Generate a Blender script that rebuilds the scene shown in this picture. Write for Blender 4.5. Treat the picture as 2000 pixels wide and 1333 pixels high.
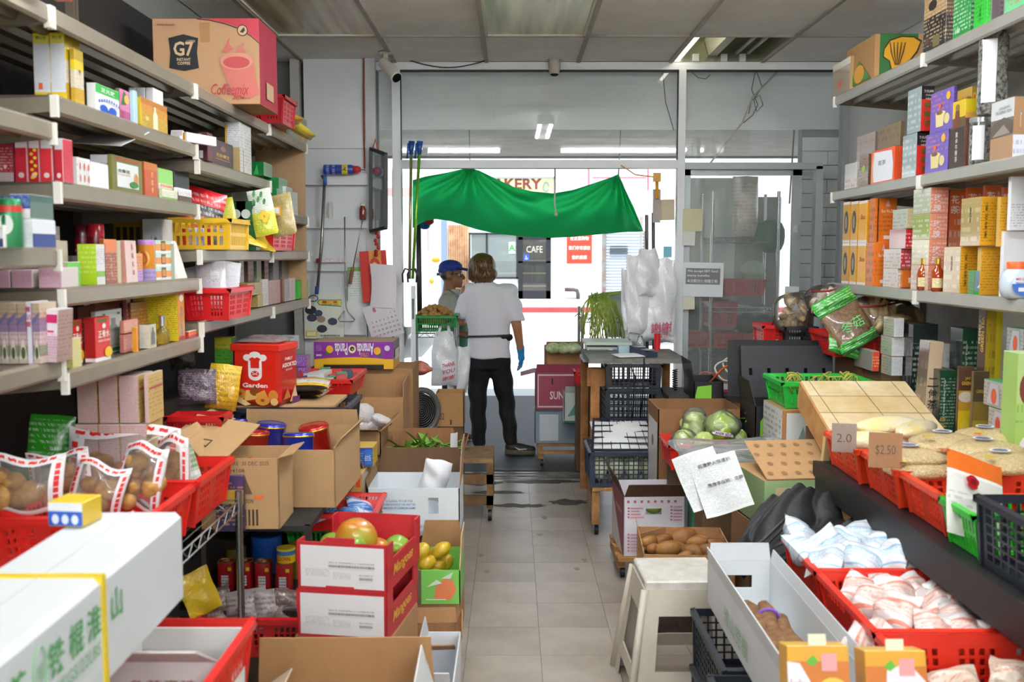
import bpy,bmesh,math,random
from mathutils import Vector,Matrix,Euler
from math import sin,cos,tan,atan,radians,pi,hypot
for _o in list(bpy.data.objects): bpy.data.objects.remove(_o,do_unlink=True)
SC=bpy.context.scene
COL=SC.collection
RND=random.Random(7)
F,CX,CY,PITCH,HC=1944.0,1000.0,666.5,radians(4.95),1.62
SP,CP=sin(PITCH),cos(PITCH)
_cd=bpy.data.cameras.new('camera');CAM=bpy.data.objects.new('camera',_cd);COL.objects.link(CAM)
CAM.location=(0,0,HC);CAM.rotation_euler=(pi/2 -PITCH,0,0)
_cd.sensor_width=36.0;_cd.lens=36.0*F/2000.0;_cd.clip_start=0.05;_cd.clip_end=300
_cd.dof.use_dof=True;_cd.dof.focus_distance=6.2;_cd.dof.aperture_fstop=4.0
SC.camera=CAM
SC.view_settings.view_transform='Standard';SC.view_settings.look='None'
SC.view_settings.gamma=1.0;SC.view_settings.use_curve_mapping=False
SC.view_settings.exposure=0.08
W=bpy.data.worlds.new('sky');SC.world=W;W.use_nodes=True
_bg=W.node_tree.nodes['Background'];_bg.inputs[0].default_value=(0.72,0.86,1.0,1);_bg.inputs[1].default_value=1.7
_sd=bpy.data.lights.new('sun','SUN');SUN=bpy.data.objects.new('sun',_sd);COL.objects.link(SUN)
_sd.energy=6.8;_sd.angle=radians(0.6);_sd.color=(1.0,0.96,0.9)
SUN.location=(0,-10,30);SUN.rotation_euler=(radians(18),0,radians(8))
TUBE_POWER,AISLE_FILL,REAR_FILL,DOOR_TUBE=56.0,92.0,(18.0,200.0),10.0
def ray(u,v):
    a,b=(u-CX)/F,-(v-CY)/F
    return Vector((a,CP +b*SP,-SP +b*CP))
def P(u,v,x=None,y=None,z=None):
    d=ray(u,v)
    t=x/d.x if x is not None else (y/d.y if y is not None else (z-HC)/d.z)
    return Vector((d.x*t,d.y*t,HC +d.z*t))
def y_of(u,X,z):
    return (X*F/(u-CX) +(z-HC)*SP)/CP
def x_of(u,Y,z): return (u-CX)/F*(Y*CP -(z-HC)*SP)
def z_of(v,Y):
    t=-(v-CY)/F
    return HC +Y*(t*CP -SP)/(CP +t*SP)
def lin(h):
    h=h.lstrip('#')
    c=[int(h[i:i+2],16)/255 for i in (0,2,4)]
    return tuple(x/12.92 if x <= .04045 else ((x+.055)/1.055)**2.4 for x in c) +(1,)
_mc={}
def _nm(): return None
def M(h,r=.5,metal=0,coat=0,var=0,vs=6,bump=0,bs=60,trans=0,alpha=1,emit=0,sub=0,h2=None,ior=1.45,wave=None):
    """plain procedural material: base colour with optional mottling (var / h2), bump noise, wave corrugation"""
    key=(h,r,metal,coat,var,vs,bump,bs,trans,alpha,emit,sub,h2,ior,wave)
    if key in _mc: return _mc[key]
    m=bpy.data.materials.new('surface_'+h);m.use_nodes=True
    nt=m.node_tree;b=nt.nodes['Principled BSDF']
    b.inputs['Base Color'].default_value=lin(h);b.inputs['Roughness'].default_value=r
    b.inputs['Metallic'].default_value=metal;b.inputs['Coat Weight'].default_value=coat
    b.inputs['Coat Roughness'].default_value=.08;b.inputs['IOR'].default_value=ior
    b.inputs['Transmission Weight'].default_value=trans;b.inputs['Alpha'].default_value=alpha
    if sub:
        b.inputs['Subsurface Weight'].default_value=sub;b.inputs['Subsurface Radius'].default_value=(.02,.012,.008)
    if emit:
        b.inputs['Emission Color'].default_value=lin(h);b.inputs['Emission Strength'].default_value=emit
    if var or bump or h2 or wave:
        tc=nt.nodes.new('ShaderNodeTexCoord')
    if var or h2:
        n=nt.nodes.new('ShaderNodeTexNoise');n.inputs['Scale'].default_value=vs;n.inputs['Detail'].default_value=5
        n.inputs['Roughness'].default_value=.65
        nt.links.new(tc.outputs['Object'],n.inputs['Vector'])
        mx=nt.nodes.new('ShaderNodeMix');mx.data_type='RGBA'
        mr=nt.nodes.new('ShaderNodeMapRange');mr.inputs[1].default_value=.35;mr.inputs[2].default_value=.68
        nt.links.new(n.outputs[0],mr.inputs[0]);nt.links.new(mr.outputs[0],mx.inputs[0])
        c=lin(h);c2=lin(h2) if h2 else tuple(x*(1-var) for x in c[:3])+(1,)
        mx.inputs[6].default_value=c;mx.inputs[7].default_value=c2
        nt.links.new(mx.outputs[2],b.inputs['Base Color'])
    if bump:
        n=nt.nodes.new('ShaderNodeTexNoise');n.inputs['Scale'].default_value=bs;n.inputs['Detail'].default_value=3
        nt.links.new(tc.outputs['Object'],n.inputs['Vector'])
        bp=nt.nodes.new('ShaderNodeBump');bp.inputs['Strength'].default_value=bump;bp.inputs['Distance'].default_value=.01
        nt.links.new(n.outputs[0],bp.inputs['Height']);nt.links.new(bp.outputs[0],b.inputs['Normal'])
    if wave:
        w=nt.nodes.new('ShaderNodeTexWave');w.bands_direction=wave[0];w.inputs['Scale'].default_value=wave[1]
        nt.links.new(tc.outputs['Object'],w.inputs['Vector'])
        bp=nt.nodes.new('ShaderNodeBump');bp.inputs['Strength'].default_value=.25;bp.inputs['Distance'].default_value=.004
        nt.links.new(w.outputs[1],bp.inputs['Height']);nt.links.new(bp.outputs[0],b.inputs['Normal'])
    _mc[key]=m
    return m
def _print_group():
    g=bpy.data.node_groups.new('print_lines','ShaderNodeTree')
    I=g.interface
    for n,t in (('Vector','NodeSocketVector'),('Rows','NodeSocketFloat'),('Cols','NodeSocketFloat'),('Lo','NodeSocketFloat'),('Hi','NodeSocketFloat')):
        I.new_socket(n,in_out='INPUT',socket_type=t)
    I.new_socket('Mask',in_out='OUTPUT',socket_type='NodeSocketFloat')
    N,L=g.nodes,g.links
    gi,go=N.new('NodeGroupInput'),N.new('NodeGroupOutput')
    sp=N.new('ShaderNodeSeparateXYZ');L.new(gi.outputs[0],sp.inputs[0])
    def m(op,a,b=None):
        n=N.new('ShaderNodeMath');n.operation=op
        for i,q in enumerate((a,b)):
            if q is None: continue
            if isinstance(q,(int,float)): n.inputs[i].default_value=q
            else: L.new(q,n.inputs[i])
        return n.outputs[0]
    zr=m('MULTIPLY',sp.outputs[2],gi.outputs[1])
    line=m('GREATER_THAN',m('FRACT',zr),.52)
    xx=m('MULTIPLY',m('ADD',sp.outputs[0],sp.outputs[1]),gi.outputs[2])
    cb=N.new('ShaderNodeCombineXYZ');L.new(xx,cb.inputs[0]);L.new(m('MULTIPLY',m('FLOOR',zr),7.31),cb.inputs[1])
    nz=N.new('ShaderNodeTexNoise');nz.inputs['Scale'].default_value=1.0;nz.inputs['Detail'].default_value=1
    L.new(cb.outputs[0],nz.inputs['Vector'])
    w=m('GREATER_THAN',nz.outputs[0],.49)
    rng=m('MULTIPLY',m('GREATER_THAN',sp.outputs[2],gi.outputs[3]),m('LESS_THAN',sp.outputs[2],gi.outputs[4]))
    L.new(m('MULTIPLY',m('MULTIPLY',line,w),rng),go.inputs[0])
    return g
_PG=_print_group()
_pkc={}
def PK(bands,ink=None,rows=14,cols=30,lo=.1,hi=.9,r=.38,coat=.15,amt=.5):
    """packaging print: flat colour bands from bottom to top ([(upper limit, hex), ...]) with rows of small print"""
    if isinstance(bands,str): bands=[(1,bands)]
    key=(tuple(bands),ink,rows,cols,lo,hi,r,coat,amt)
    if key in _pkc: return _pkc[key]
    m=bpy.data.materials.new('print_'+bands[0][1].strip('#'));m.use_nodes=True
    nt=m.node_tree;N,L=nt.nodes,nt.links;b=N['Principled BSDF']
    b.inputs['Roughness'].default_value=r;b.inputs['Coat Weight'].default_value=coat;b.inputs['Coat Roughness'].default_value=.1
    tc=N.new('ShaderNodeTexCoord');sp=N.new('ShaderNodeSeparateXYZ');L.new(tc.outputs['Generated'],sp.inputs[0])
    cr=N.new('ShaderNodeValToRGB');cr.color_ramp.interpolation='CONSTANT';L.new(sp.outputs[2],cr.inputs[0])
    e=cr.color_ramp.elements
    e[0].position=0;e[0].color=lin(bands[0][1]);e[1].position=1.0;e[1].color=lin(bands[-1][1])
    for (z0,_),(_,c) in zip(bands[:-1],bands[1:]):
        q=e.new(z0);q.color=lin(c)
    out=cr.outputs[0]
    if ink:
        g=N.new('ShaderNodeGroup');g.node_tree=_PG;L.new(tc.outputs['Generated'],g.inputs[0])
        for i,v in enumerate((rows*1.7,cols*1.5,lo,hi)): g.inputs[i+1].default_value=v
        mu=N.new('ShaderNodeMath');mu.operation='MULTIPLY';mu.inputs[1].default_value=amt;L.new(g.outputs[0],mu.inputs[0])
        mx=N.new('ShaderNodeMix');mx.data_type='RGBA';L.new(mu.outputs[0],mx.inputs[0]);L.new(out,mx.inputs[6])
        mx.inputs[7].default_value=lin(ink);out=mx.outputs[2]
    L.new(out,b.inputs['Base Color'])
    _pkc[key]=m
    return m
def GLASS(h='#eef6f4',amount=.12,r=.02):
    """window pane / clear film: mostly see-through, with a fresnel reflection"""
    key=('glass',h,amount,r)
    if key in _mc: return _mc[key]
    m=bpy.data.materials.new('clear_'+h.strip('#'));m.use_nodes=True
    nt=m.node_tree;N,L=nt.nodes,nt.links;b=N['Principled BSDF']
    b.inputs['Base Color'].default_value=lin(h);b.inputs['Roughness'].default_value=.5
    tr=N.new('ShaderNodeBsdfTransparent');gl=N.new('ShaderNodeBsdfGlossy');gl.inputs['Roughness'].default_value=r
    fr=N.new('ShaderNodeFresnel');fr.inputs[0].default_value=1.5
    m1=N.new('ShaderNodeMixShader');m1.inputs[0].default_value=amount
    L.new(tr.outputs[0],m1.inputs[1]);L.new(b.outputs[0],m1.inputs[2])
    m2=N.new('ShaderNodeMixShader');L.new(fr.outputs[0],m2.inputs[0]);L.new(m1.outputs[0],m2.inputs[1]);L.new(gl.outputs[0],m2.inputs[2])
    L.new(m2.outputs[0],N['Material Output'].inputs[0])
    _mc[key]=m
    return m
CARD=lambda h='#b98d60': M(h,.85,var=.12,vs=5,wave=('X',60))
WOOD=lambda h='#a9774a',h2='#7c4f2b': M(h,.7,h2=h2,vs=9,bump=.2,bs=40)
PLAS=lambda h: M(h,.34,var=.1,vs=8,coat=.1)
class MB:
    def __init__(s): s.v,s.f,s.m,s.mi=[],[],[],0
    def add(s,vs,fs,mi=None):
        k=len(s.v);s.v += [tuple(q) for q in vs];s.f += [tuple(i+k for i in f) for f in fs]
        s.m += [s.mi if mi is None else mi]*len(fs);return s
    def box(s,x0,x1,y0,y1,z0,z1,mi=None,mx=None):
        vs=[Vector((x,y,z)) for z in (z0,z1) for y in (y0,y1) for x in (x0,x1)]
        if mx: vs=[mx @ q for q in vs]
        return s.add(vs,[(0,2,3,1),(4,5,7,6),(0,1,5,4),(2,6,7,3),(0,4,6,2),(1,3,7,5)],mi)
    def bar(s,a,b,w,h=None,up=(0,0,1),mi=None):
        a,b=Vector(a),Vector(b);d=(b-a).normalized();h=h or w
        up=Vector(up)
        if abs(d.dot(up)) > .95: up=Vector((1,0,0))
        sx=d.cross(up).normalized()*w/2;sz=d.cross(sx).normalized()*h/2
        vs=[p+i*sx+j*sz for p in (a,b) for i,j in ((-1,-1),(1,-1),(1,1),(-1,1))]
        return s.add(vs,[(3,2,1,0),(4,5,6,7)]+[(i,(i+1) % 4,(i+1) % 4+4,i+4) for i in range(4)],mi)
    def tube(s,pts,r,n=6,mi=None,cap=True,close=False):
        pts=[Vector(p) for p in pts];rr=r if isinstance(r,(list,tuple)) else [r]*len(pts)
        k=len(pts);vs=[];prev=None
        for i,p in enumerate(pts):
            d=(pts[(i+1) % k if close else min(i+1,k-1)]-pts[(i-1) % k if close else max(i-1,0)])
            d=d.normalized() if d.length > 1e-9 else Vector((0,0,1))
            if prev is None:
                up=Vector((0,0,1)) if abs(d.z) < .9 else Vector((1,0,0));a=d.cross(up).normalized()
            else:
                a=(prev -d*prev.dot(d));a=a.normalized() if a.length > 1e-6 else prev
            prev=a;b=d.cross(a)
            vs += [p+(a*cos(t)+b*sin(t))*rr[i] for t in (2*pi*j/n for j in range(n))]
        fs=[]
        for i in range(k if close else k-1):
            for j in range(n):
                i2=(i+1) % k;j2=(j+1) % n
                fs.append((i*n+j,i*n+j2,i2*n+j2,i2*n+j))
        if cap and not close:
            fs += [tuple(range(n-1,-1,-1)),tuple((k-1)*n+j for j in range(n))]
        return s.add(vs,fs,mi)
    def lathe(s,prof,n=16,o=(0,0,0),mi=None,mx=None,sx=1,sy=1):
        o=Vector(o);vs=[];fs=[]
        for r,z in prof:
            for j in range(n):
                q=Vector((r*cos(2*pi*j/n)*sx,r*sin(2*pi*j/n)*sy,z));vs.append((mx @ q if mx else q)+o)
        for i in range(len(prof)-1):
            for j in range(n):
                j2=(j+1) % n;fs.append((i*n+j,i*n+j2,(i+1)*n+j2,(i+1)*n+j))
        fs.append(tuple(range(n-1,-1,-1)));k=len(prof)-1;fs.append(tuple(k*n+j for j in range(n)))
        return s.add(vs,fs,mi)
    def ball(s,c,r,n=10,m=7,mi=None,noise=0,seed=0,mx=None):
        rx,ry,rz=r if isinstance(r,(tuple,list)) else (r,r,r);c=Vector(c);g=random.Random(seed)
        ph=[g.uniform(0,6) for _ in range(6)]
        vs=[];
        def pt(a,b):
            q=Vector((cos(a)*sin(b),sin(a)*sin(b),cos(b)))
            if noise: q *= 1+noise*(sin(3*q.x+ph[0])*cos(2.3*q.y+ph[1])+sin(4*q.z+ph[2])*.7+.5*sin(5.3*q.y+4*q.x+ph[3]))
            q=Vector((q.x*rx,q.y*ry,q.z*rz))
            return c+(mx @ q if mx else q)
        vs.append(pt(0,0))
        for i in range(1,m):
            for j in range(n): vs.append(pt(2*pi*j/n,pi*i/m))
        vs.append(pt(0,pi));fs=[]
        for j in range(n): fs.append((0,1+j,1+(j+1) % n))
        for i in range(m-2):
            for j in range(n):
                a=1+i*n+j;b=1+i*n+(j+1) % n;fs.append((a,a+n,b+n,b))
        l=len(vs)-1;q=1+(m-2)*n
        for j in range(n): fs.append((l,q+(j+1) % n,q+j))
        return s.add(vs,fs,mi)
    def poly(s,pts,mi=None): return s.add(pts,[tuple(range(len(pts)))],mi)
    def prism(s,pts,dvec,mi=None):
        pts=[Vector(p) for p in pts];d=Vector(dvec);n=len(pts)
        return s.add(pts+[p+d for p in pts],[tuple(range(n-1,-1,-1)),tuple(range(n,2*n))]+[(i,(i+1) % n,(i+1) % n+n,i+n) for i in range(n)],mi)
    def panel(s,c00,c10,c11,c01,th,xs,zs,solid,mi=None):
        """thin wall with real holes: corners, thickness vector, cell borders xs / zs in 0..1, solid(i, j)"""
        c00,c10,c11,c01,th=map(Vector,(c00,c10,c11,c01,th))
        q=lambda a,b: c00*(1-a)*(1-b)+c10*a*(1-b)+c11*a*b+c01*(1-a)*b
        nx,nz=len(xs)-1,len(zs)-1;idx={};vs=[];fs=[]
        def vid(i,j,k):
            if (i,j,k) not in idx:
                idx[i,j,k]=len(vs);vs.append(q(xs[i],zs[j])+th*k)
            return idx[i,j,k]
        S=lambda i,j: 0 <= i < nx and 0 <= j < nz and solid(i,j)
        for i in range(nx):
            for j in range(nz):
                if not S(i,j): continue
                fs.append((vid(i,j,0),vid(i+1,j,0),vid(i+1,j+1,0),vid(i,j+1,0)))
                fs.append((vid(i,j,1),vid(i,j+1,1),vid(i+1,j+1,1),vid(i+1,j,1)))
                for di,dj,a,b in ((-1,0,(i,j+1),(i,j)),(1,0,(i+1,j),(i+1,j+1)),(0,-1,(i,j),(i+1,j)),(0,1,(i+1,j+1),(i,j+1))):
                    if not S(i+di,j+dj):
                        fs.append((vid(*a,0),vid(*a,1),vid(*b,1),vid(*b,0)))
        return s.add(vs,fs,mi)
    def grid(s,fn,nu,nv,mi=None,thick=0):
        vs=[fn(i/nu,j/nv) for j in range(nv+1) for i in range(nu+1)]
        fs=[(j*(nu+1)+i,j*(nu+1)+i+1,(j+1)*(nu+1)+i+1,(j+1)*(nu+1)+i) for j in range(nv) for i in range(nu)]
        return s.add(vs,fs,mi)
    def mesh(s,name,mats,smooth=False):
        me=bpy.data.meshes.new(name);me.from_pydata([tuple(q) for q in s.v],[],s.f)
        for m in (mats if isinstance(mats,(list,tuple)) else [mats]): me.materials.append(m)
        if any(s.m): me.polygons.foreach_set('material_index',s.m)
        if smooth is True: me.polygons.foreach_set('use_smooth',[True]*len(me.polygons))
        elif smooth: 
            me.polygons.foreach_set('use_smooth',[True]*len(me.polygons));me.set_sharp_from_angle(angle=radians(smooth))
        me.update()
        return me
def link(me,name,parent=None,loc=(0,0,0),rot=(0,0,0)):
    o=bpy.data.objects.new(name,me);COL.objects.link(o);o.location=loc;o.rotation_euler=rot
    if parent is not None: o.parent=parent
    return o
def tag(o,label,cat,group=None):
    o['label']=label;o['category']=cat
    if group: o['group']=group
    return o
def thing(name,label,cat,loc=(0,0,0),rot=(0,0,0),group=None):
    return tag(link(None,name,None,loc,rot),label,cat,group)
def part(name,mb,mats,parent,smooth=False,label=None):
    o=link(mb.mesh(name,mats,smooth),name,parent)
    if label: o['label']=label
    return o
def solo(name,mb,mats,label,cat,loc=(0,0,0),rot=(0,0,0),group=None,smooth=False):
    return tag(link(mb.mesh(name,mats,smooth),name,None,loc,rot),label,cat,group)
def struct(name,mb,mats,parent=None,smooth=False):
    o=link(mb.mesh(name,mats,smooth),name,parent)
    if parent is None: o['kind']='structure'
    return o
def copy_tree(o,parent=None):
    c=o.copy();COL.objects.link(c);c.parent=parent
    for ch in list(o.children): copy_tree(ch,c)
    return c
def dup(o,label,loc,rot=None,scale=None):
    c=copy_tree(o);c['label']=label;c.location=loc
    if rot is not None: c.rotation_euler=rot
    if scale is not None: c.scale=(scale,)*3 if isinstance(scale,(int,float)) else scale
    return c
_tc={}
def glyphs(s,bold=0.0,shear=0.0,res=2):
    k=(s,bold,shear,res)
    if k not in _tc:
        cu=bpy.data.curves.new('glyph','FONT');cu.body=s;cu.size=1;cu.resolution_u=res
        cu.offset=bold;cu.shear=shear;cu.align_x='LEFT'
        o=bpy.data.objects.new('glyph',cu)
        me=bpy.data.meshes.new_from_object(o)
        v=[Vector(q.co) for q in me.vertices];f=[tuple(p.vertices) for p in me.polygons]
        bpy.data.objects.remove(o);bpy.data.curves.remove(cu);bpy.data.meshes.remove(me)
        if v:
            x0=min(q.x for q in v);x1=max(q.x for q in v);y0=min(q.y for q in v);y1=max(q.y for q in v)
            v=[(q.x-(x0+x1)/2,q.y-(y0+y1)/2) for q in v]
            _tc[k]=(v,f,x1-x0,y1-y0)
        else: _tc[k]=([],[],1,1)
    return _tc[k]
def lettering(s,c,ux,uy,h,mat,parent,w=None,bold=.012,shear=0,name='lettering',rot=0,lift=.0008):
    """flat printed text centred at c in the plane (ux, uy); h cap height, w forces total width"""
    v,f,W0,H0=glyphs(s,bold,shear)
    if not v: return None
    c,ux,uy=Vector(c),Vector(ux).normalized(),Vector(uy).normalized();n=ux.cross(uy)*lift
    sy=h/H0;sx=w/W0 if w else sy;cr,sr=cos(rot),sin(rot)
    mb=MB()
    mb.add([c+n+ux*(x*sx*cr-y*sy*sr)+uy*(x*sx*sr+y*sy*cr) for x,y in v],f)
    return part(name,mb,mat,parent)
def _face(face,w,d,h):
    """origin, u axis, v axis, size of a face of a local box x in +-w/2, y in 0..d, z in 0..h"""
    if face == 'f': return Vector((-w/2,0,0)),Vector((1,0,0)),Vector((0,0,1)),w,h
    if face == 'r': return Vector((w/2,0,0)),Vector((0,1,0)),Vector((0,0,1)),d,h
    if face == 'l': return Vector((-w/2,d,0)),Vector((0,-1,0)),Vector((0,0,1)),d,h
    if face == 't': return Vector((-w/2,0,h)),Vector((1,0,0)),Vector((0,1,0)),w,d
def deco(root,w,d,h,items):
    for ii,it in enumerate(items):
        k,face=it[0],it[1]
        o,ux,uy,W_,H_=_face(face,w,d,h);n=ux.cross(uy)*(1+.45*ii)
        if k == 'r':
            _,_,a,b,c,e,col=it[:7];mb=MB()
            mb.poly([o+ux*W_*s+uy*H_*t+n*.0005 for s,t in ((a,b),(c,b),(c,e),(a,e))])
            part('printed_panel',mb,col if not isinstance(col,str) else M(col,.4),root)
        elif k == 'e':
            _,_,a,b,ra,rb,col=it[:7];mb=MB();N_=18
            mb.poly([o+ux*W_*(a+ra*cos(2*pi*i/N_))+uy*H_*(b+rb*sin(2*pi*i/N_))+n*.0009 for i in range(N_)])
            part('printed_disc',mb,M(col,.4) if isinstance(col,str) else col,root)
        elif k == 'p':
            _,_,pts,col=it[:4];mb=MB()
            mb.poly([o+ux*W_*s+uy*H_*t+n*.0009 for s,t in pts]);part('printed_shape',mb,M(col,.4) if isinstance(col,str) else col,root)
        elif k == 't':
            txt,a,b,hh,col=it[2:7];ww=it[7] if len(it) > 7 else None
            bo=it[8] if len(it) > 8 else .012;sh=it[9] if len(it) > 9 else 0;ro=it[10] if len(it) > 10 else 0
            lettering(txt,o+ux*W_*a+uy*H_*b,ux,uy,hh*(W_ if abs(ro) > 1 else H_),M(col,.4),root,ww*(H_ if ro in (pi/2,-pi/2) else W_) if ww else None,bo,sh,rot=ro,lift=.0009+.0004*ii)
        elif k == 'v':
            txt,a,b,step,hh,col=it[2:8]
            for i,ch in enumerate(txt):
                lettering(ch,o+ux*W_*a+uy*H_*(b-i*step),ux,uy,hh*H_,M(col,.4),root,None,.012,lift=.0009+.0004*ii)
def boxmesh(w,d,h,bev=.0015):
    b=min(bev,w/8,d/8,h/8);x,X,y,Y,z,Z=-w/2,w/2,0,d,0,h
    vs,fs=[],[]
    def q(*p): vs.append(p);return len(vs)-1
    c={}
    for sx in (0,1):
        for sy in (0,1):
            for sz in (0,1):
                px,py,pz=(x,X)[sx],(y,Y)[sy],(z,Z)[sz];ix,iy,iz=(b,-b)[sx],(b,-b)[sy],(b,-b)[sz]
                c[sx,sy,sz]=(q(px,py+iy,pz+iz),q(px+ix,py,pz+iz),q(px+ix,py+iy,pz))
    m=[]
    def face(ids,mi): fs.append(tuple(ids));m.append(mi)
    face([c[0,0,0][0],c[0,0,1][0],c[0,1,1][0],c[0,1,0][0]],1);face([c[1,0,0][0],c[1,1,0][0],c[1,1,1][0],c[1,0,1][0]],1)
    face([c[0,0,0][1],c[1,0,0][1],c[1,0,1][1],c[0,0,1][1]],0);face([c[0,1,0][1],c[0,1,1][1],c[1,1,1][1],c[1,1,0][1]],0)
    face([c[0,0,0][2],c[0,1,0][2],c[1,1,0][2],c[1,0,0][2]],2);face([c[0,0,1][2],c[1,0,1][2],c[1,1,1][2],c[0,1,1][2]],2)
    for sy in (0,1):
        for sz in (0,1):
            a,e=c[0,sy,sz],c[1,sy,sz];f=[a[1],e[1],e[2],a[2]]
            face(f if (sy == 0) == (sz == 1) else f[::-1],2)
    for sx in (0,1):
        for sz in (0,1):
            a,e=c[sx,0,sz],c[sx,1,sz];f=[a[0],e[0],e[2],a[2]]
            face(f if (sx == 1) == (sz == 1) else f[::-1],2)
    for sx in (0,1):
        for sy in (0,1):
            a,e=c[sx,sy,0],c[sx,sy,1];f=[a[0],e[0],e[1],a[1]]
            face(f if (sx == 0) == (sy == 0) else f[::-1],1)
    for k,t in c.items(): face(t if (sum(k) % 2) else t[::-1],2)
    mb=MB();mb.v,mb.f,mb.m=vs,fs,m
    return mb
def pbox(name,label,cat,loc,w,d,h,mats,items=(),rot=0,group=None,bev=.0015,tilt=0,lean=0):
    """closed package: origin at the middle of its near bottom edge; mats = (camera side, aisle side, top)"""
    if not isinstance(mats,(list,tuple)): mats=[mats]*3
    mats=[PK(q) if isinstance(q,str) else q for q in mats]
    if len(mats) == 1: mats=mats*3
    if len(mats) == 2: mats=[mats[0],mats[1],mats[1]]
    o=link(boxmesh(w,d,h,bev).mesh(name,mats),name,None,loc,(tilt,lean,rot))
    tag(o,label,cat,group);deco(o,w,d,h,items)
    return o
def blob(prims,voxel=.012,smooth=6):
    """union of tapered capsules and ellipsoids grown together into one continuous skin; returns a mesh"""
    mb=MB()
    for p in prims:
        if p[0] == 'c':
            a,ra,b,rb=Vector(p[1]),p[2],Vector(p[3]),p[4];sc=p[5] if len(p) > 5 else None
            n=max(2,int((a-b).length/(min(ra,rb)*.5)));d=b-a
            pts=[a+d*i/n for i in range(n+1)];rr=[ra+(rb-ra)*i/n for i in range(n+1)]
            mb.tube(pts,rr,14);mb.ball(a,ra*.999,14,10);mb.ball(b,rb*.999,14,10)
        elif p[0] == 'l':
            n=24;R=p[1];vs=[(cx+rx*cos(2*pi*j/n),cy+ry*sin(2*pi*j/n),z) for cx,cy,z,rx,ry in R for j in range(n)]
            mb.add(vs,[(i*n+j,i*n+(j+1) % n,(i+1)*n+(j+1) % n,(i+1)*n+j) for i in range(len(R)-1) for j in range(n)]+[tuple(range(n-1,-1,-1)),tuple((len(R)-1)*n+j for j in range(n))])
        else:
            mb.ball(p[1],p[2],18,12,mx=(Euler(p[3]).to_matrix() if len(p) > 3 else None))
    me=mb.mesh('blob_tmp',[])
    o=bpy.data.objects.new('blob_tmp',me);COL.objects.link(o)
    r=o.modifiers.new('r','REMESH');r.mode='VOXEL';r.voxel_size=voxel;r.use_smooth_shade=True
    if smooth:
        q=o.modifiers.new('s','SMOOTH');q.iterations=smooth;q.factor=.5
    dg=bpy.context.evaluated_depsgraph_get()
    out=bpy.data.meshes.new_from_object(o.evaluated_get(dg))
    bpy.data.objects.remove(o);bpy.data.meshes.remove(me)
    return out
def blobpart(name,prims,mat,parent,voxel=.012,smooth=6,fn=None,label=None):
    me=blob(prims,voxel,smooth);me.name=name
    if fn:
        for v in me.vertices: v.co=fn(Vector(v.co))
    me.materials.clear()
    for m in (mat if isinstance(mat,(list,tuple)) else [mat]): me.materials.append(m)
    o=link(me,name,parent)
    if label: o['label']=label
    return o
# ================================================================== KIT: baskets, cartons, bags
def _iv(holes):
    xs=[0.0]
    for a,b in holes: xs += [a,b]
    return xs+[1.0]
def _slots(a,b,n,fill=.55):
    p=(b-a)/n;return [(a+p*i+p*(1-fill)/2,a+p*i+p*(1+fill)/2) for i in range(n)]
BST={
 'slots': (_slots(.08,.30,4)+_slots(.39,.61,4)+_slots(.70,.92,4),_slots(.12,.42,4)+_slots(.58,.88,4),_slots(.12,.80,4,.72)),
 'top': (_slots(.06,.30,6)+_slots(.37,.63,7)+_slots(.70,.94,6),_slots(.1,.45,6)+_slots(.55,.9,6),_slots(.62,.86,1,.8)),
 'grid': (_slots(.05,.95,13,.78),_slots(.06,.94,10,.78),_slots(.10,.90,6,.8)),
 'rows2': (_slots(.06,.94,13,.6),_slots(.08,.92,8,.6),_slots(.08,.92,2,.72)),
 'wide': (_slots(.05,.95,16,.62),_slots(.06,.94,9,.62),_slots(.06,.94,2,.8)),
}
_bk={}
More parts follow.
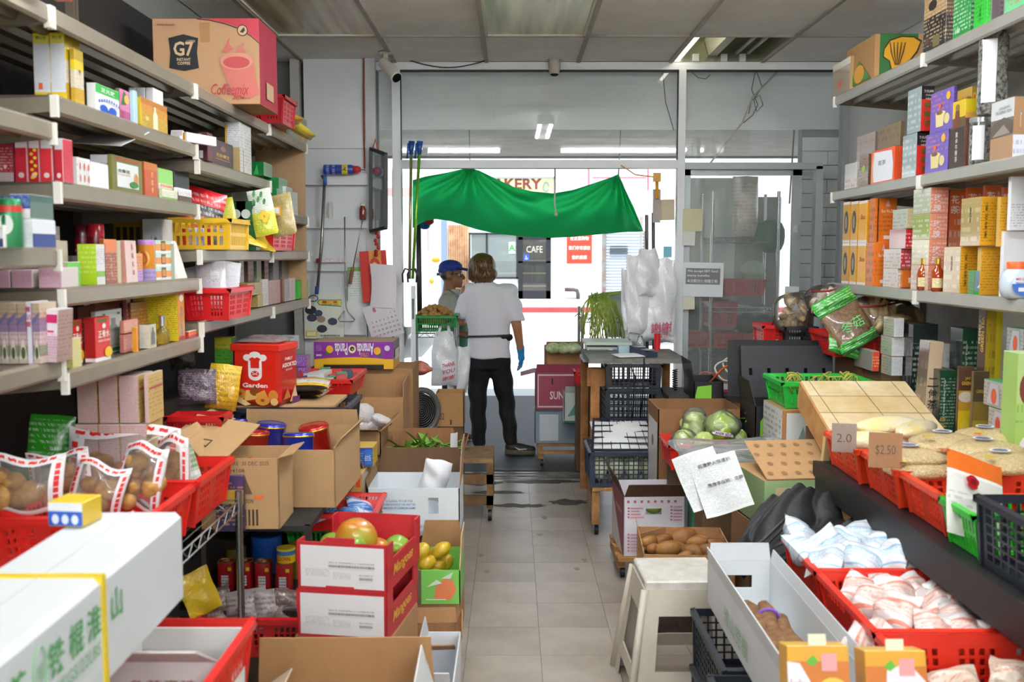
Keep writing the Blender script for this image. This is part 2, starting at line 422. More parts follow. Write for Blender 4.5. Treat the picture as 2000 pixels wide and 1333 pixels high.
def basket(name,label,loc,w,d,h,col,style='slots',rot=0,taper=.9,group=None,tilt=0,rim=.018,th=.004,cat='basket',lean=0):
    mat=PLAS(col) if isinstance(col,str) else col
    key=(round(w,3),round(d,3),round(h,3),mat.name,style,taper,rim)
    if key not in _bk:
        L_,S_,R_=BST[style];out=[]
        wb,db=w*taper/2,d*taper/2;wt,dt=w/2,d/2
        B=[Vector((-wb,-db,0)),Vector((wb,-db,0)),Vector((wb,db,0)),Vector((-wb,db,0))]
        T=[Vector((-wt,-dt,h)),Vector((wt,-dt,h)),Vector((wt,dt,h)),Vector((-wt,dt,h))]
        for k in range(4):
            a,b=k,(k+1) % 4;long_=((w >= d) == (k % 2 == 0));cs=L_ if long_ else S_
            xs,zs=_iv(cs),_iv(R_);c=(B[a]+B[b])/2;n=Vector((-c.x,-c.y,0)).normalized()
            mb=MB();mb.panel(B[a],B[b],T[b],T[a],n*th,xs,zs,lambda i,j: not (i % 2 and j % 2))
            out.append(('wall',mb.mesh('wall',mat)))
        mb=MB()
        for k in range(4):
            a,b=T[k],T[(k+1) % 4];c=(a+b)/2;n=Vector((c.x,c.y,0)).normalized();e=(b-a).normalized()
            o_=n*.012;q=[a-e*.012,b+e*.012]
            mb.prism([q[0]+o_*0-n*.004+Vector((0,0,-.003)),q[0]+o_+Vector((0,0,-rim)),q[0]+o_+Vector((0,0,.0)),q[0]-n*.004+Vector((0,0,.004))],q[1]-q[0])
        out.append(('rim',mb.mesh('rim',mat)))
        mb=MB();mb.panel(B[0],B[1],B[2],B[3],(0,0,.004),_iv(_slots(.08,.92,7,.4)),_iv(_slots(.08,.92,6,.4)),lambda i,j: not (i % 2 and j % 2));out.append(('base',mb.mesh('base',mat)))
        for k in range(4):
            mb=MB();mb.bar(B[k]*1.0,T[k]*1.0,.012);out.append(('corner_post',mb.mesh('corner_post',mat)))
        _bk[key]=out
    loc=Vector(loc);t=thing(name,label,cat,loc+Matrix.Rotation(rot,3,'Z') @ Vector((0,d/2,0)),(tilt,lean,rot),group)
    for nm,me in _bk[key]: link(me,nm,t)
    return t
def carton(name,label,loc,w,d,h,mat,rot=0,flaps=(),holes=(),items=(),group=None,cat='carton',th=.005,bottom=True,tilt=0,lean=0,inner=None,cut=None):
    """open cardboard box; origin middle of near bottom edge. flaps: (side, length, degrees from upright outwards[, inset]).
       holes: (side, a, b, lo, hi) hand holes; cut: {side: lower wall height}"""
    mats=[mat,inner or mat];mb=MB();cut=cut or {}
    C=[Vector((-w/2,0,0)),Vector((w/2,0,0)),Vector((w/2,d,0)),Vector((-w/2,d,0))];N='frbl'
    for k,sname in enumerate(N):
        a,b=C[k],C[(k+1) % 4];hh=cut.get(sname,h);Z=Vector((0,0,hh));hl=[q for q in holes if q[0] == sname]
        inn=Vector((0,0,1)).cross(b-a).normalized()*th
        if hl:
            _,s0,s1,t0,t1=hl[0];mb.panel(a,b,b+Z,a+Z,inn,[0,s0,s1,1],[0,t0,t1,1],lambda i,j: not (i == 1 and j == 1))
        else: mb.panel(a,b,b+Z,a+Z,inn,[0,1],[0,1],lambda i,j: True)
    if bottom: mb.box(-w/2+.002,w/2-.002,.002,d-.002,.001,.006)
    o=link(mb.mesh(name,mats),name,None,loc,(tilt,lean,rot));tag(o,label,cat,group)
    for fl in flaps:
        k=N.index(fl[0]);a,b=C[k].copy(),C[(k+1) % 4].copy();hh=cut.get(fl[0],h);e=(b-a).normalized();ins=fl[3] if len(fl) > 3 else .006
        out=(b-a).cross(Vector((0,0,1))).normalized();an=radians(fl[2]);dv=(out*sin(an)+Vector((0,0,1))*cos(an))
        a += e*.003+Vector((0,0,hh));b += -e*.003+Vector((0,0,hh));n=dv.cross(e)*.004
        q=MB();q.prism([a,b,b+dv*fl[1]-e*ins,a+dv*fl[1]+e*ins],n);part('flap',q,fl[4] if len(fl) > 4 else mat,o)
    deco(o,w,d,h,items)
    return o
def pillow(mb,w,h,t,seed=0,nu=14,nv=18,wr=.12,top=.0,flat=.0,mi=None,base_t=None,pinch=0):
    """closed pouch standing in the xz plane: width w, height h, thickness t; crumpled"""
    g=random.Random(seed);ph=[g.uniform(0,6.28) for _ in range(10)]
    def f(a,b,s):
        e=(max(0,sin(pi*a))**.45)*(max(0,sin(pi*b))**(.5))
        if base_t is not None: e=(max(0,sin(pi*a))**.45)*(1-b)**.6 if b > .25 else (max(0,sin(pi*a))**.45)*(.75**.6)*(b/.25)**.3
        k=1+wr*(sin(7*a+ph[0]+3*b)*cos(6*b+ph[1])+.7*sin(13*b+5*a+ph[2]))
        x=(a-.5)*w*(1-pinch*max(0,b-.6)*(1)) +wr*.05*w*sin(9*b+ph[3]);z=b*h+wr*.04*h*sin(8*a+ph[4])
        y=s*t/2*e*k +wr*.25*t*sin(6*a+ph[5])*sin(5*b+ph[6])
        return Vector((x,y,z))
    n0=len(mb.v)
    vs=[f(i/nu,j/nv,-1) for j in range(nv+1) for i in range(nu+1)] +[f(i/nu,j/nv,1) for j in range(nv+1) for i in range(nu+1)]
    K=(nu+1)*(nv+1);fs=[]
    for j in range(nv):
        for i in range(nu):
            a=j*(nu+1)+i;fs.append((a,a+1,a+nu+2,a+nu+1));fs.append((K+a,K+a+nu+1,K+a+nu+2,K+a+1))
    return mb.add(vs,fs,mi)
def bagmat(cols,r=.28,horizontal=True,ink=None,coat=.3,bump=.35,rows=12,lo=.1,hi=.9):
    """printed film: bands along generated z plus wrinkled gloss"""
    m=PK(cols,ink,rows,22,lo,hi,r,coat).copy();nt=m.node_tree
    n=nt.nodes.new('ShaderNodeTexNoise');n.inputs['Scale'].default_value=28;n.inputs['Detail'].default_value=3;n.inputs['Distortion'].default_value=1.2
    tc=nt.nodes.new('ShaderNodeTexCoord');nt.links.new(tc.outputs['Object'],n.inputs['Vector'])
    bp=nt.nodes.new('ShaderNodeBump');bp.inputs['Strength'].default_value=bump;bp.inputs['Distance'].default_value=.012
    nt.links.new(n.outputs[0],bp.inputs['Height']);nt.links.new(bp.outputs[0],nt.nodes['Principled BSDF'].inputs['Normal'])
    return m
def bag(name,label,loc,w,h,t,mat,rot=(0,0,0),seed=0,wr=.12,group=None,cat='bag',base_t=None,pinch=0,nu=14,nv=16):
    mb=MB();pillow(mb,w,h,t,seed,nu,nv,wr,base_t=base_t,pinch=pinch)
    return solo(name,mb,mat,label,cat,loc,rot,group,smooth=True)
def lump(name,label,c,r,mat,seed=0,noise=.06,rot=(0,0,0),cat='vegetable',group=None,n=12,m=8):
    mb=MB();mb.ball((0,0,0),r,n,m,noise=noise,seed=seed)
    return solo(name,mb,mat,label,cat,c,rot,group,smooth=True)
ORD=('first','second','third','fourth','fifth','sixth','seventh','eighth','ninth','tenth','eleventh','twelfth')
# ================================================================== THE SETTING
YW,ZC,XL,XR,YB=7.2,2.98,-1.80,2.40,-4.0
WHITE=M('#dfe2df',.55,var=.06,vs=2.5);ALU=M('#eef2f3',.4,var=.05,vs=10)
DARK=M('#15161a',.5);GREY=M('#8f9496',.6)
mb=MB();mb.box(XL,XR,YB,YW-.1,-.1,-.0035)
FLOOR=struct('floor',mb,M('#2c2a28',.8))
tile_m=[M(h,.33,h2=h2,vs=v,bump=.05,bs=25) for h,h2,v in (('#a39b90','#8f867b',3.0),('#9f978c','#8b8277',2.2),('#a69e93','#938a7e',3.6),('#a1998e','#887f75',2.6))]
TS=.305
_tile=MB();_tile.box(-TS/2+.0008,TS/2-.0008,-TS/2+.0008,TS/2-.0008,-.0035,0)
_tmesh=[_tile.mesh('tile',m) for m in tile_m]
x0=.117 -TS*7 +TS/2;y0=6.05 -TS*12 +TS/2
for i in range(13):
    for j in range(16):
        t=link(_tmesh[RND.randrange(4)],'tile',FLOOR,(x0+i*TS,y0+j*TS,RND.uniform(-.0004,0)),(0,0,RND.choice((0,pi))))
mb=MB();mb.box(XL,XR,YB,y0-TS/2,-.0035,0);mb.box(XL,x0-TS/2,y0-TS/2,YW-.1,-.0035,0);mb.box(x0+12.5*TS,XR,y0-TS/2,YW-.1,-.0035,0)
mb.box(x0-TS/2,x0+12.5*TS,y0+15.5*TS,YW-.1,-.0035,0)
part('tile_remainder',mb,tile_m[0],FLOOR)
wear=M('#2e2b27',.55,h2='#4a443b',vs=12)
for (u,v,ru,rv,s) in ((1012,988,62,4.5,1),(1110,981,45,6,2),(975,962,55,4,3),(945,944,40,5,5),(1060,941,90,4,6),(1000,917,70,3,7),(1100,924,60,3,8)):
    c=P(u,v,z=.0008);g=random.Random(s);k=c.y/F;n=26;mb=MB()
    kv=k*c.y/HC
    mb.poly([(c.x+ru*k*cos(2*pi*i/n)*g.uniform(.7,1.1),c.y+rv*kv*sin(2*pi*i/n)*g.uniform(.5,1.2),.0008) for i in range(n)])
    part('floor_stain',mb,wear,FLOOR)
for (u,v) in ((1063,1012),(1053,1045),(1128,1112),(950,1117),(940,1085),(1142,1094)):
    c=P(u,v,z=.001);mb=MB();g=random.Random(u);mb.poly([(c.x+g.uniform(.01,.03)*cos(i*.9),c.y+g.uniform(.015,.05)*sin(i*.9),.001) for i in range(7)])
    part('floor_scuff',mb,M('#8b8175',.6),FLOOR)
mb=MB();mb.box(-1.0,1.3,YW-.1,YW+.12,-.05,.004);mb.box(-1.0,1.3,YW-.03,YW+.0,.004,.012);mb.box(-1.0,1.3,YW+.05,YW+.08,.004,.012)
struct('trim_1',mb,M('#7d7a74',.35,metal=.7,var=.5,vs=14))
mb=MB();mb.box(XL-.1,XL,YB,YW+.1,0,4.6);struct('wall_left',mb,M('#8d8f8c',.8,var=.08,vs=2))
mb=MB();mb.box(XR,XR+.1,YB,YW+.1,0,4.6);struct('wall_right',mb,M('#c9cdcb',.6,var=.06,vs=2))
mb=MB();mb.box(XL-.1,XR+.1,YB-.1,YB,0,4.6);struct('wall_rear',mb,M('#c8c6c0',.8))
mb=MB();mb.box(XL-.1,x_of(575,YW,1.5),YW,YW+.12,0,4.6)
mb.box(x_of(735,YW,2.9)-.02,XR+.1,YW+.0,YW+.12,ZC,4.6);mb.box(x_of(575,YW,2.9),x_of(735,YW,2.9),YW+.02,YW+.12,0,4.6)
struct('wall_back',mb,M('#6f716f',.8))
mb=MB();mb.box(XL-.1,XR+.1,YB-.1,YW,ZC+.2,ZC+.3);CEIL=struct('ceiling',mb,M('#3a3a38',.8))
cols=[XL] +[-.83+.65*k for k in range(-1,5)] +[XR];rows=[YW] +[6.35-1.22*k for k in range(0,9)] +[YB]
tm=[M(h,.9,var=.1,vs=4,bump=.5,bs=90) for h in ('#f6f3ee','#f2eee8','#f8f5f0')]
LITX=(1,3);OPEN=(5,0)
for i in range(len(cols)-1):
    for j in range(len(rows)-1):
        if (j == 1 and i in LITX) or (i,j) == OPEN: continue
        a,b,c,d=cols[i],cols[i+1],rows[j+1],rows[j];w,l=b-a-.02,d-c-.02
        mb=MB();mb.box(-w/2,w/2,-l/2,l/2,0,.015)
        o=link(mb.mesh('ceiling_tile',tm[(i*3+j) % 3]),'ceiling_tile',CEIL,((a+b)/2,(c+d)/2,ZC+.002+RND.uniform(0,.004)),(RND.uniform(-.004,.004),RND.uniform(-.005,.005),0))
gm=M('#a8a294',.5,var=.25,vs=7)
for x in cols[1:-1]:
    mb=MB();mb.box(-.013,.013,YB,YW,0,.03);o=link(mb.mesh('grid_bar',gm),'grid_bar',CEIL,(x,0,ZC-.008))
for y in rows[1:-1]:
    mb=MB();mb.box(XL,XR,-.011,.011,0,.03);link(mb.mesh('grid_bar',gm),'grid_bar',CEIL,(0,y,ZC-.006))
def diffuser_mat():
    m=bpy.data.materials.new('aged_diffuser_painted_glow');m.use_nodes=True;N,L=m.node_tree.nodes,m.node_tree.links;b=N['Principled BSDF']
    b.inputs['Roughness'].default_value=.25
    tc=N.new('ShaderNodeTexCoord');mp=N.new('ShaderNodeMapping');mp.inputs['Scale'].default_value=(5.5,.5,1);L.new(tc.outputs['Generated'],mp.inputs[0])
    n=N.new('ShaderNodeTexNoise');n.inputs['Scale'].default_value=1;n.inputs['Detail'].default_value=2;L.new(mp.outputs[0],n.inputs[0])
    cr=N.new('ShaderNodeValToRGB');L.new(n.outputs[0],cr.inputs[0])
    cr.color_ramp.elements[0].position=.38;cr.color_ramp.elements[0].color=lin('#a08a5c');cr.color_ramp.elements[1].position=.60;cr.color_ramp.elements[1].color=lin('#e6d8ae')  # yellowed base; the pale streaks paint in the glow of tubes behind it
    L.new(cr.outputs[0],b.inputs['Base Color'])
    b.inputs['Transmission Weight'].default_value=.1
    return m
_dm=diffuser_mat()
for i,lab in ((1,'yellowed troffer light panel above the left shelves'),(3,'yellowed troffer light panel over the middle of the doorway')):
    a,b=cols[i],cols[i+1];c,d=rows[2],rows[1]
    t=thing('troffer_light',lab,'ceiling light',((a+b)/2,(c+d)/2,ZC),group=None)
    w,l=b-a-.03,d-c-.03
    mb=MB();mb.grid(lambda s,q: ((s-.5)*w,(q-.5)*l,.006+.004*sin(pi*s)*sin(pi*q)),8,8);mb.box(-w/2,w/2,-l/2,l/2,.03,.035);part('diffuser',mb,_dm,t,True)
    mb=MB()
    for (x0_,x1_,y0_,y1_) in ((-w/2-.005,-w/2+.015,-l/2,l/2),(w/2-.015,w/2+.005,-l/2,l/2),(-w/2,w/2,-l/2-.005,-l/2+.012),(-w/2,w/2,l/2-.012,l/2+.005)): mb.box(x0_,x1_,y0_,y1_,-.004,.03)
    part('frame',mb,M('#d8d4c8',.4),t)
    mb=MB();mb.box(-w/2,w/2,-l/2,l/2,.12,.13);part('housing',mb,M('#e8e8e4',.4),t)
a,b,c,d=cols[5],cols[6],rows[1],rows[0]
t=thing('open_light_fixture','open fluorescent fixture without its cover above the right glass door','ceiling light',((a+b)/2,(c+d)/2,ZC))
w,l=b-a-.03,d-c-.03;met=M('#a9ab97',.25,metal=.8,var=.2,vs=5)
mb=MB();mb.box(-w/2,w/2,-l/2,l/2,.15,.16);mb.box(-w/2,-w/2+.01,-l/2,l/2,0,.15);mb.box(w/2-.01,w/2,-l/2,l/2,0,.15);mb.box(-w/2,w/2,l/2-.01,l/2,0,.15);mb.box(-w/2,w/2,-l/2,-l/2+.01,0,.15);part('housing',mb,met,t)
mb=MB();mb.prism([(-.09,-l/2+.02,.15),(.03,-l/2+.02,.15),(.0,-l/2+.02,.04),(-.06,-l/2+.02,.04)],(0,l-.04,0));part('ballast_cover',mb,M('#b9bba2',.4,metal=.4),t)
for x in (.14,.22):
    mb=MB();mb.tube([(x,-l/2+.03,.06),(x,l/2-.03,.06)],.014,10);part('tube',mb,M('#b8bab8',.2),t,True)
mb=MB();mb.tube([(-.26,-l/2+.03,.03),(-.26,l/2-.03,.03)],.013,10);part('tube',mb,M('#fff6ea',.2,emit=DOOR_TUBE),t,True)
for x in (-.15,.05,.18): 
    mb=MB();mb.box(x-.02,x+.02,l/2-.04,l/2-.01,.0,.05);part('socket',mb,M('#d6d8d4',.5),t)
def strip_light(x0,x1,y,z,lab,L0,rz=0):
    """bare two-tube batten hung on chains; the tubes themselves give the light"""
    t=thing('strip_light',lab,'ceiling light',((x0+x1)/2,y,z),(0,0,rz),group='lit strip lights');L_=x1-x0
    mb=MB();mb.prism([(-L_/2,-.05,.075),(-L_/2,.05,.075),(-L_/2,.035,.03),(-L_/2,-.035,.03)],(L_,0,0));part('housing',mb,M('#eeeeea',.4),t)
    for s in (-1,1):
        mb=MB();mb.tube([(-L_/2+.03,s*.055,.012),(L_/2-.03,s*.055,.012)],.019,8);part('tube',mb,M('#f8fbff',.5,emit=L0),t,True)
        mb=MB();mb.tube([(s*(L_/2-.1),0,.075),(s*(L_/2-.1),0,ZC-z)],.004,5);part('chain',mb,M('#9a9a96',.4,metal=.8),t)
        mb=MB();mb.box(s*L_/2-.012,s*L_/2+.012,-.08,.08,-.01,.075);part('end_cap',mb,M('#eeeeea',.4),t)
strip_light(-1.57,-.12,2.4,2.85,'lit fluorescent batten hung over the left shelves, out of view overhead',TUBE_POWER)
strip_light(.56,2.3,2.4,2.85,'lit fluorescent batten hung over the right shelves, out of view overhead',TUBE_POWER)
strip_light(-.3,.95,4.2,2.87,'added fluorescent fill batten along the middle of the aisle, out of view overhead',AISLE_FILL,pi/2)  # unseen batten, added to brighten the door end of the shop
for y_,nm,pw_ in ((-.6,'just behind the camera',REAR_FILL[0]),(-2.8,'at the rear of the shop',REAR_FILL[1])):  # unseen strips added behind the camera as frontal fill light
    strip_light(-1.32,-.10,y_,2.72,'added fluorescent fill strip, out of view, left one '+nm,pw_)
    strip_light(.47,2.03,y_,2.72,'added fluorescent fill strip, out of view, right one '+nm,pw_)
def pxbox(mb,u0,u1,v0,v1,Y,d,mi=None):
    """bar whose front face at depth Y covers the pixel rectangle"""
    zt,zb=z_of(v0,Y),z_of(v1,Y);zm=(zt+zb)/2
    mb.box(x_of(u0,Y,zm),x_of(u1,Y,zm),Y,Y+d,zb,zt,mi)
def barx(x0,x1,z0,z1,y0=YW-.02,y1=YW+.06):
    mb=MB();mb.box(x0,x1,y0,y1,z0,z1);return mb
zT0,zT1=z_of(137,YW),ZC;zR0,zR1=z_of(329,YW),z_of(313,YW)
xJ0,xJ1=x_of(768,YW,2),x_of(784,YW,2);xM0,xM1=x_of(1322,YW,2),x_of(1336,YW,2);xE=x_of(1640,YW,2)
win=link(None,'window_1');win['kind']='structure'
def frame(name,x0,x1,z0,z1,y0=YW-.02,y1=YW+.06,m=None):
    part(name,barx(x0,x1,z0,z1,y0,y1),m or ALU,win)
frame('head_rail',x_of(735,YW,2.9),xE+.12,zT0,zT1)
frame('mullion',xJ0,xJ1,0,zT0);frame('mullion',xM0,xM1,0,zT0)
frame('transom_rail',xJ1,xM0,zR0,zR1)
frame('transom_rail',xM1,x_of(1605,YW,2.2),z_of(331,YW),z_of(318,YW),m=M('#b9c2c3',.45,var=.1))
frame('jamb',xE,xE+.06,0,zT0,m=M('#a9afb0',.5,var=.15))
frame('jamb',x_of(1590,YW,1.8),x_of(1604,YW,1.8),0,z_of(325,YW),m=M('#b3bcbd',.5,var=.1))
frame('sill',xM1,xE,0,.22,m=M('#8c9293',.5,var=.2))
frame('gasket',xJ1,xM0,zT0-.012,zT0,YW-.01,YW+.02,DARK);frame('gasket',xM1,xE,zT0-.012,zT0,YW-.01,YW+.02,DARK)
frame('gasket',xJ1,xJ1+.006,zR1,zT0,YW-.01,YW+.02,DARK);frame('gasket',xM0-.006,xM0,zR1,zT0,YW-.01,YW+.02,DARK)
pane=GLASS('#e9f2ef',.10,.02)
for (a,b,z0,z1) in ((xJ1,xM0,zR1,zT0),(xM1,xE,z_of(318,YW),zT0),(x_of(737,YW,2),xJ0,0,zT0)):
    part('pane',barx(a,b,z0,z1,YW+.016,YW+.022),pane,win)
d1=link(None,'door_1');d1['kind']='structure'
xa,xb=x_of(796,YW+.08,1),x_of(811,YW+.08,1)
part('stile',barx(xa-.10,xb-.085,0,zR0,YW+.07,YW+.11),ALU,d1);part('stile',barx(xb-.03,xb,0,z_of(560,YW),YW+.10,YW+.13),ALU,d1)
part('latch',barx(xb-.022,xb-.008,z_of(625,YW),z_of(585,YW),YW+.09,YW+.1),M('#5d646b',.4),d1)
d2=link(None,'door_2');d2['kind']='structure'
sx0,sx1=xM1,x_of(1565,YW,1.6);fm=M('#b4bdbf',.4,metal=.3,var=.12)
for nm,a,b,z0,z1 in (('stile',sx1-.065,sx1,.03,z_of(331,YW)),('stile',sx0,sx0+.05,.03,z_of(331,YW)),('rail',sx0,sx1,z_of(342,YW),z_of(331,YW)),('rail',sx0,sx1,.03,.2)):
    part(nm,barx(a,b,z0,z1,YW+.03,YW+.06),fm,d2)
part('pane',barx(sx0+.05,sx1-.065,.2,z_of(342,YW),YW+.043,YW+.049),GLASS('#dfe9e4',.12,.05),d2)
part('pull_plate',barx(sx1-.05,sx1-.02,z_of(455,YW),z_of(440,YW),YW+.02,YW+.03),M('#e4e8e8',.3,metal=.6),d2)
mb=MB();zb=z_of(253,YW+.2);mb.box(x_of(737,YW+.2,2.8),XR,YW+.19,YW+.22,zb,ZC+.1);struct('trim_2',mb,M('#e9eeec',.6,var=.06,vs=3,bump=.05,bs=20))
mb=MB();mb.box(-3,4,YW+.2,11.1,2.70,2.76);mb.box(-3,4,11.06,11.12,2.68,2.78);struct('trim_3',mb,M('#8b8b88',.7,h2='#6d6c6a',vs=5))
mb=MB();mb.box(-3,4,11.12,11.14,2.68,2.76);struct('trim_4',mb,M('#b9bdb9',.7))
mb=MB();mb.box(-9,XL-.1,YW,YW+.3,0,4.6);mb.box(XR+.1,10,YW,YW+.3,0,4.6);mb.box(-9,10,YB-.1,YW+.3,4.55,4.75);struct('wall_street',mb,M('#c4c2ba',.8))
mb=MB();mb.box(x_of(1560,YW+.3,1.5),XR+.1,YW+.30,YW+.40,0,zb+.05);bw=struct('wall_block',mb,M('#8d9290',.8))
bm=[M(h,.6,var=.1,vs=6,bump=.15,bs=30) for h in ('#eef2f1','#e8eeed','#f2f5f4')]
xl=x_of(1560,YW+.3,1.5);hz=.104
for j in range(24):
    z0=.1+j*hz
    if z0+hz > zb+.05: break
    xs=[xl];x=xl+(.19 if j % 2 else .38)
    while x < XR: xs.append(x);x += .38
    xs.append(XR+.1)
    for a,b in zip(xs[:-1],xs[1:]):
        q=MB();q.box(a+.003,b-.003,YW+.285,YW+.31,z0+.003,z0+hz-.003);part('brick',q,bm[RND.randrange(3)],bw)
mb=MB();mb.tube([(x_of(1545,YW+.26,2.5),YW+.26,2.0),(x_of(1551,YW+.26,2.5),YW+.26,2.55)],.006,6)
solo('rust_rod',mb,M('#7a4a35',.7),'thin rusty rod behind the glass above the sliding door','rod')
CY0=7.08
cab=thing('wall_cabinet','tall white panelled cabinet left of the shop door','cabinet',(x_of(655,CY0,1.5),CY0,0))
def cabp(name,u0,u1,v0,v1,dy=0,d=.03,m=None):
    zt,zb_=z_of(v0,CY0),z_of(v1,CY0);zm=(zt+zb_)/2;mb=MB()
    mb.box(x_of(u0,CY0,zm)-cab.location.x,x_of(u1,CY0,zm)-cab.location.x,dy,dy+d,zb_,zt);return part(name,mb,m or WHITE,cab)
cw=M('#dfe3e4',.45,var=.05,vs=3)
for v0,v1 in ((104,268),(290,340),(362,426),(446,508),(530,600),(600,900)): cabp('panel',592,718,v0,v1,.02,.02,cw)
for v0,v1,dy in ((268,290,.0),(340,362,-.035),(426,446,-.025),(508,530,-.02)): cabp('ledge',588,720,v0,v1,dy,.06,cw)
cabp('post',574,592,100,960,-.01,.06,M('#b9b7ae',.5,var=.15));cabp('post',718,737,100,960,-.01,.06,M('#cfd4d4',.5,var=.08))
mb=MB();x=x_of(714,CY0,2)-cab.location.x;mb.tube([(x,-.012,z_of(104,CY0)),(x-.004,-.012,z_of(200,CY0)),(x-.002,-.012,z_of(330,CY0))],.006,6);part('conduit',mb,M('#8d3b2e',.6),cab)
# ================================================================== THE STREET
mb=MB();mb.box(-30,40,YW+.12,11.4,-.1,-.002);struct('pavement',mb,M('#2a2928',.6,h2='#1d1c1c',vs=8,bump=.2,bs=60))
mb=MB();mb.box(-30,40,11.4,28,-.14,-.002);struct('street',mb,M('#cfcdc7',.8,var=.08,vs=1.2))
mb=MB();mb.box(-30,40,28,28.5,-.1,.13);struct('trim_5',mb,M('#b34a50',.7,var=.2,vs=2))
mb=MB();mb.box(-30,40,28.5,34,-.1,.12);struct('pavement_far',mb,M('#bfbfbd',.8,var=.1))
YF=34.0
def fx(u,z=2): return x_of(u,YF,z)
def fz(v): return z_of(v,YF)
mb=MB()
mb.box(-30,fx(915),YF,YF+.4,.1,8);mb.box(fx(1262),40,YF,YF+.4,.1,8);mb.box(fx(1076),fx(1180),YF,YF+.4,.1,8)
mb.box(fx(915),fx(1076),YF,YF+.4,fz(455),8);mb.box(fx(1180),fx(1262),YF,YF+.4,fz(452),8);mb.box(fx(915),fx(1012),YF,YF+.4,.1,fz(545))
facade=struct('wall_opposite',mb,M('#e6e8ea',.8,var=.07,vs=.6))
mb=MB();mb.box(fx(915),fx(1076),YF+2.5,YF+2.6,0,3);struct('wall_bakery_inside',mb,M('#4d4a45',.8))
t=thing('bakery_sign','pale yellow bakery sign with maroon letters on the building opposite','sign',((fx(870)+fx(1084))/2,YF-.12,fz(405)))
w,h=fx(1084)-fx(870),fz(346)-fz(405)
mb=MB();mb.box(-w/2,w/2,0,.12,0,h);part('sign_face',mb,M('#e6dca4',.5),t)
for a in ((-w/2,-w/2+.06,0,h),(w/2-.06,w/2,0,h),(-w/2,w/2,h-.06,h),(-w/2,w/2,0,.06)):
    mb=MB();mb.box(a[0],a[1],-.03,.0,a[2],a[3]);part('sign_frame',mb,M('#9aa0a2',.5),t)
cxs=fx(1003)-t.location.x
lettering('BAKERY',(cxs,-.01,h*.77),(1,0,0),(0,0,1),h*.36,M('#7c3a34',.6),t,w=fx(1060)-fx(950),bold=.03)
lettering('& DELI',(fx(1052)-t.location.x,-.01,h*.25),(1,0,0),(0,0,1),h*.3,M('#7fa6b8',.6),t,w=.95,bold=.03)
mb=MB();mb.tube([(fx(1066)-t.location.x+.1*cos(q*.8),-.02,h*.68+.16*sin(q*.8)) for q in range(8)],.03,5);part('emblem',mb,M('#7fa6a0',.6),t)
t=thing('bakery_door','dark framed glass door of the bakery opposite','door',((fx(1012)+fx(1076))/2,YF-.05,.12));w,h=fx(1076)-fx(1012),fz(463)-.12;dk=M('#2b2c30',.4)
for nm,a in (('stile',(-w/2,-w/2+.16,0,h)),('stile',(w/2-.16,w/2,0,h)),('rail',(-w/2,w/2,h-.1,h)),('rail',(-w/2,w/2,0,.28)),('rail',(-w/2,w/2,h*.58,h*.61))):
    mb=MB();mb.box(a[0],a[1],0,.08,a[2],a[3]);part(nm,mb,dk,t)
mb=MB();mb.box(-w/2+.16,w/2-.16,.03,.05,.28,h-.1);part('pane',mb,GLASS('#5a5a55',.25),t)
lettering('CAFE',(0,.02,h*.8),(1,0,0),(0,0,1),.22,M('#cfc8bb',.6),t,w=.55,bold=0)
mb=MB();mb.box(-w/2+.18,-w/2+.38,.015,.025,h*.62,h*.72);a_=part('access_sign',mb,M('#2f55b5',.5),t)
mb=MB();mb.tube([(-w/2+.28+.045*cos(q),.01,h*.66+.045*sin(q)) for q in (pi,4,4.8,5.6,6.4)],.008,5);mb.tube([(-w/2+.27,.01,h*.70),(-w/2+.27,.01,h*.665),(-w/2+.31,.01,h*.66)],.008,5);part('access_symbol',mb,M('#f2f4fa',.5),t)
t=thing('bakery_window','dark framed shop window of the bakery opposite','window',((fx(915)+fx(1012))/2,YF-.05,fz(545)));w,h=fx(1012)-fx(915),fz(455)-fz(545)
for a in ((-w/2,-w/2+.06,0,h),(w/2-.06,w/2,0,h),(-.25,-.19,0,h),(-w/2,w/2,h-.06,h),(-w/2,w/2,0,.06)):
    mb=MB();mb.box(a[0],a[1],0,.08,a[2],a[3]);part('window_bar',mb,dk,t)
for a,b in ((-w/2+.06,-.25),(-.19,w/2-.06)):
    mb=MB();mb.box(a,b,.03,.05,.06,h-.06);part('pane',mb,GLASS('#b9c6c2',.3),t)
mb=MB();mb.box(-.15,w/2-.1,.07,.075,h*.4,h-.1);part('blind',mb,M('#c6d0d4',.7),t)
mb=MB();mb.box(w/2-.32,w/2-.1,.012,.02,h*.55,h*.8);part('grade_card',mb,M('#dff0dd',.5),t)
lettering('A',(w/2-.21,.008,h*.675),(1,0,0),(0,0,1),.22,M('#2c9a4a',.5),t,bold=.03)
for k in range(3):
    mb=MB();mb.box(fx(918),fx(1074),YF+1.2,YF+1.6,.5+k*.45,.54+k*.45);mb.box(fx(918),fx(922),YF+1.3,YF+1.5,.0 if k == 0 else .09+k*.45,.5+k*.45);mb.box(fx(1070),fx(1074),YF+1.3,YF+1.5,.0 if k == 0 else .09+k*.45,.5+k*.45)
    solo('bakery_shelf',mb,M('#c9b48a',.6),'pale bakery display shelf behind the glass door opposite, %s of three' % ('lowest','middle','topmost')[k],'shelf')
w,h=fx(1156)-fx(1107),fz(455)-fz(515);c=Vector(((fx(1107)+fx(1156))/2,YF-.04,fz(515)))
mb=MB();mb.box(-w/2,w/2,0,.03,0,h);t=solo('red_notice',mb,M('#e0452f',.5),'red notice with white Chinese lettering on the wall opposite','sign',c)
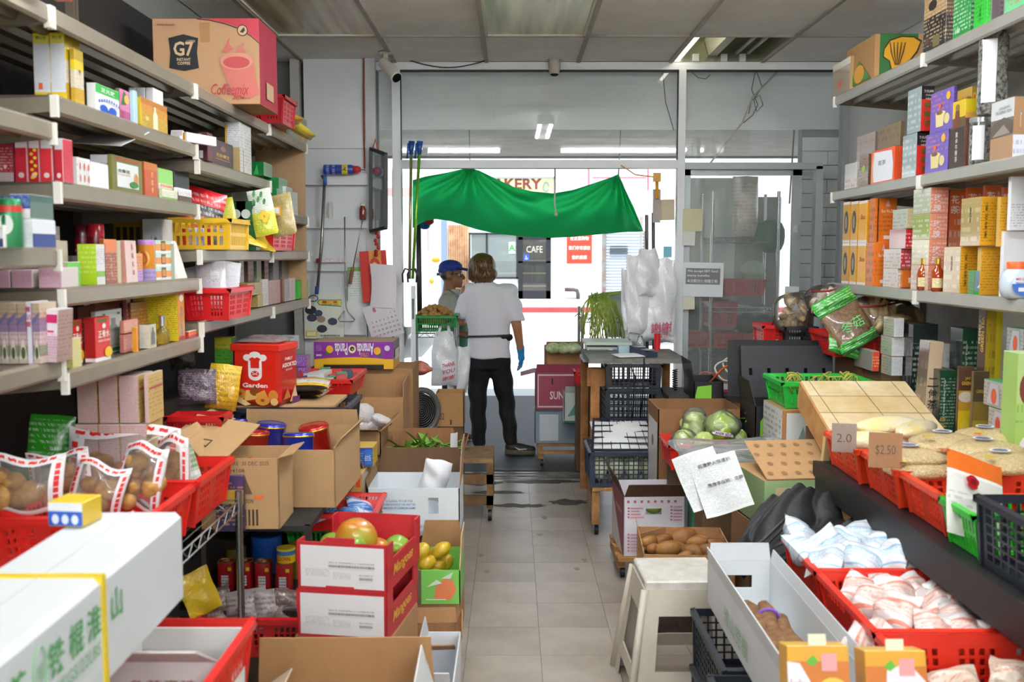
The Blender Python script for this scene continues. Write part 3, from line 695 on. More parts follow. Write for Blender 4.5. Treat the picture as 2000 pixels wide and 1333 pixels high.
for k,s in enumerate(('在这里购物','我们非常感谢','您的惠顾')):
    lettering(s,(0,-.005,h*(.82-.31*k)),(1,0,0),(0,0,1),h*.13,M('#fbf3ee',.5),t,w=w*(.74,.86,.6)[k],bold=.01)
w,h=fx(1262)-fx(1180),fz(452)-.12;t=thing('roller_shutter','pale blue-grey roller shutter of the unit opposite','shutter',((fx(1180)+fx(1262))/2,YF,.12));sm=M('#c3cdd8',.5,metal=.2)
sl=MB();k_=22;hs=h/k_;sl.prism([(-w/2,.05,0),(-w/2,.0,hs*.35),(-w/2,.0,hs*.6),(-w/2,.05,hs*.98),(-w/2,.09,hs*.5)],(w,0,0));me=sl.mesh('slat',sm)
for j in range(k_): link(me,'slat',t,(0,0,j*hs))
for s in (-1,1): mb=MB();mb.box(s*w/2-.07,s*w/2+.07,-.06,.1,0,h);part('guide',mb,M('#8f9498',.6,h2='#7a5b45',vs=3),t)
vx0,vx1,vz0,vz1=fx(1191)-t.location.x,fx(1226)-t.location.x,fz(497)-.12,fz(480)-.12
for j in range(5):
    mb=MB();mb.box(vx0,vx1,-.06,-.01,vz0+(vz1-vz0)*j/5,vz0+(vz1-vz0)*(j+.55)/5);part('vent_louvre',mb,M('#4d545c',.5),t)
w=fx(916)-fx(876);t=thing('corrugated_panel','rusted corrugated metal panel beside the bakery window','panel',((fx(876)+fx(916))/2,YF-.1,.12));n=9
for j in range(n):
    mb=MB();mb.tube([(-w/2+w*(j+.5)/n,0,0),(-w/2+w*(j+.5)/n,0,fz(440)-.12)],w/n/2*1.05,8);part('rib',mb,M('#b39474',.8,h2='#8a5a38',vs=2),t,True)
mb=MB();mb.box(fx(862),fx(873),YF-.12,YF-.01,.12,fz(430));solo('downpipe',mb,M('#7f92a8',.6),'blue-grey downpipe on the wall opposite','pipe')
mb=MB();a,b=P(1103,566,y=YF-.15),P(1129,590,y=YF-.15);mb.tube([(a.x,a.y,a.z),(b.x-.15,a.y,a.z),(b.x-.04,a.y,a.z-.03),(b.x,a.y,a.z-.15),(b.x,a.y,.12)],.065,8);solo('gas_pipe',mb,M('#6d5f5c',.6,h2='#3f3533',vs=5),'short bent brown pipe at the foot of the white wall','pipe',smooth=True)
for k,(u0,v0,u1,v1) in enumerate(((1150,318,1150,362),(1157,347,1262,347),(1266,318,1266,372))):
    mb=MB();a,b=P(u0,v0,y=YF-.06),P(u1,v1,y=YF-.06);mb.tube([a,b],.03,6)
    solo('conduit_pipe',mb,M('#d9718a',.6),'thin pink conduit on the wall opposite, %s' % ('upright beside the bakery sign','the level run','upright at the far right')[k],'pipe')
# ================================================================== LEFT WALL SHELVING
XS=-1.255
BEIGE=M('#776e5f',.3,metal=.5,var=.12,vs=9);BEIGE2=M('#958c7b',.3,metal=.3,var=.1,vs=9);CAPW=M('#e9e7dc',.35)
SHADE=M('#3b3833',.7)
def gondola(name,label,y0,y1,levels,xf,side,depth=.45,low=None,back='#24211f',lipm=None,deckm=None,zback=2.75):
    """side +1: opens towards +x (left wall), -1: opens towards -x (right wall)"""
    t=thing(name,label,'shelving',(xf-side*depth,(y0+y1)/2,0));yl=(y1-y0)/2;S=side
    lipm=lipm or BEIGE2;deckm=deckm or BEIGE
    def X(a,b): return (a,b) if a < b else (b,a)
    mb=MB();mb.box(*X(-S*.03,-S*.05),-yl,yl,0,zback);part('back_panel',mb,M(back,.7,var=.15),t)
    for y in (-yl+.012,yl-.012):
        mb=MB();mb.box(*X(0,-S*.03),y-.012,y+.012,0,zback);part('upright',mb,deckm,t)
    for z in levels:
        mb=MB();mb.box(*X(0,S*(depth-.01)),-yl+.004,yl-.004,z-.022,z)
        for k in range(1,5):
            q=S*depth*k/5;mb.prism([(q-.018,-yl+.01,z-.022),(q+.018,-yl+.01,z-.022),(q+.008,-yl+.01,z-.04),(q-.008,-yl+.01,z-.04)],(0,2*yl-.02,0))
        s=part('shelf',mb,deckm,t)
        q=S*depth;mb=MB()
        mb.prism([(q-S*.012,-yl+.004,z+.004),(q,-yl+.004,z+.004),(q+S*.008,-yl+.004,z-.004),(q+S*.008,-yl+.004,z-.042),(q,-yl+.004,z-.05),(q-S*.012,-yl+.004,z-.046)],(0,2*yl-.008,0));part('price_rail',mb,lipm,s)
        for y in (-yl+.006,yl-.006):
            mb=MB();mb.prism([(0,y-.003,z-.02),(q,y-.003,z-.005),(q+S*.012,y-.003,z-.01),(q+S*.014,y-.003,z-.055),(q,y-.003,z-.062),(q-S*.01,y-.003,z-.045),(0,y-.003,z-.085)],(0,.006,0));part('bracket',mb,BEIGE2,s)
            mb=MB();mb.box(*X(q-S*.004,q+S*.016),y-.007,y+.007,z-.06,z);part('end_cap',mb,CAPW,s)
    if low:
        mb=MB();mb.box(*X(0,S*(low[1])),-yl+.004,yl-.004,low[0]-.03,low[0]);part('base_deck',mb,deckm,t)
        mb=MB();mb.box(*X(S*(low[1]-.02),S*low[1]),-yl+.004,yl-.004,0,low[0]-.03);part('kick_panel',mb,M('#57524a',.6),t)
    return t
gondola('gondola_shelving','beige metal shelving bay on the left wall nearest the camera',1.55,2.752,(1.33,1.635,1.978,2.29),XS,1,low=(.76,.05))
gondola('gondola_shelving','beige metal shelving bay on the left wall with the yellow boxes up high',2.757,3.985,(1.29,1.525,1.82,2.055,2.29),XS,1,low=(.76,.05))
gondola('gondola_shelving','beige metal shelving bay on the left wall below the big coffee carton',3.989,5.188,(1.35,1.64,2.0,2.29),XS,1,low=(.93,.45))
gondola('gondola_shelving','beige metal shelving bay on the left wall nearest the street',5.192,6.13,(1.35,1.64,1.85,2.29),XS,1,low=(.93,.45))
def LI(z,uL,uA,uR,vT,name,label,mats,items=(),inset=.0,Y=None,ln=None,cat='box',group=None,h=None,tilt=0,lean=0,rot=0):
    """box on a left shelf: camera face uL..uA, aisle face uA..uR, top row vT at the near aisle edge"""
    z += .002
    if Y is None:
        X=XS-.012-inset;Y=y_of(uA,X,z)
    else: X=x_of(uA,Y,z)
    d=ln or max(.02,y_of(uR,X,z)-Y);w=max(.015,X-x_of(uL,Y,z));hh=h or (z_of(vT,Y)-z)
    return pbox(name,label,cat,((X-w/2),Y,z),w,d,hh,mats,items,group=group,tilt=tilt,lean=lean,rot=rot)
w_='#f1f1ee'
A=2.055
yb=PK([(.16,'#f0cf2a'),(.84,'#e9ecf0'),(.93,'#f4e86a'),(1,'#f2d936')],'#9aa3b5',46,34,.2,.82)
ybs=PK([(.3,'#c7a02c'),(.62,'#d8cdb6'),(.8,'#e5c62a'),(1,'#a98f22')],'#5e3a1c',20,14,.1,.8)
yd=lambda o: [('v','f','',0,0,0,0,'#000'),('t','f','养心宝',.5,.93,.05,'#4f8a2c',.6)] +o
LI(A,68,101,118,64,'medicine_box','tall yellow and white medicine box with an orange price dot, left of the pair',[yb,ybs,'#e9c72c'],yd([('r','f',.28,.2,.52,.29,'#ef6b3a')]),Y=2.93)
LI(A,101,131,146,63,'medicine_box','tall yellow and white medicine box at the shelf front, right of the pair',[yb,ybs,'#e9c72c'],yd([]),Y=2.93,ln=.1)
LI(A,141,149,166,94,'medicine_box','lower yellow medicine box standing behind the tall yellow pair',[ybs,ybs,'#d3b428'],[('t','r','养',.5,.6,.1,'#3a2514')])
LI(A,170,189,234,161,'foot_powder_box','green and white box with a blue footprint picture',[w_,PK([(.68,'#eef1f2'),(1,'#2fae46')]),'#f2f2f0'],[('t','r','足光散',.5,.83,.16,'#f4fbf2',.6),('e','r',.3,.2,.17,.14,'#1f55b8'),('e','r',.68,.2,.17,.14,'#1f55b8'),('r','r',.16,.08,.84,.2,'#1f55b8')] +[('e','r',.1+.1*i,.42+.1*sin(pi*i/8),.025,.06,'#1f55b8') for i in range(9)],inset=.01)
LI(A,228,236,258,172,'pink_herbal_box','pink box with a green leaf picture beside the footprint box',['#4f7a34',PK([(.35,'#a83f6e'),(1,'#d97fae')],'#6f2a4a',12,16),'#d58bb4'],[('p','r',[(.05,.5),(.3,.95),(.8,.8),(.5,.55)],'#3c6a26'),('e','r',.55,.72,.22,.14,'#e3b04e')],inset=.015)
LI(A,258,263,270,176,'blue_edged_box','thin pale blue box squeezed beside the pink herbal box',['#a7cfdd','#b8d7e2','#a7cfdd'],inset=.0)
for k,(a,b) in enumerate(((254,268),(269,286),(287,303))):
    LI(A,a,b-1,b+4,171,'white_carton','plain white carton behind the amber box, %s of three' % ('leftmost','middle','rightmost')[k],[PK('#e9e8ec','#a89fc0',10,10,.1,.6),w_,w_],Y=3.62,ln=.1)
am=PK([(.5,'#caa53c'),(.8,'#d79a3a'),(1,'#c27a34')],'#7c4a1c',16,20,.05,.95)
LI(A,267,277,328,188,'amber_box','shrink wrapped amber box with a bottle picture',['#f1d53a',am,'#d9a548'],[('p','r',[(.42,.08),(.6,.08),(.6,.55),(.54,.68),(.54,.82),(.47,.82),(.47,.68),(.42,.55)],'#e9dfc0'),('e','r',.2,.35,.06,.07,'#e7d67a')],inset=.005)
for k,(a,b,c,v,dz,ry,y_) in enumerate(((330,352,364,232,0,0,None),(332,356,366,213,.028,-.35,None))):
    LI(A+dz,a,b,c,v,'small_pill_box',('small white pill box lying flat at the shelf end','small white pill box tipped up on another')[k],[PK(w_,'#c6707a',5,12,.2,.8),w_,w_],inset=.05,tilt=ry,h=.036)
LI(A,356,366,395,240,'orange_end_box','white box with an orange end lying over the shelf end',['#eba52e',PK('#ecebe8','#b9b4ac',5,18,.2,.8),w_],[('r','f',.55,.1,.9,.9,'#f3f0e4')],inset=-.01,h=.037,rot=-.35)
LI(A,390,404,412,240,'thin_white_box','thin white box with grey print at the far shelf end',[PK(w_,'#8a8f96',6,12),w_,w_],inset=.03,h=.034)
A=1.82
rd=PK([(.22,'#c9b6b2'),(.86,'#9c1f2f'),(1,'#6f1a26')],'#e8c9c9',9,12,.25,.8)
LI(A,-30,28,36,270,'gift_box','dark red festive gift box wrapped in film at the left picture edge',[rd,'#8b1d2a','#7a1c28'],[('e','f',.72,.35,.05,.05,'#e4c7a4'),('e','f',.6,.3,.03,.03,'#e4c7a4')],Y=2.80,ln=.2)
for k,(a,b,v,nm) in enumerate(((31,57,265,'plain red panel'),(58,80,266,'yellow dragon pattern'),(81,106,267,'white flower at the foot'),(108,126,270,'leaning grey edge'))):
    c=('#cf2a3d','#c81d2b','#d8323c','#b92433')[k]
    it=[('r','f',.0,.0,.85,.74,c),('e','f',.45,.15,.22,.06,'#e8dcd4')]
    if k == 1: it += [('e','f',.3+.3*(i % 2),.1+.085*i,.16,.035,('#f2c536','#f7e04a')[i % 2]) for i in range(8)]
    LI(A,a,b,b+6,v,'ginseng_box','tall red and white ginseng box with %s' % nm,[PK([(.74,'#d8b9bd'),(1,'#eceaee')]),PK('#c23245','#7c1f2d',10,8),'#e7dfe2'],it,Y=2.80,ln=.06)
LI(A,126,152,178,306,'ampoule_box','white box of ampoules with its lid open, front half',[w_,PK(w_,'#d08a68',3,5,.1,.9),w_],[('r','r',.05,.08,.95,.92,'#dfe3e4')] +[('e','r',.2+.3*i,.3+.4*j,.05,.13,'#e2683c') for i in range(3) for j in range(2)],inset=.02)
LI(A,176,179,213,315,'white_leaflet_box','small plain white box beside the ampoules',[w_,w_,w_],inset=.015)
o=LI(A,178,219,222,302,'open_carton','white carton with its lid folded up behind the olive box',[PK(w_,'#c33a52',6,9,.6,.8),w_,w_],inset=.03,ln=.20)
mb=MB();mb.prism([(-.10,.02,.16),(-.09,.2,.22),(.09,.2,.215),(.06,.02,.15)],(0,0,.003));part('lid',mb,M('#e4e2de',.6),o)
LI(A,215,221,279,301,'cordyceps_box','olive green box with a caterpillar fungus picture',['#7a7838',PK('#6b6a2c'),'#7d7b3c'],[('r','r',.14,.16,.86,.82,'#dfe4e0'),('r','r',.1,.9,.9,.96,'#a5452b'),('t','r','虫草花',.36,.6,.1,'#4a4a3a',.4),('t','r','Cordyceps Sinensis',.36,.5,.05,'#b5603f',.42),('e','r',.76,.42,.07,.18,'#c98b4e'),('e','r',.68,.27,.15,.09,'#3d7c3a')],inset=.01)
LI(A,278,284,309,315,'pepper_oil_box','narrow brick orange box with vertical gold lettering',['#a8562a',PK([(.78,'#b8481f'),(1,'#c4702a')]),'#c4702a'],[('v','r','花旗参',.55,.66,.22,.17,'#f0c86a')],inset=.01)
LI(A,305,311,339,327,'liver_tea_box','pale green box with orange band of lettering',['#d6d9cf',PK([(.3,'#dfe6d3'),(.52,'#ecd9c2'),(1,'#8fcf63')],'#7a8a5a',12,14,.1,.45),'#9bd16c'],[('t','r','SHUGAN',.5,.46,.09,'#d8482c',.8)],inset=.02,h=.115)
LI(A,312,318,349,368,'cream_green_box','low cream and green box in front of the pale green one',['#c9d2a6',PK([(.25,'#7eb24a'),(1,'#e4e6cf')],'#b5572f',5,14,.3,.8),'#8cc35b'],inset=-.0)
LI(A,338,341,371,332,'black_box','plain black box set back on the shelf',['#17171a','#1d1d22','#222'+'228'],inset=.06)
LI(A,341,347,375,366,'white_vial_box','white box with brown vials at the shelf end',['#efeeec',PK([(.45,'#5a3a36'),(.8,'#e6e2e0'),(1,'#efeeec')],'#8a8a90',6,14,.5,.9),w_],inset=.0)
A=1.635
LI(A,22,63,76,398,'spray_carton','blue and white carton on top of the white stack',[PK([(.4,'#eceef2'),(1,'#2a4ea0')],'#dfe6f6',8,16,.5,.95),PK([(.7,'#5b6f66'),(1,'#3a5a52')]),'#dfe3ea'],Y=2.42,ln=.12,h=None).location.z += 0
bpy.data.objects['spray_carton'].location.z=z_of(427,2.42);
LI(A,30,66,78,428,'tablet_carton','white carton with grey print under the blue one',[PK('#e6e7ea','#8d8f99',12,14),PK([(.5,'#2c3f7c'),(1,'#dfe3ea')]),w_],Y=2.42,ln=.12)
bpy.data.objects['spray_carton'].scale.z=.55
mb=MB();mb.lathe([(.026,0),(.027,.004),(.027,.11),(.024,.116),(.012,.118)],18);o=solo('green_tin',mb,M('#2e7d4e',.3,metal=.3),'green round tin with a red band and white disc','tin',(x_of(20,2.4,1.7),2.40,A+.002),smooth=40)
mb=MB();mb.lathe([(.0275,.085),(.0275,.1)],18);part('red_band',mb,M('#c1372c',.4),o,40)
mb=MB();mb.poly([(.019*cos(q),-.0278+.004*abs(cos(q)),.055+.024*sin(q)) for q in (2*pi*i/14 for i in range(14))]);part('white_disc',mb,M('#dfe3de',.4),o)
LI(A,-20,8,14,440,'pill_box','white pill box at the picture edge with a dark blue base',[PK([(.4,'#26356e'),(.8,'#e9e9ea'),(1,'#dcd4c4')],'#8a8fa8',8,8),w_,w_],Y=2.36,ln=.1)
mb=MB();mb.lathe([(.02,0),(.024,.01),(.024,.075),(.011,.095),(.011,.115)],14);o=solo('spray_bottle',mb,M('#e4e4e2',.3),'white spray bottle with a dark blue trigger','bottle',(x_of(6,2.55,1.75),2.55,A+.002),smooth=50)
mb=MB();mb.box(-.012,.012,-.02,.03,.115,.13);mb.prism([(-.008,-.02,.13),(-.008,-.05,.122),(-.008,-.048,.114),(-.008,-.02,.115)],(.016,0,0));mb.bar((0,-.02,.115),(0,-.035,.075),.008);part('trigger',mb,M('#26386f',.4),o)
A=1.525
for k,(a,b,c) in enumerate(((-30,20,24),(23,64,72),(76,121,138))):
    LI(A,a,b,c,(528,527,523)[k],'pink_soap_box','pale pink box with lines of print, %s' % ('cut by the left picture edge','middle one of the pink trio','at the shelf corner')[k],[PK('#e6b9cb','#a86a86',9,14,.12,.85),'#d3c4bf','#ecd3dc'],[],Y=2.80,ln=.11)
LI(A,126,132,140,512,'green_spine_box','thin box with a bright green spine beside the pink trio',['#cbb8a4','#59b83a','#e4dcd6'],Y=2.86,ln=.09)
LI(A,78,96,121,441,'round_logo_box','grey box with a dark round emblem stacked behind the pink boxes',['#8e8b7e',PK('#c9c2b4','#8c8578',8,10),'#c9c2b4'],[('e','r',.55,.45,.28,.26,'#5e2a2a')],Y=3.05)
LI(A,82,108,135,470,'pink_stack_box','pink and cream box lying across the rear of the shelf',['#dca7b6','#d6cbb6','#e6c6cf'],Y=2.95)
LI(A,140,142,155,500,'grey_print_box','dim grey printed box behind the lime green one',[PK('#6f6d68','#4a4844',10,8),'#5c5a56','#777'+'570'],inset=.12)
LI(A,153,191,208,477,'lime_box','lime green box with a white medicine side panel',[PK('#b6dd28','#e5f59a',5,9,.3,.95),PK([(.2,'#d9d6d3'),(.34,'#7fae3c'),(1,'#d9d6d6')],'#8a3f66',12,8,.5,.9),'#c3e53a'],inset=.0)
for k,(u,v) in enumerate(((160,442),(187,440))):
    Y_=3.33;zt=z_of(v,Y_);r=.026;mb=MB();mb.lathe([(r,0),(r,zt-A-.05),(r*.99,zt-A-.008),(r*.8,zt-A)],18)
    o=solo('red_jar',mb,PK('#7c1526','#c8808a',6,20,.3,.6,.25,.4),'tall glossy dark red jar, %s of two' % ('left','right')[k],'jar',(x_of(u,Y_,1.7),Y_,A+.002),smooth=40)
    mb=MB();mb.lathe([(r*1.03,zt-A-.04),(r*1.03,zt-A-.004),(r*.9,zt-A+.002)],18);part('lid',mb,M(('#5c0f1d','#b51c30')[k],.2,coat=.5),o,40)
LI(A,201,206,230,467,'cinnamon_box','red-brown box with an orange top third',['#8d4a2a',PK([(.7,'#8a3b2a'),(1,'#d8733a')],'#e0b07a',9,8,.1,.7),'#d27a42'],[('v','r','肉桂油',.5,.55,.15,.1,'#d8b070')],inset=.0)
LI(A,226,231,238,470,'cream_side_box','cream carton standing edge-on between two boxes',['#c9bf9f','#c2b795','#d0c7a8'],inset=.01)
LI(A,232,249,270,470,'pearl_cream_box','pale pink box with vertical red lettering, leaning',[PK('#d49a8a','#9a5a52',14,9),PK('#dfc3bc'),'#e3cfc9'],[('v','r','乳癌丸油',.6,.85,.2,.13,'#b8402f')],inset=.0,lean=-.03)
LI(A,262,266,280,495,'small_orange_box','small orange and lilac box tucked behind the can',['#b87ac0',PK([(.4,'#b58ac8'),(1,'#dc8a3a')],'#7c3f2a',6,8),'#d89a4a'],inset=.02)
mb=MB();Y_=y_of(287,-1.30,A);h_=z_of(470,Y_)-A;mb.lathe([(.028,0),(.03,.004),(.03,h_-.012),(.0305,h_-.006),(.028,h_)],20)
o=solo('balm_can',mb,PK([(.3,'#b9a5d8'),(.88,'#d58a2c'),(1,'#c58ad0')],'#7a4fb0',5,20,.02,.28,.25,.3),'orange and lilac patterned round can','can',(-1.30,Y_,A+.002),smooth=40)
mb=MB();mb.poly([(.022*cos(q),-.0312+.006*abs(cos(q)),h_*.55+.03*sin(q)) for q in (2*pi*i/16 for i in range(16))]);part('gold_ring',mb,M('#f0c05a',.4),o)
mb=MB();mb.poly([(.015*cos(q),-.032+.004*abs(cos(q)),h_*.55+.021*sin(q)) for q in (2*pi*i/16 for i in range(16))]);part('portrait_disc',mb,M('#c8482e',.4),o)
for k in range(3):
    v=(470,491,513)[k];zt=z_of(v,3.4);
    o=LI(A,299,306,336,v,'balm_oil_box','orange and mint checked oil box, %s of the stack' % ('topmost','middle','lowest')[k],['#dfe6e4',PK([(.22,'#e7ece6'),(.7,'#e5912c'),(1,'#bfe0d2')],'#d06a1e',6,16,.22,.7),'#e8efe9'],[('r','r',.33,.2,.62,.95,'#6e4a2a'),('r','r',.36,.3,.59,.8,'#c9893a')],inset=.02)
    hb=(z_of(470,o.location.y)-A)/3;o.scale.z=hb/o.dimensions.z;o.location.z=A+.002+(2-k)*hb
LI(A,334,338,342,476,'grey_green_box','thin grey green box at the end of the row',['#a9b3a2','#9aa596','#b5bdae'],inset=.015)
o=LI(A,341,350,368,468,'white_board','white folded board leaning against the row of boxes',['#f2f1ec','#ecebe4','#f2f1ec'],inset=-.0,lean=-.28,ln=.1)
o=LI(A,281,320,326,428,'paper_pack','soft white paper pack with scribbled black marks on the rear boxes',[PK('#e7e8ea'),'#d9dadc','#e7e8ea'],[('t','f','人参',.55,.6,.22,'#4a4a4e',.4)],Y=3.95,ln=.12)
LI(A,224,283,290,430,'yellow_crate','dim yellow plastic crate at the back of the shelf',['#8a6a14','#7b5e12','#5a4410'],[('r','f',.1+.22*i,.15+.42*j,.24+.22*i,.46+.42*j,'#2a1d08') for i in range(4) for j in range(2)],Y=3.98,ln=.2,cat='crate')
A=1.33
pm=PK([(.12,'#c8b7ab'),(.3,'#8a8f74'),(.52,'#cdb6b8'),(.75,'#8b7a98'),(1,'#b9a588')],'#9c4a5a',7,8,.1,.9)
for k,(a,b) in enumerate(((-34,2),(3,18),(19,36),(37,57),(66,81))):
    LI(A,a,b,b+2,592+0*k,'ointment_box','tall mauve and green ointment box, %s in the row' % ('first and half out of view','second','third','fourth','last')[k],[pm,pm,'#c9b9ae'],[('p','f',[(.1,.08),(.9,.08),(.6,.4),(.4,.4)],'#dcd3c6'),('e','f',.5,.18,.22,.1,'#4f5f3a'),('p','f',[(0,.62),(1,.78),(1,.86),(0,.72)],'#6f6a94')],Y=2.62,ln=.1)
LI(A,57,65,68,590,'ointment_spine_box','white ointment box turned edge-on with magenta spine lettering',[PK('#e8e4ee'),'#b9a9c0','#eee'+'af0'],[('v','f','膏贴膏',.45,.88,.12,.09,'#b0215c')],Y=2.62,ln=.1)
LI(A,86,112,134,604,'magenta_label_box','tilted white box with magenta panels beside the mauve row',[PK([(.5,'#cbb3bd'),(1,'#e6e0e4')],'#a05a78',12,10,.05,.55),PK('#a98a80','#6f4f52',8,6),'#d8cfd2'],[('r','f',.06,.74,.92,.9,'#c92a66'),('r','f',.06,.56,.7,.6,'#d0405a')],Y=2.66,ln=.09,lean=.06)
A=1.29
LI(A,124,143,146,662,'cream_oil_box','small cream box with a tan band in front of the red boxes',[PK([(.55,'#dccf7e'),(.75,'#e6dfa8'),(.82,'#b98a5a'),(1,'#e5e2d6')],'#8a7a3a',6,8,.1,.5),'#d6cc8a','#e3ddc0'],Y=2.86,ln=.06)
def eil(k,uL,uA,uR,vT,lab,**q):
    return LI(A,uL,uA,uR,vT,'red_tonic_box',lab,[PK([(.09,'#efe9ea'),(1,'#a3161d')]),PK([(.09,'#f1eeee'),(1,'#d0201f')]),'#b81c1f'],[('r','r',.12,.88,.8,.97,'#6b5226'),('t','r','正骨水',.55,.62,.17,'#f6efe6',.75,.02),('t','r','ZHENG GU SHUI',.55,.47,.05,'#f6efe6',.8),('e','r',.55,.8,.12,.06,'#f2ebe0'),('e','r',.8,.19,.26,.12,'#f0c52a')],**q)
eil(0,134,140,163,627,'dull red tonic box half hidden behind the brighter red one',inset=.04)
eil(1,166,188,217,622,'bright red tonic box with a yellow corner disc and white base',inset=.0)
LI(A,186,189,240,609,'bottle_print_box','pale box printed with a grey flask between red and pink boxes',['#b9c4bf',PK('#d5d8d4'),'#cdd5d2'],[('p','r',[(.42,.15),(.86,.15),(.86,.55),(.74,.66),(.74,.8),(.56,.8),(.56,.66),(.42,.55)],'#8c9893'),('p','r',[(.46,.2),(.82,.2),(.82,.5),(.46,.5)],'#a5afaa'),('r','r',.42,.05,.92,.13,'#2f6f45'),('e','r',.3,.9,.05,.025,'#3f8a4a'),('e','r',.85,.9,.06,.03,'#2c7a44')],inset=.07)
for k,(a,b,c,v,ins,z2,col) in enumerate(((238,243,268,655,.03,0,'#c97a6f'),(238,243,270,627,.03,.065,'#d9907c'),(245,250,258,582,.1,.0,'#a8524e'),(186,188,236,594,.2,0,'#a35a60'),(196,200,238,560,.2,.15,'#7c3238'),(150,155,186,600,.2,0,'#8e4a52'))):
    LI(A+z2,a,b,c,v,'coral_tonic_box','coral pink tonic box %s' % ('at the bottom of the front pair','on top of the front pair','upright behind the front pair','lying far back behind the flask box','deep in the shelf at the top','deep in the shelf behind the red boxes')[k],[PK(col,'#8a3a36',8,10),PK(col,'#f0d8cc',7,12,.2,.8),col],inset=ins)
LI(A,254,258,290,592,'brown_tonic_box','red-brown tonic box lying open behind the cream box',[PK('#7a3a20','#d09040',6,8),PK('#9c5a26','#e0b050',7,10),'#8a4a22'],inset=.09)
LI(A,262,267,270,640,'orange_sliver_box','thin bright orange box beside the coral boxes',['#e0a02a','#e58a2a','#e9b04a'],inset=.0)
LI(A,272,292,306,634,'flask_carton','cream carton with a grey flask printed on its side',[PK('#e5e3cf','#a8a890',8,10,.1,.7),PK('#c3bfa2'),'#6a5a34'],[('p','r',[(.25,.15),(.8,.15),(.8,.6),(.62,.72),(.62,.85),(.42,.85),(.42,.72),(.25,.6)],'#6c6f70')],inset=.0)
mb=MB();Y_=y_of(318,-1.285,A);mb.lathe([(.012,0),(.024,.004),(.027,.03),(.022,.052),(.011,.062),(.011,.07)],16);o=solo('medicine_oil_bottle',mb,M('#d8c265',.08,trans=.75),'small round bottle of golden oil with a silver cap','bottle',(-1.285,Y_,A+.002),smooth=True)
mb=MB();mb.lathe([(.012,.068),(.012,.104),(.010,.106)],14);part('cap',mb,M('#c9c9c4',.25,metal=.8),o,40)
for k,(a,b,c,v,ins) in enumerate(((312,349,362,554,.0),(282,312,322,556,.07),(262,284,292,562,.12))):
    LI(A,a,b,c,v,'herbal_plaster_box','tall yellow box with an orange spine, %s of three' % ('front','middle','rearmost')[k],[PK('#ecd22a','#7a6a14',16,10,.08,.95),PK('#d08a30'),'#e9cf3a'],[('v','r','驳骨水药酒',.5,.55,.1,.08,'#6a86c8'),('e','r',.5,.74,.3,.06,'#e9dcc8'),('p','r',[(.1,.9),(.9,.9),(.8,.96),(.2,.96)],'#2f5cb0'),('e','r',.5,.05,.5,.035,'#b02a40')],inset=ins)
LI(A,364,369,392,648,'red_lid_box','small red and white box at the end of the lowest shelf',['#c83a30',PK([(.4,'#b3202f'),(1,'#e0602f')]),'#e8e4e0'],inset=.0)
# ================================================================== LEFT WALL, FAR BAYS AND TOP SHELF
A=2.292;Yc=4.52
xr=x_of(507,Yc,2.5);xl_=x_of(299,Yc,2.5);w,h=xr-xl_,z_of(36,Yc)-A
kraft=PK('#c39a72',None,r=.75,coat=0);
o=pbox('coffee_carton','large kraft instant coffee carton with a red cup print on the top shelf','carton',((xr+xl_)/2,Yc,A),w,.33,h,[kraft,PK([(1,'#8c2433')],r=.7,coat=0),PK('#b5323e',r=.7,coat=0)],
  [('p','f',[(.42,1),(1,1),(1,.72),(.93,.80),(.82,.89),(.68,.95),(.55,.985)],'#c93b4c'),('p','f',[(.42,.998),(.55,.982),(.68,.945),(.82,.885),(.93,.795),(1,.715),(1,.70),(.93,.78),(.82,.87),(.68,.932),(.55,.97),(.42,.988)],'#2a2022'),
   ('e','f',.845,.86,.052,.068,'#2a2322'),('e','f',.845,.86,.043,.056,'#d9b48a'),('p','f',[(.82,.84),(.86,.9),(.87,.86),(.85,.83)],'#2a2322'),
   ('p','f',[(.15,.42),(.29,.385),(.43,.42),(.415,.6),(.43,.77),(.29,.815),(.15,.77),(.165,.6)],'#1e2226'),
   ('t','f','G7',.29,.645,.17,'#d9b78c',.19,.025),('t','f','COFFEE',.36,.735,.025,'#d9b78c',.08),('t','f','INSTANT',.29,.52,.035,'#e2c49c',.13,.02),('t','f','COFFEE',.29,.475,.035,'#e2c49c',.12,.02),
   ('t','f','TRUNG NGUYEN',.13,.925,.022,'#7c3038',.17),
   ('r','f',.45,.72,.54,.95,'#b0824f'),('p','f',[(.64,.45),(.93,.55),(.995,.12),(.9,.06),(.75,.1)],'#cf7263'),('e','f',.785,.50,.155,.1,'#d8907a'),('e','f',.785,.485,.125,.07,'#c04a48'),
   ('p','f',[(.65,.6),(.68,.66),(.7,.72),(.73,.78),(.72,.7),(.76,.64),(.7,.6)],'#cc6a5c'),('p','f',[(.78,.6),(.8,.66),(.86,.72),(.85,.65),(.88,.61)],'#cf7a69'),
   ('t','f','Coffeemix',.72,.17,.13,'#b8343f',.36,.008,.35),('t','f','3in1',.80,.085,.075,'#b8343f',.12,.008,.35),('r','r',.3,.1,.7,.3,'#b39471')])
mb=MB();mb.box(-w/2,w/2,.0,.33,-.0015,0);part('bottom_flaps',mb,M('#9c7248',.8),o)
basket('red_crate','dark red plastic crate beside the coffee carton on the top shelf',(x_of(545,5.15,2.4)-.08,5.15,2.292),.2,.28,.14,'#b3202b','slots')
LI(2.29,520,560,600,208,'snack_carton','printed snack carton behind yellow bags on the top shelf end',[PK([(.5,'#a87c24'),(1,'#8a5a1c')]),PK('#9aa38c','#5a6a4a',10,8),'#a8842c'],inset=-.02,Y=5.72)
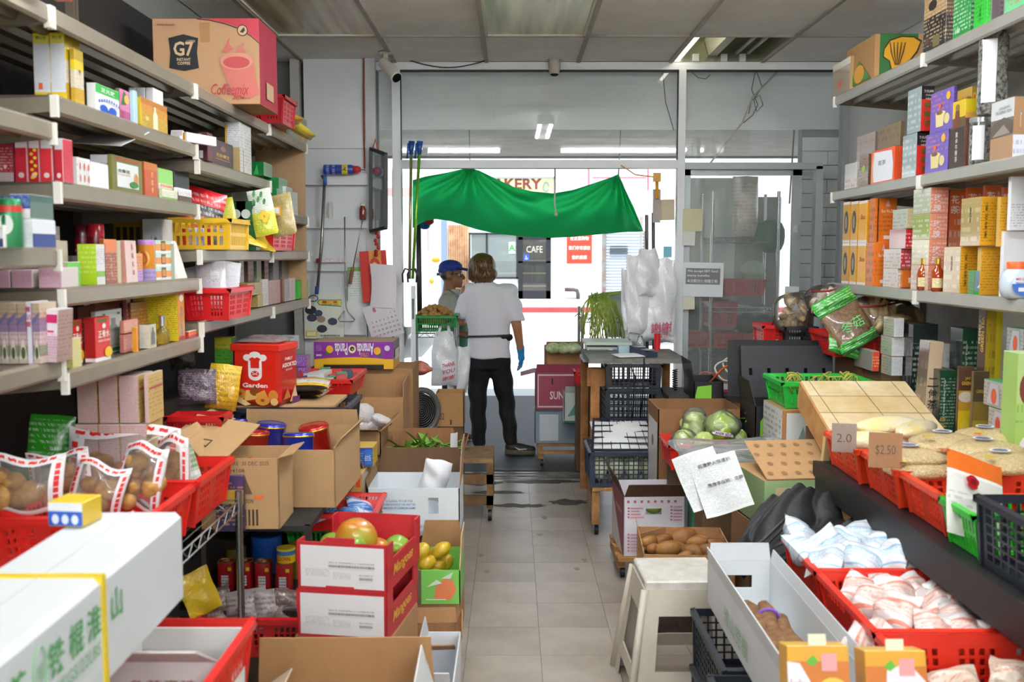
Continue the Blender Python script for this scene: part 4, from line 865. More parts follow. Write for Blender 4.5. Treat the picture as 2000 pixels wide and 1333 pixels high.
for k,(u,v,ro) in enumerate(((563,232,.3),(590,255,.55))):
    c=P(u,v,y=5.55+.2*k);bag('yellow_snack_bag','yellow snack bag %s' % ('slumped on the top shelf end','hanging over the top shelf edge')[k],c+Vector((-.04,0,.0)),.2,.12,.05,bagmat([(1,('#d9a32a','#e8cf4a')[k])],ink='#9a6a1a',rows=5),(pi/2*.9,ro,.4),seed=k+3)
c=P(90,6,y=2.6);LI(2.29,70,102,110,-40,'red_film_pack','red film wrapped pack on the top shelf at the upper left corner',[PK('#b5172a','#7a0f1c',8,9),'#9c1526','#c02034'],Y=2.6,ln=.12)
A=2.0
for k,(a,b,c,v) in enumerate(((300,318,330,284),(332,386,390,284))):
    LI(A,a,b,c,v,'coffee_candy_box','dark box with a coffee bean picture and white barcode, %s' % ('left of two lying flat','right of two lying flat')[k],[PK([(1,'#2a1718')],'#8a5a34',9,14,.0,1),'#2a1718','#38221e'],[('r','f',.1,.15,.45,.75,'#dfe0e6'),('e','f',.85,.45,.12,.3,'#c88a5a')],Y=4.05)
LI(A,388,406,416,258,'maroon_carton','maroon carton with silver barcode label at the shelf front',[PK([(1,'#4a1a20')],'#2c0f14',8,8),'#5a2026','#4a1a20'],[('r','f',.05,.08,.5,.35,'#e4e4e8'),('r','f',.0,.6,.4,.95,'#9a8f90')],Y=4.08)
LI(A,410,414,456,268,'mushroom_tea_box','dark brown box with gold Chinese lettering',['#3a2024',PK('#3b2228'),'#4a2c2e'],[('t','r','花粉靈芝',.5,.42,.15,'#c9a04a',.62),('r','r',.15,.26,.85,.29,'#a07a4a'),('p','r',[(.36,.7),(.5,.82),(.64,.7),(.58,.6),(.42,.6)],'#8a5c50')],inset=.0)
for k,(a,b,c,v) in enumerate(((441,470,476,238),(470,478,492,243))):
    LI(A,a,b,c,v,'tall_display_box','tall clear fronted box %s' % ('with a white information panel','edge-on behind it')[k],[PK([(.5,'#b8a06a'),(.62,'#d9d9da'),(1,'#e8e8ec')],'#8f94a8',14,9,.62,.95),PK('#c9c8c2','#8a8a84',9,4),'#dcdcd8'],[('r','f',.02,.5,.16,.96,'#e9b43a')][:1 if k == 0 else 0],inset=.0)
A=1.85
gtea=lambda: [PK('#0f7a34','#0a5a26',7,9),PK([(1,'#8aa88a')],'#4a6a50',8,8),'#1e9a4a']
for k,(a,b,c,v,z2) in enumerate(((489,516,532,274,.19),(515,545,562,300,.13),(515,541,560,331,.065),(535,560,571,364,.0),(494,524,530,326,.0),(536,556,570,386,-.0))):
    if k == 5: continue
    LI(A+z2,a,b,c,v,'green_tea_box','shiny green tea box, %s' % ('highest at the back','upper front of the stair stack','middle front of the stair stack','pale fronted one low in the stack','with a round white emblem at the back')[k],gtea(),[('e','f',.45,.55,.25,.3,'#dfe9e0')] if k == 4 else [('p','f',[(.2,.1),(.5,.8),(.6,.1)],'#3fae5c')],inset=.02+.04*(k < 1),h=.066 if k else .075)
for k,(a,b,c,v) in enumerate(((571,574,582,375),(562,568,574,375))):
    LI(A,a,b,c,v,'slim_green_box','slim box with a green edge at the shelf end, %s' % ('right','left')[k],['#2aa848',PK('#cfd6cf','#7a8a7a',8,6),'#d6dcd6'],inset=.0)
mb=MB();x0_,x1_=x_of(549,6.12,1.6),x_of(600,6.12,1.6);mb.box(-.15,.15,0,.006,0,1.02)
solo('cardboard_sheet',mb,CARD('#b6936c'),'brown cardboard sheet closing the street end of the left shelves','cardboard',(x1_-.15,6.10,1.352))
A=1.642
Yk=4.08;xr=x_of(444,Yk,A);xl_=x_of(336,Yk,A)
cr=basket('yellow_crate','yellow plastic crate of packets at the front of the shelf',((xl_+xr)/2+.0,Yk,A),xr-xl_+.02,.28,.125,'#e8b820','rows2',taper=.97,cat='crate')
for k in range(5):
    LI(A+.01,352+16*k,366+16*k,372+16*k,446,'red_packet','red and silver packet standing in the yellow crate, %s from the left' % ORD[k],[PK([(1,('#c8202c','#d8c4c0','#b9c4d6','#c8303a','#8a8f96')[k])],'#7a1a22',6,6),'#b8b8b8','#ddd'+'ddd'],Y=4.14+.02*k,ln=.05,cat='packet')
for k,(u,v,wd,hh,col,rz) in enumerate(((425,400,.1,.2,'#d8d03a',.2),(500,378,.11,.26,'#e4e2da',.1),(535,382,.12,.24,'#b3a36a',-.1),(458,398,.1,.18,'#8aa0a0',.15),(480,398,.11,.19,'#e2dc3c',.05))):
    Y_=4.62+.1*k;X=x_of(u+22,Y_,A+.15)
    m=bagmat([(.5,'#dfe04a'),(1,'#e3e6dc')] if col == '#e4e2da' else [(1,col)],ink=('#3c8a34','#3c8a34','#6a5a2a','#4a6a8a','#b0a82a')[k],rows=15)
    o=bag('tea_pouch','%s in the red basket on the shelf' % ('yellow tea pouch at the left','white pouch with green leaves and a yellow flower','clear pouch of dried flowers with an amber label','grey blue pouch behind the yellow ones','bright yellow pouch in the middle')[k],(X,Y_,A+.07),wd,hh*.85,.05,m,(-.12,-.2,rz),seed=20+k,base_t=1)
    if k == 1:
        for (a,b,r) in ((-.02,.2,.012),(.012,.19,.012),(-.005,.17,.012),(.02,.155,.011),(-.03,.16,.011)):
            mb=MB();mb.poly([(a+r*.6*cos(q)+.004*sin(q),-.031,b+r*1.2*sin(q)) for q in (2*pi*i/10 for i in range(10))]);part('printed_leaf',mb,M('#2f7a30',.4),o)
        for q in range(4): mb=MB();mb.poly([(.008+.016*cos(q*1.57)+.013*cos(t_),-.034,.085+.018*sin(q*1.57)+.013*sin(t_)) for t_ in (2*pi*i/10 for i in range(10))]);part('printed_petal',mb,M('#e6c52a',.4),o)
    if k == 2:
        mb=MB();mb.poly([(-.01+.028*cos(q),-.036,.12+.034*sin(q)) for q in (.6,2.3,3.7,5.4)]);part('amber_label',mb,M('#e2a02a',.4),o);mb=MB();mb.poly([(-.01+.018*cos(q),-.0375,.12+.022*sin(q)) for q in (.6,2.3,3.7,5.4)]);part('label_text_panel',mb,M('#eef0f2',.4),o)
basket('red_basket','red plastic basket of tea pouches on the middle shelf',(-1.31,4.98,A),.24,.5,.12,'#d6202a','slots',taper=.92)
for k,(u,v,rz) in enumerate(((495,470,.15),(520,478,.5))):
    c=P(u,v,x=-1.21+.02*k);bag('yellow_foil_bag','yellow foil bag %s' % ('lying over the shelf edge, upper','drooping over the shelf edge, lower')[k],c+Vector((-.05,0,-.01)),.24,.2,.06,bagmat([(1,'#e3bf1e')],bump=.6),(-1.1,.25,rz+.3),seed=31+k,wr=.2)
mb=MB();pillow(mb,.2,.26,.04,5);o=solo('red_chip_bag',mb,bagmat([(.5,'#c31722'),(.7,'#1c1416'),(1,'#d4202a')],ink='#e8d8d0',rows=6),'red and black snack bag leaning below the shelf end','bag',(x_of(400,4.35,1.75)-.05,4.35,A+.02),(-.2,.25,.5),smooth=True)
for k,u in enumerate((404,427,449,470,489)):
    Y_=4.72;mb=MB();mb.box(-.045,.045,0,.08,0,.23);o=solo('green_carton',mb,PK('#0d5a2c','#083a1c',6,8),'dark green carton with a white round emblem at the back, %s from the left' % ORD[k],'box',(x_of(u,Y_,1.75)-.02,Y_,A))
    mb=MB();mb.poly([(.022*cos(q),-.001,.17+.022*sin(q)) for q in (2*pi*i/12 for i in range(12))]);part('emblem',mb,M('#c9d4cc',.5),o)
LI(1.85,545,560,572,364,'white_green_box','white and pale green box at the shelf end above the red basket',[PK('#cfd6ce','#5a8a5c',7,7),PK('#b9c6bd','#7c8f80',8,6),'#dfe4de'],inset=.0)
A=1.352
Yk=4.06;xl_,xr=x_of(366,Yk,A),x_of(440,Yk,A)
basket('red_basket','red plastic basket of white pouches on the lowest left shelf',((xl_+xr)/2,Yk,A),xr-xl_+.03,.36,.13,'#dc1f26','slots',taper=.88)
for k,(u,v,wd,hh,ry) in enumerate(((416,510,.13,.2,-.06),(392,515,.1,.18,-.25),(440,508,.1,.2,.12))):
    Y_=4.2+.07*k;bag('white_pouch','white printed pouch in the red basket, %s' % ('front one','left one slumped','rear one edge-on')[k],(x_of(u,Y_,A)-.0,Y_,A+.04),wd,hh,.04,bagmat([(1,'#e3e7ec')],ink='#a9b2be',rows=16,lo=.4,hi=.7),(-.06,ry,.2*k-.1),seed=41+k,base_t=1)
gold='#a98f4c'
rowB=[(458,484,510,556-16,.065,'#9c8648','gold box on top of the pair'),(484,504,517,574,0,'#a9934e','gold box under the pair'),(509,514,525,546,0,'#c9c4bc','silver wrapped box'),(521,526,548,548,0,'#b08a80','rose box with print'),(548,552,556,546,0,'#7a4a36','thin brown box'),(553,556,566,546,0,'#a8a8a4','clear wrapped box'),(564,568,577,544,0,'#d3bdbd','pale rose box'),(570,583,602,549,0,'#39b83a','bright green box at the end')]
for k,(a,b,c,v,z2,col,nm) in enumerate(rowB):
    LI(A+z2,a,b,c,v,'herbal_box',nm+' on the lowest left shelf',[PK(col,'#5a4a34',7,9),PK(col,'#3a2f24',9,10),col],inset=.02,h=.063 if k < 2 else None)
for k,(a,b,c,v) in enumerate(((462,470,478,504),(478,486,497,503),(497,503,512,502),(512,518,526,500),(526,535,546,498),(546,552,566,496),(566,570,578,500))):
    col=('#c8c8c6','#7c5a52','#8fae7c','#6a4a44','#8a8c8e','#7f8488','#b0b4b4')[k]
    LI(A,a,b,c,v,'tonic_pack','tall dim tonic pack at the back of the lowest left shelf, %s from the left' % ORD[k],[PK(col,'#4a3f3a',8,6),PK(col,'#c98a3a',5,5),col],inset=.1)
A=.778
pk=PK('#d9c3bd','#b5707c',26,40,.02,.98,.5,.05,.8)
for k,(a,b,c,v) in enumerate(((152,191,196,736),(194,231,236,735),(234,272,288,734),(284,292,316,732))):
    LI(z_of(829,3.3)+.001,a,b,c,v,'pink_pattern_box','pink lattice patterned box under the left shelves, %s from the left' % ORD[k],[pk,PK('#cbb070','#a8703c',7,5),'#cdbdb4'],[('r','r',.05,.68,.95,.72,'#b5404a')] if k > 1 else [],Y=3.3,ln=.14)
for k,(a,b,c) in enumerate(((152,196,198),(197,238,240),(239,290,316))):
    LI(A,a,b,c,829,'pink_pattern_box','pink lattice patterned box in the lower row, %s from the left' % ORD[k],[pk,PK('#cbb070','#a8703c',7,5),'#cdbdb4'],Y=3.3,ln=.16)
# ================================================================== RIGHT WALL SHELVING
XQ=1.81
RL=M('#a9a89f',.3,metal=.3,var=.08,vs=9);RDK=M('#a5a196',.35,metal=.25,var=.1,vs=9)
gondola('gondola_shelving','grey metal shelving bay on the right wall nearest the street',4.452,5.66,(1.46,1.97,2.5),XQ,-1,.5,low=(.85,.5),back='#cfd1cd',lipm=RL,deckm=RDK,zback=2.9)
gondola('gondola_shelving','grey metal shelving bay on the right wall nearer the camera',3.23,4.448,(1.46,1.97,2.5),XQ,-1,.5,low=(.85,.5),back='#cfd1cd',lipm=RL,deckm=RDK,zback=2.9)
gondola('gondola_shelving','grey metal shelving bay on the right wall beside the camera',2.0,3.226,(1.46,1.97,2.5),XQ,-1,.5,low=(.85,.5),back='#cfd1cd',lipm=RL,deckm=RDK,zback=2.9)
def RI(z,uF,uA,uR,vT,name,label,mats,items=(),inset=.0,Y=None,ln=None,cat='box',group=None,h=None,lean=0,rot=0,wd=None):
    """box on a right shelf: aisle face uF..uA, camera face uA..uR, top row vT at the near aisle edge"""
    z += .002
    if Y is None:
        X=XQ+.012+inset;Y=y_of(uA,X,z)
    else: X=x_of(uA,Y,z)
    d=ln or max(.02,y_of(uF,X,z)-Y);w=wd or max(.015,x_of(uR,Y,z)-X);hh=h or (z_of(vT,Y)-z)
    return pbox(name,label,cat,((X+w/2),Y,z),w,d,hh,mats,items,group=group,lean=lean,rot=rot)
clr='#cfc9bf'
A=2.5
RI(A,1625,1659,1681,109,'clear_display_box','film wrapped tan box at the far end of the top right shelf',[PK('#b99a6c',None,coat=.5,r=.15),PK([(.8,'#a58f78'),(1,'#cfc4b4')],coat=.5,r=.12),'#c9a878'],[('e','l',.45,.35,.08,.1,'#e8562a')])
g=RI(A,1652,1707,1800,66,'banana_carton','kraft carton with a yellow banana bunch on a green panel',[PK('#b98c5c',r=.7,coat=0),PK([(1,'#a9814f')],r=.7,coat=0),'#b58a5c'],[('p','f',[(.1,.0),(.62,.0),(.62,.35),(.9,.6),(.9,1),(.1,1)],'#2c6a2c'),('p','f',[(.36,.18),(.5,.18),(.52,.3),(.75,.42),(.9,.62),(.98,.86),(.8,.95),(.55,.96),(.3,.88),(.18,.68),(.16,.5),(.3,.42)],'#3a2c12'),('p','f',[(.38,.2),(.48,.2),(.5,.32),(.73,.45),(.87,.64),(.94,.83),(.8,.92),(.55,.93),(.32,.85),(.2,.67),(.19,.52),(.32,.43)],'#e2a41e')] +[('p','f',[(.30+.08*i,.82),(.32+.08*i,.82),(.36+.06*i,.6),(.44+.02*i,.34),(.42+.02*i,.34),(.33+.06*i,.6)],'#5a3c10') for i in range(5)] +[('e','f',.82,.3,.1,.14,'#1d1612'),('p','l',[(.1,.1),(.5,.6),(.9,.1)],'#3c7a2e'),('e','l',.5,.3,.18,.2,'#d89a2a')],inset=.02)
RI(A,1802,1846,1862,-42,'black_tea_carton','tall kraft and black carton on the near end of the top right shelf',[PK([(.45,'#231d1b'),(.8,'#5a4030'),(1,'#8a6a48')],'#c9a878',10,6),PK([(.55,'#1d1a1a'),(1,'#a98a62')],'#d8c09a',10,8),'#a98a62'],[('e','l',.2,.2,.1,.05,'#5c3a2a'),('r','l',.45,.05,.75,.22,'#6a5f3a'),('e','l',.4,.72,.18,.08,'#2a2220')])
RI(A,1860,1894,1902,-60,'green_pills_box','deep green box with white print on the top right shelf',[PK('#177a35','#dff0df',8,8),PK('#1d8a3c','#d7efd8',9,9),'#1d8a3c'],[('t','l','100',.3,.12,.08,'#f2f7ee',.25)])
RI(A,1901,1926,1935,-75,'bright_green_box','bright green box with dark lettering on the top right shelf',[PK('#2fc437','#157a1f',9,6),PK('#27b832','#1c6a24',8,6),'#35cc3e'],[('v','l','决明子',.5,.3,.09,.07,'#173a14')])
RI(A,1936,1952,1960,-75,'dark_picture_box','dark picture box between the green ones on the top right shelf',[PK('#4a3b46','#b08a7a',7,7),'#5a4a50','#6a5a5c'])
RI(A,1961,2000,2010,-85,'mint_box','mint green box cut by the upper right picture edge',[PK('#49b56c','#d0482f',7,7),PK('#6ec48a','#c33',6,6) if False else PK('#6ec48a','#c8432f',6,6),'#7fd09a'])
A=1.97
RI(A,1649,1672,1678,316,'clear_pack','small clear pack at the far end of the middle right shelf',[PK('#c4c0b8',coat=.5,r=.15),PK('#cfccc6','#d8733a',3,3,.1,.4,.15,.5),clr],inset=.01)
RI(A,1677,1695,1702,300,'brown_pack','brown pack with a yellow-green sticker on the middle right shelf',[PK('#6f5640',coat=.4,r=.2),PK('#7c5f46','#4a3424',6,5,coat=.4,r=.2),'#8a6a4c'],[('e','l',.5,.55,.18,.12,'#9fc43a')],inset=.005)
o=RI(A,1700,1745,1761,284,'oolong_gift_box','orange-red box with a white oval label on its front',[PK('#e0501f','#a83414',12,7),PK('#e8572a'),'#2a2422'],[('p','l',[(.05,.06),(.95,.06),(.97,.5),(.9,.9),(.1,.94),(.03,.5)],'#e8ebee'),('p','l',[(.05,.06),(.14,.06),(.1,.5),(.16,.9),(.1,.94),(.03,.5)],'#e2a070'),('t','l','茗茶',.5,.6,.14,'#8a8f96',.35)],inset=.0)
RI(A,1671,1706,1711,256,'brown_clear_box','tall brown wrapped box behind the small packs on the middle right shelf',[PK('#8f7c6c',coat=.5,r=.15),PK('#a8978a','#8a7464',6,6,coat=.5,r=.15),'#b5a596'],inset=.16)
RI(A,1711,1755,1763,236,'red_label_box','brown box with a dark red label standing high at the back',[PK('#7a6246'),PK('#86704e','#4a3a28',5,6,.75,.95),'#8f7854'],[('r','l',.25,.18,.75,.62,'#8a2f36'),('r','l',.45,.38,.58,.5,'#b9e04a')],inset=.12)
for k,(a,b,c,v) in enumerate(((1761,1788,1813,258),(1768,1794,1820,180))):
    z2=0 if k == 0 else .0;o=RI(A,a,b,c,v,'oolong_tin_box','red oolong box with green Chinese characters, %s of the two' % ('lower','upper')[k],[PK([(.7,'#d9261d'),(1,'#1d1516')]),PK('#93a3a3','#c8d4d2',4,4,coat=.6,r=.1),'#241a1a'],[('v','f','鐵觀音',.6,.58,.2,.13,'#3f6a2a'),('t','f','TI KUAN',.55,.88,.06,'#e8e0dc',.7),('t','f','Oolong',.6,.79,.06,'#e8e0dc',.55,0,.3),('t','f','中國烏龍',.6,.71,.05,'#f0d8d0',.55)],inset=.0)
    if k == 1: hb=bpy.data.objects['oolong_tin_box'].dimensions.z;o.location.z=A+.002+hb;o.scale.z=hb/o.dimensions.z
for k,(a,b,c,v) in enumerate(((1806,1850,1857,252),(1813,1857,1864,172))):
    o=RI(A,a,b,c,v,'purple_tea_box','purple tea box with a jug picture, %s of the two' % ('lower','upper')[k],[PK('#4a3180','#8a70c0',6,5),PK('#6a55a8','#c07a5a',5,6,.5,.95),'#5b479a'],[('p','l',[(.28,.12),(.6,.12),(.62,.35),(.7,.45),(.55,.5),(.25,.48)],'#d8c98c'),('e','l',.75,.28,.12,.13,'#cfc08a'),('e','l',.43,.46,.14,.05,'#7a5c34'),('e','l',.8,.82,.09,.1,'#e8a82a'),('e','l',.45,.62,.05,.07,'#f0602a')],inset=.0)
    if k == 1: hb=bpy.data.objects['purple_tea_box'].dimensions.z;o.location.z=A+.002+hb;o.scale.z=hb/o.dimensions.z
RI(A,1852,1881,1906,192,'burdock_tea_box','tall brown box with a gold top and a farmer figure',[PK([(.72,'#6b423a'),(.8,'#d8a048'),(1,'#e3c81e')],'#8f6358',22,9,.2,.6),PK([(.6,'#33241e'),(.75,'#5f4a2a'),(1,'#cdb024')]),'#e0c02a'],[('v','l','黄金牛蒡茶',.5,.5,.09,.08,'#d8cdbd'),('p','l',[(.3,.6),(.7,.6),(.62,.85),(.5,.95),(.38,.85)],'#6a3a2a'),('e','l',.5,.9,.13,.05,'#8a6a2c')],inset=-.0)
RI(A+.0,1864,1892,1910,168,'gold_flower_box','gold box with a yellow flower seal behind the brown burdock box',[PK('#a8863c'),PK('#b9953f','#7a5f24',5,5),'#c4a04a'],[('e','f',.3,.88,.2,.05,'#f0c52a'),('e','f',.3,.88,.1,.025,'#e8702a')],inset=.1)
def black_jar(k,u,v0,v1,lab,wpx):
    Y_=y_of(u,1.87,A+.1);r=wpx/2*Y_/F;zt=z_of(v0,Y_);zb_=max(A+.002,z_of(v1,Y_)) if k else A+.002;hh=zt-zb_
    mb=MB();mb.lathe([(r*.95,0),(r,.004),(r,hh-.02),(r*.97,hh-.012)],20)
    o=solo('seed_jar',mb,M('#17181b',.12,h2='#9a9a90',vs=70,coat=.6),lab,'jar',(1.87+.02*k,Y_,zb_),smooth=40)
    mb=MB();mb.lathe([(r*1.03,hh-.02),(r*1.03,hh-.002),(r*.98,hh)],20);part('lid',mb,M('#c3c6c8',.25,metal=.8),o,40)
    mb=MB();n=8;a0,a1=pi+.35,pi+1.35
    mb.grid(lambda a,b: (r*1.012*cos(a0+(a1-a0)*a),r*1.012*sin(a0+(a1-a0)*a),hh*(.12+.7*b)),n,1);lb=part('paper_label',mb,M('#e7e9ec',.6),o)
    return o,hh
o,hj=black_jar(0,1917,230,305,'jar of black seeds with a silver lid and white label, lower of two',45)
o2,_=black_jar(0,1934,148,228,'jar of black seeds with a silver lid and white label, upper of two',54);o2.location.z=A+.004+hj
RI(A,1932,1976,2030,188,'puerh_tea_box','tall kraft and white organic pu-erh tea box',[PK([(.38,'#e4e6ee'),(1,'#a9805c')],'#7a74a8',4,12,.0,.36),PK([(.38,'#a3805f'),(.68,'#6f665c'),(1,'#c9cdcd')]),'#8f6a48'],[('p','l',[(.0,.38),(1,.42),(1,.62),(.6,.7),(.2,.64),(0,.55)],'#5a5148'),('p','l',[(.1,.4),(.9,.42),(.6,.58)],'#8f857a'),('t','l','ORGANIC',.62,.86,.045,'#8a9092',.5),('t','l','PU-ERH TEA',.6,.79,.05,'#7a8082',.7),('r','f',.24,.5,.27,.7,'#c9b79a'),('e','f',.26,.72,.03,.02,'#8fc4e0')],inset=.0)
A=1.46
def vial(o_=0): return [('e','l',.5,.5,.3,.28,'#2c2620'),('e','l',.5,.5,.18,.16,'#8a8474')]
for r_ in range(2):
    for k,(a,b) in enumerate(((1643,1656),(1658,1671),(1673,1689))):
        o=RI(A,a,b,b+3,475,'tonic_vial_box','narrow yellow tonic box with a vial print, %s of the %s row' % (('left','middle','right')[k],('lower','upper')[r_]),[PK('#e8a01e'),PK([(.07,'#e6dcd4'),(.93,('#c8951e','#d59a22','#e8a516')[k]),(1,'#ece6e0')]),'#e9e2d8'],(vial() if k < 2 else [('t','l','Shou',.55,.62,.12,'#a83a1c',.6,.01,.3)]),inset=.0)
        hb=o.dimensions.z
        if r_: o.location.z += hb+.001
for k,(a,b,c,v,up) in enumerate(((1690,1704,1709,474,0),(1694,1704,1708,474,1),(1704,1710,1737,473,0),(1708,1712,1747,473,1),(1756,1762,1800,430,2))):
    o=RI(A,a,b,c,v,'shou_wu_box','orange tonic box with white script, %s' % ('edge-on at the foot of the stack','edge-on at the top of the stack','lower front one','upper front one','right one partly behind wrapped packs')[k],[PK([(1,'#e0741f')],'#8a3f10',6,9,.2,.6),PK('#cf6f24','#3a2a22',3,3),'#e8894a'],[('t','f','Shou Wu Chih',.5,.7,.075,'#f4ead8',.75,.01,.2),('p','f',[(.36,.8),(.5,.96),(.64,.8)],'#e6b0a8'),('r','f',.3,.07,.75,.15,'#efe7de')] if k > 1 else [],inset=.012*max(0,k-1))
    if up: o.scale.z=.5 if up == 2 else 1;o.location.z=A+.004+(bpy.data.objects['shou_wu_box'].dimensions.z if up == 1 else 0)
    if up == 2: o.scale.z=1
clear=lambda h,i='#ffffff': PK(h,i,3,3,coat=.7,r=.1)
stk=[(1724,1752,1776,526,0,'#cdbdb2','#d8d0c6','lowest'),(1724,1757,1777,491,1,'#d24050','#d4c7be','second'),(1734,1765,1779,462,2,'#e0303a','#c89a9a','third'),(1739,1766,1779,424,3,'#ece0a0','#cfcdc4','topmost')]
hz_=.094
for (a,b,c,v,n,cf,cs,nm) in stk:
    o=RI(A,a,b,c,500,'wrapped_tea_pack','film wrapped tea pack, %s of the left wrapped stack' % nm,[clear(cf),clear(cs,'#b59a92'),clear('#ddd6cc')],inset=.02,h=hz_-.002);o.location.z=A+.002+n*hz_
for n in range(4):
    o=RI(A,1778,1811,1846,500,'flower_tea_pack','pink flowered tea pack with a film wrapped side, %s of the middle stack' % ('lowest','second','third','topmost')[n],[PK('#e8977a','#f4e4e0',4,5,.05,.95),clear(('#cfb9a4','#c9c09a','#a8b06a','#c2bfae')[n],'#e8e4dc'),'#e7b9a8'],[('v','f','玫瑰',.4,.6,.4,.3,'#f6eeee')],inset=.0,h=.112);o.location.z=A+.002+n*.113
for k,(a,b,c,v) in enumerate(((1845,1848,1880,370),(1880,1882,1913,366),(1914,1916,1950,362),(1950,1952,1966,366))):
    RI(A,a,b,c,v,'pink_orange_box','tall orange and pink tea box at the back, %s from the left' % ORD[k],[PK([(.6,'#e08a62'),(1,'#e46f34')],'#f2e2da',5,4,.1,.95),'#cf4a3a','#e88a5a'],[('v','f','花茶',.35,.9,.1,.08,'#f6efe8')],inset=.1)
for k,(a,b,c,v,up) in enumerate(((1841,1873,1910,482,0),(1871,1909,1946,398,1))):
    o=RI(A,a,b,c,482,'jasmine_tea_box','golden jasmine tea box with a clear front panel, %s of the stack' % ('lower','upper')[k],[PK('#e0a31c','#6a4a10',10,16,.08,.92),clear('#b59a6c','#d8c8a8'),'#e5b03a'],[('v','l','莉花茶',.5,.75,.11,.1,'#5a4a2c'),('t','f','茉莉花茶',.3,.5,.14,'#4a3408',.7,.01,0,pi/2)],inset=-.0)
    if up: o.location.z=A+.004+bpy.data.objects['jasmine_tea_box'].dimensions.z
RI(A,1906,1913,1952,483,'jasmine_tea_box','golden jasmine tea box behind the green packet, lower',[PK('#dea21e','#6a4a10',10,14),'#c9a24a','#e5b03a'],inset=.02);o=RI(A,1940,1946,1968,483,'jasmine_tea_box','golden jasmine tea box at the right end, upper',[PK('#dba022','#6a4a10',10,9),'#c9a24a','#e5b03a'],inset=.02);o.location.z += o.dimensions.z+.002
RI(A,1889,1902,1949,529,'ginseng_drink_box','small green box with an orange bottle picture',[PK([(.15,'#3aa33e'),(1,'#7f93a8')]),PK('#2c8a4a','#c8402a',4,4),'#4fae60'],[('p','f',[(.6,.15),(.85,.15),(.82,.6),(.76,.8),(.7,.8),(.64,.6)],'#e2602a'),('e','f',.3,.7,.1,.14,'#d84a2a'),('p','f',[(.1,.3),(.5,.8),(.4,.3)],'#d8e4ea')],inset=-.0)
def amber(u,lab):
    Y_=y_of(u,1.825,A);mb=MB();mb.lathe([(.018,0),(.026,.004),(.027,.07),(.022,.092),(.012,.105),(.012,.122)],16,sx=1);o=solo('amber_bottle',mb,M('#9c3c0c',.06,coat=.6),lab,'bottle',(1.825,Y_,A+.002),smooth=True)
    mb=MB();mb.lathe([(.013,.118),(.013,.142),(.011,.144)],14);part('cap',mb,M('#d8b24a',.3,metal=.7),o,40)
    mb=MB();mb.grid(lambda a,b: (.0275*cos(pi+.3+2.2*a),.0275*sin(pi+.3+2.2*a),.018+.04*b),8,1);part('paper_label',mb,PK('#e3d9a8','#6a5a2a',4,8),o)
amber(1802,'amber bottle with a gold cap in front of the flowered packs, left');amber(1830,'amber bottle with a gold cap in front of the flowered packs, right')
RI(A,1950,1956,2020,452,'white_carton','plain white carton at the right end of the lower shelf',[PK('#eceef0'),'#e4e6e8','#eef0f0'],inset=.03);o=RI(A,1960,1966,2030,330,'white_carton','plain white carton with fine blue print stacked at the right edge',[PK('#eff0f2','#8a8fb0',12,12,.05,.5),'#e4e6e8','#eef0f0'],inset=.03,h=.2);o.location.z=A+.004+bpy.data.objects['white_carton.003'].dimensions.z if 'white_carton.003' in bpy.data.objects else o.location.z
Y_=y_of(1983,1.82,A);mb=MB();mb.lathe([(.03,0),(.046,.008),(.055,.03),(.057,.06),(.05,.09),(.034,.106),(.03,.11)],20);o=solo('salt_jar',mb,M('#c9d6e0',.1,coat=.5),'round clear jar of bath salt with an orange lid at the right edge','jar',(1.82,Y_,A+.002),smooth=True)
mb=MB();mb.lathe([(.033,.106),(.034,.13),(.031,.134)],18);part('lid',mb,M('#e5642c',.4),o,40)
mb=MB();mb.poly([(-.0+.043*cos(q),-.0585-.0,.055+.043*sin(q)) for q in (2*pi*i/24 for i in range(24))]);lb=part('round_label',mb,PK([(.5,'#3f6fc0'),(1,'#e2ecf6')]),o)
lettering('Natural Salt',(0,-.0592,.058),(1,0,0),(0,0,1),.008,M('#2b4fa0',.5),o,w=.06);lettering('MEI DU BEI',(0,-.0592,.072),(1,0,0),(0,0,1),.009,M('#d8385a',.5),o,w=.06);mb=MB();mb.box(-.02,.04,-.0595,-.0588,.028,.042);part('price_sticker',mb,M('#eef1f4',.5),o)
A=.85
cgt=lambda: [PK([(1,'#12472c')],'#c9d8cc',12,10,.1,.9),PK([(1,'#24302a')],'#5a6a60',5,5,coat=.6,r=.12),'#1c2a24']
def cg(o,w=.6): pass
def DI(zb,*a,**k): return RI(zb,*a,**k)
for k,(a,b,c,v,zb_) in enumerate(((1806,1833,1864,724,A),(1849,1873,1904,642,A))):
    DI(zb_,a,b,c,v,'china_green_tea_box','dark green tea box with a white spine title, %s' % ('front one by the wooden crate','taller one behind')[k],cgt(),[('t','f','China Green Tea',.26,.58,.1,'#e9efe6',.55,.012,0,pi/2),('v','f','绿茶',.22,.25,.1,.08,'#c9a04a')],inset=.0 if k == 0 else .09)
DI(A,1866,1868,1897,716,'jasmine_green_box','brown and yellow jasmine green tea box by the deck edge',[PK([(.42,'#e8cc1c'),(.68,'#c9a02c'),(1,'#5a3c28')]),'#4a3224','#5a3c28'],[('t','f','JAS',.6,.84,.045,'#e3b72a',.35),('t','f','GREEN',.5,.78,.045,'#e3b72a',.6),('e','f',.5,.6,.5,.07,'#e6ddc6'),('e','f',.5,.2,.3,.12,'#f0d83a')],inset=-.0)
DI(A,1893,1896,1927,726,'premium_tea_box','olive brown tea box with a yellow foot beside the jasmine one',[PK([(.38,'#a8981c'),(.62,'#8a7426'),(1,'#4d3c28')]),'#5a4a2c','#5a4a30'],[('t','f','GREEN',.5,.75,.04,'#c9a83a',.6),('e','f',.45,.2,.3,.13,'#c4b43a')],inset=-.02)
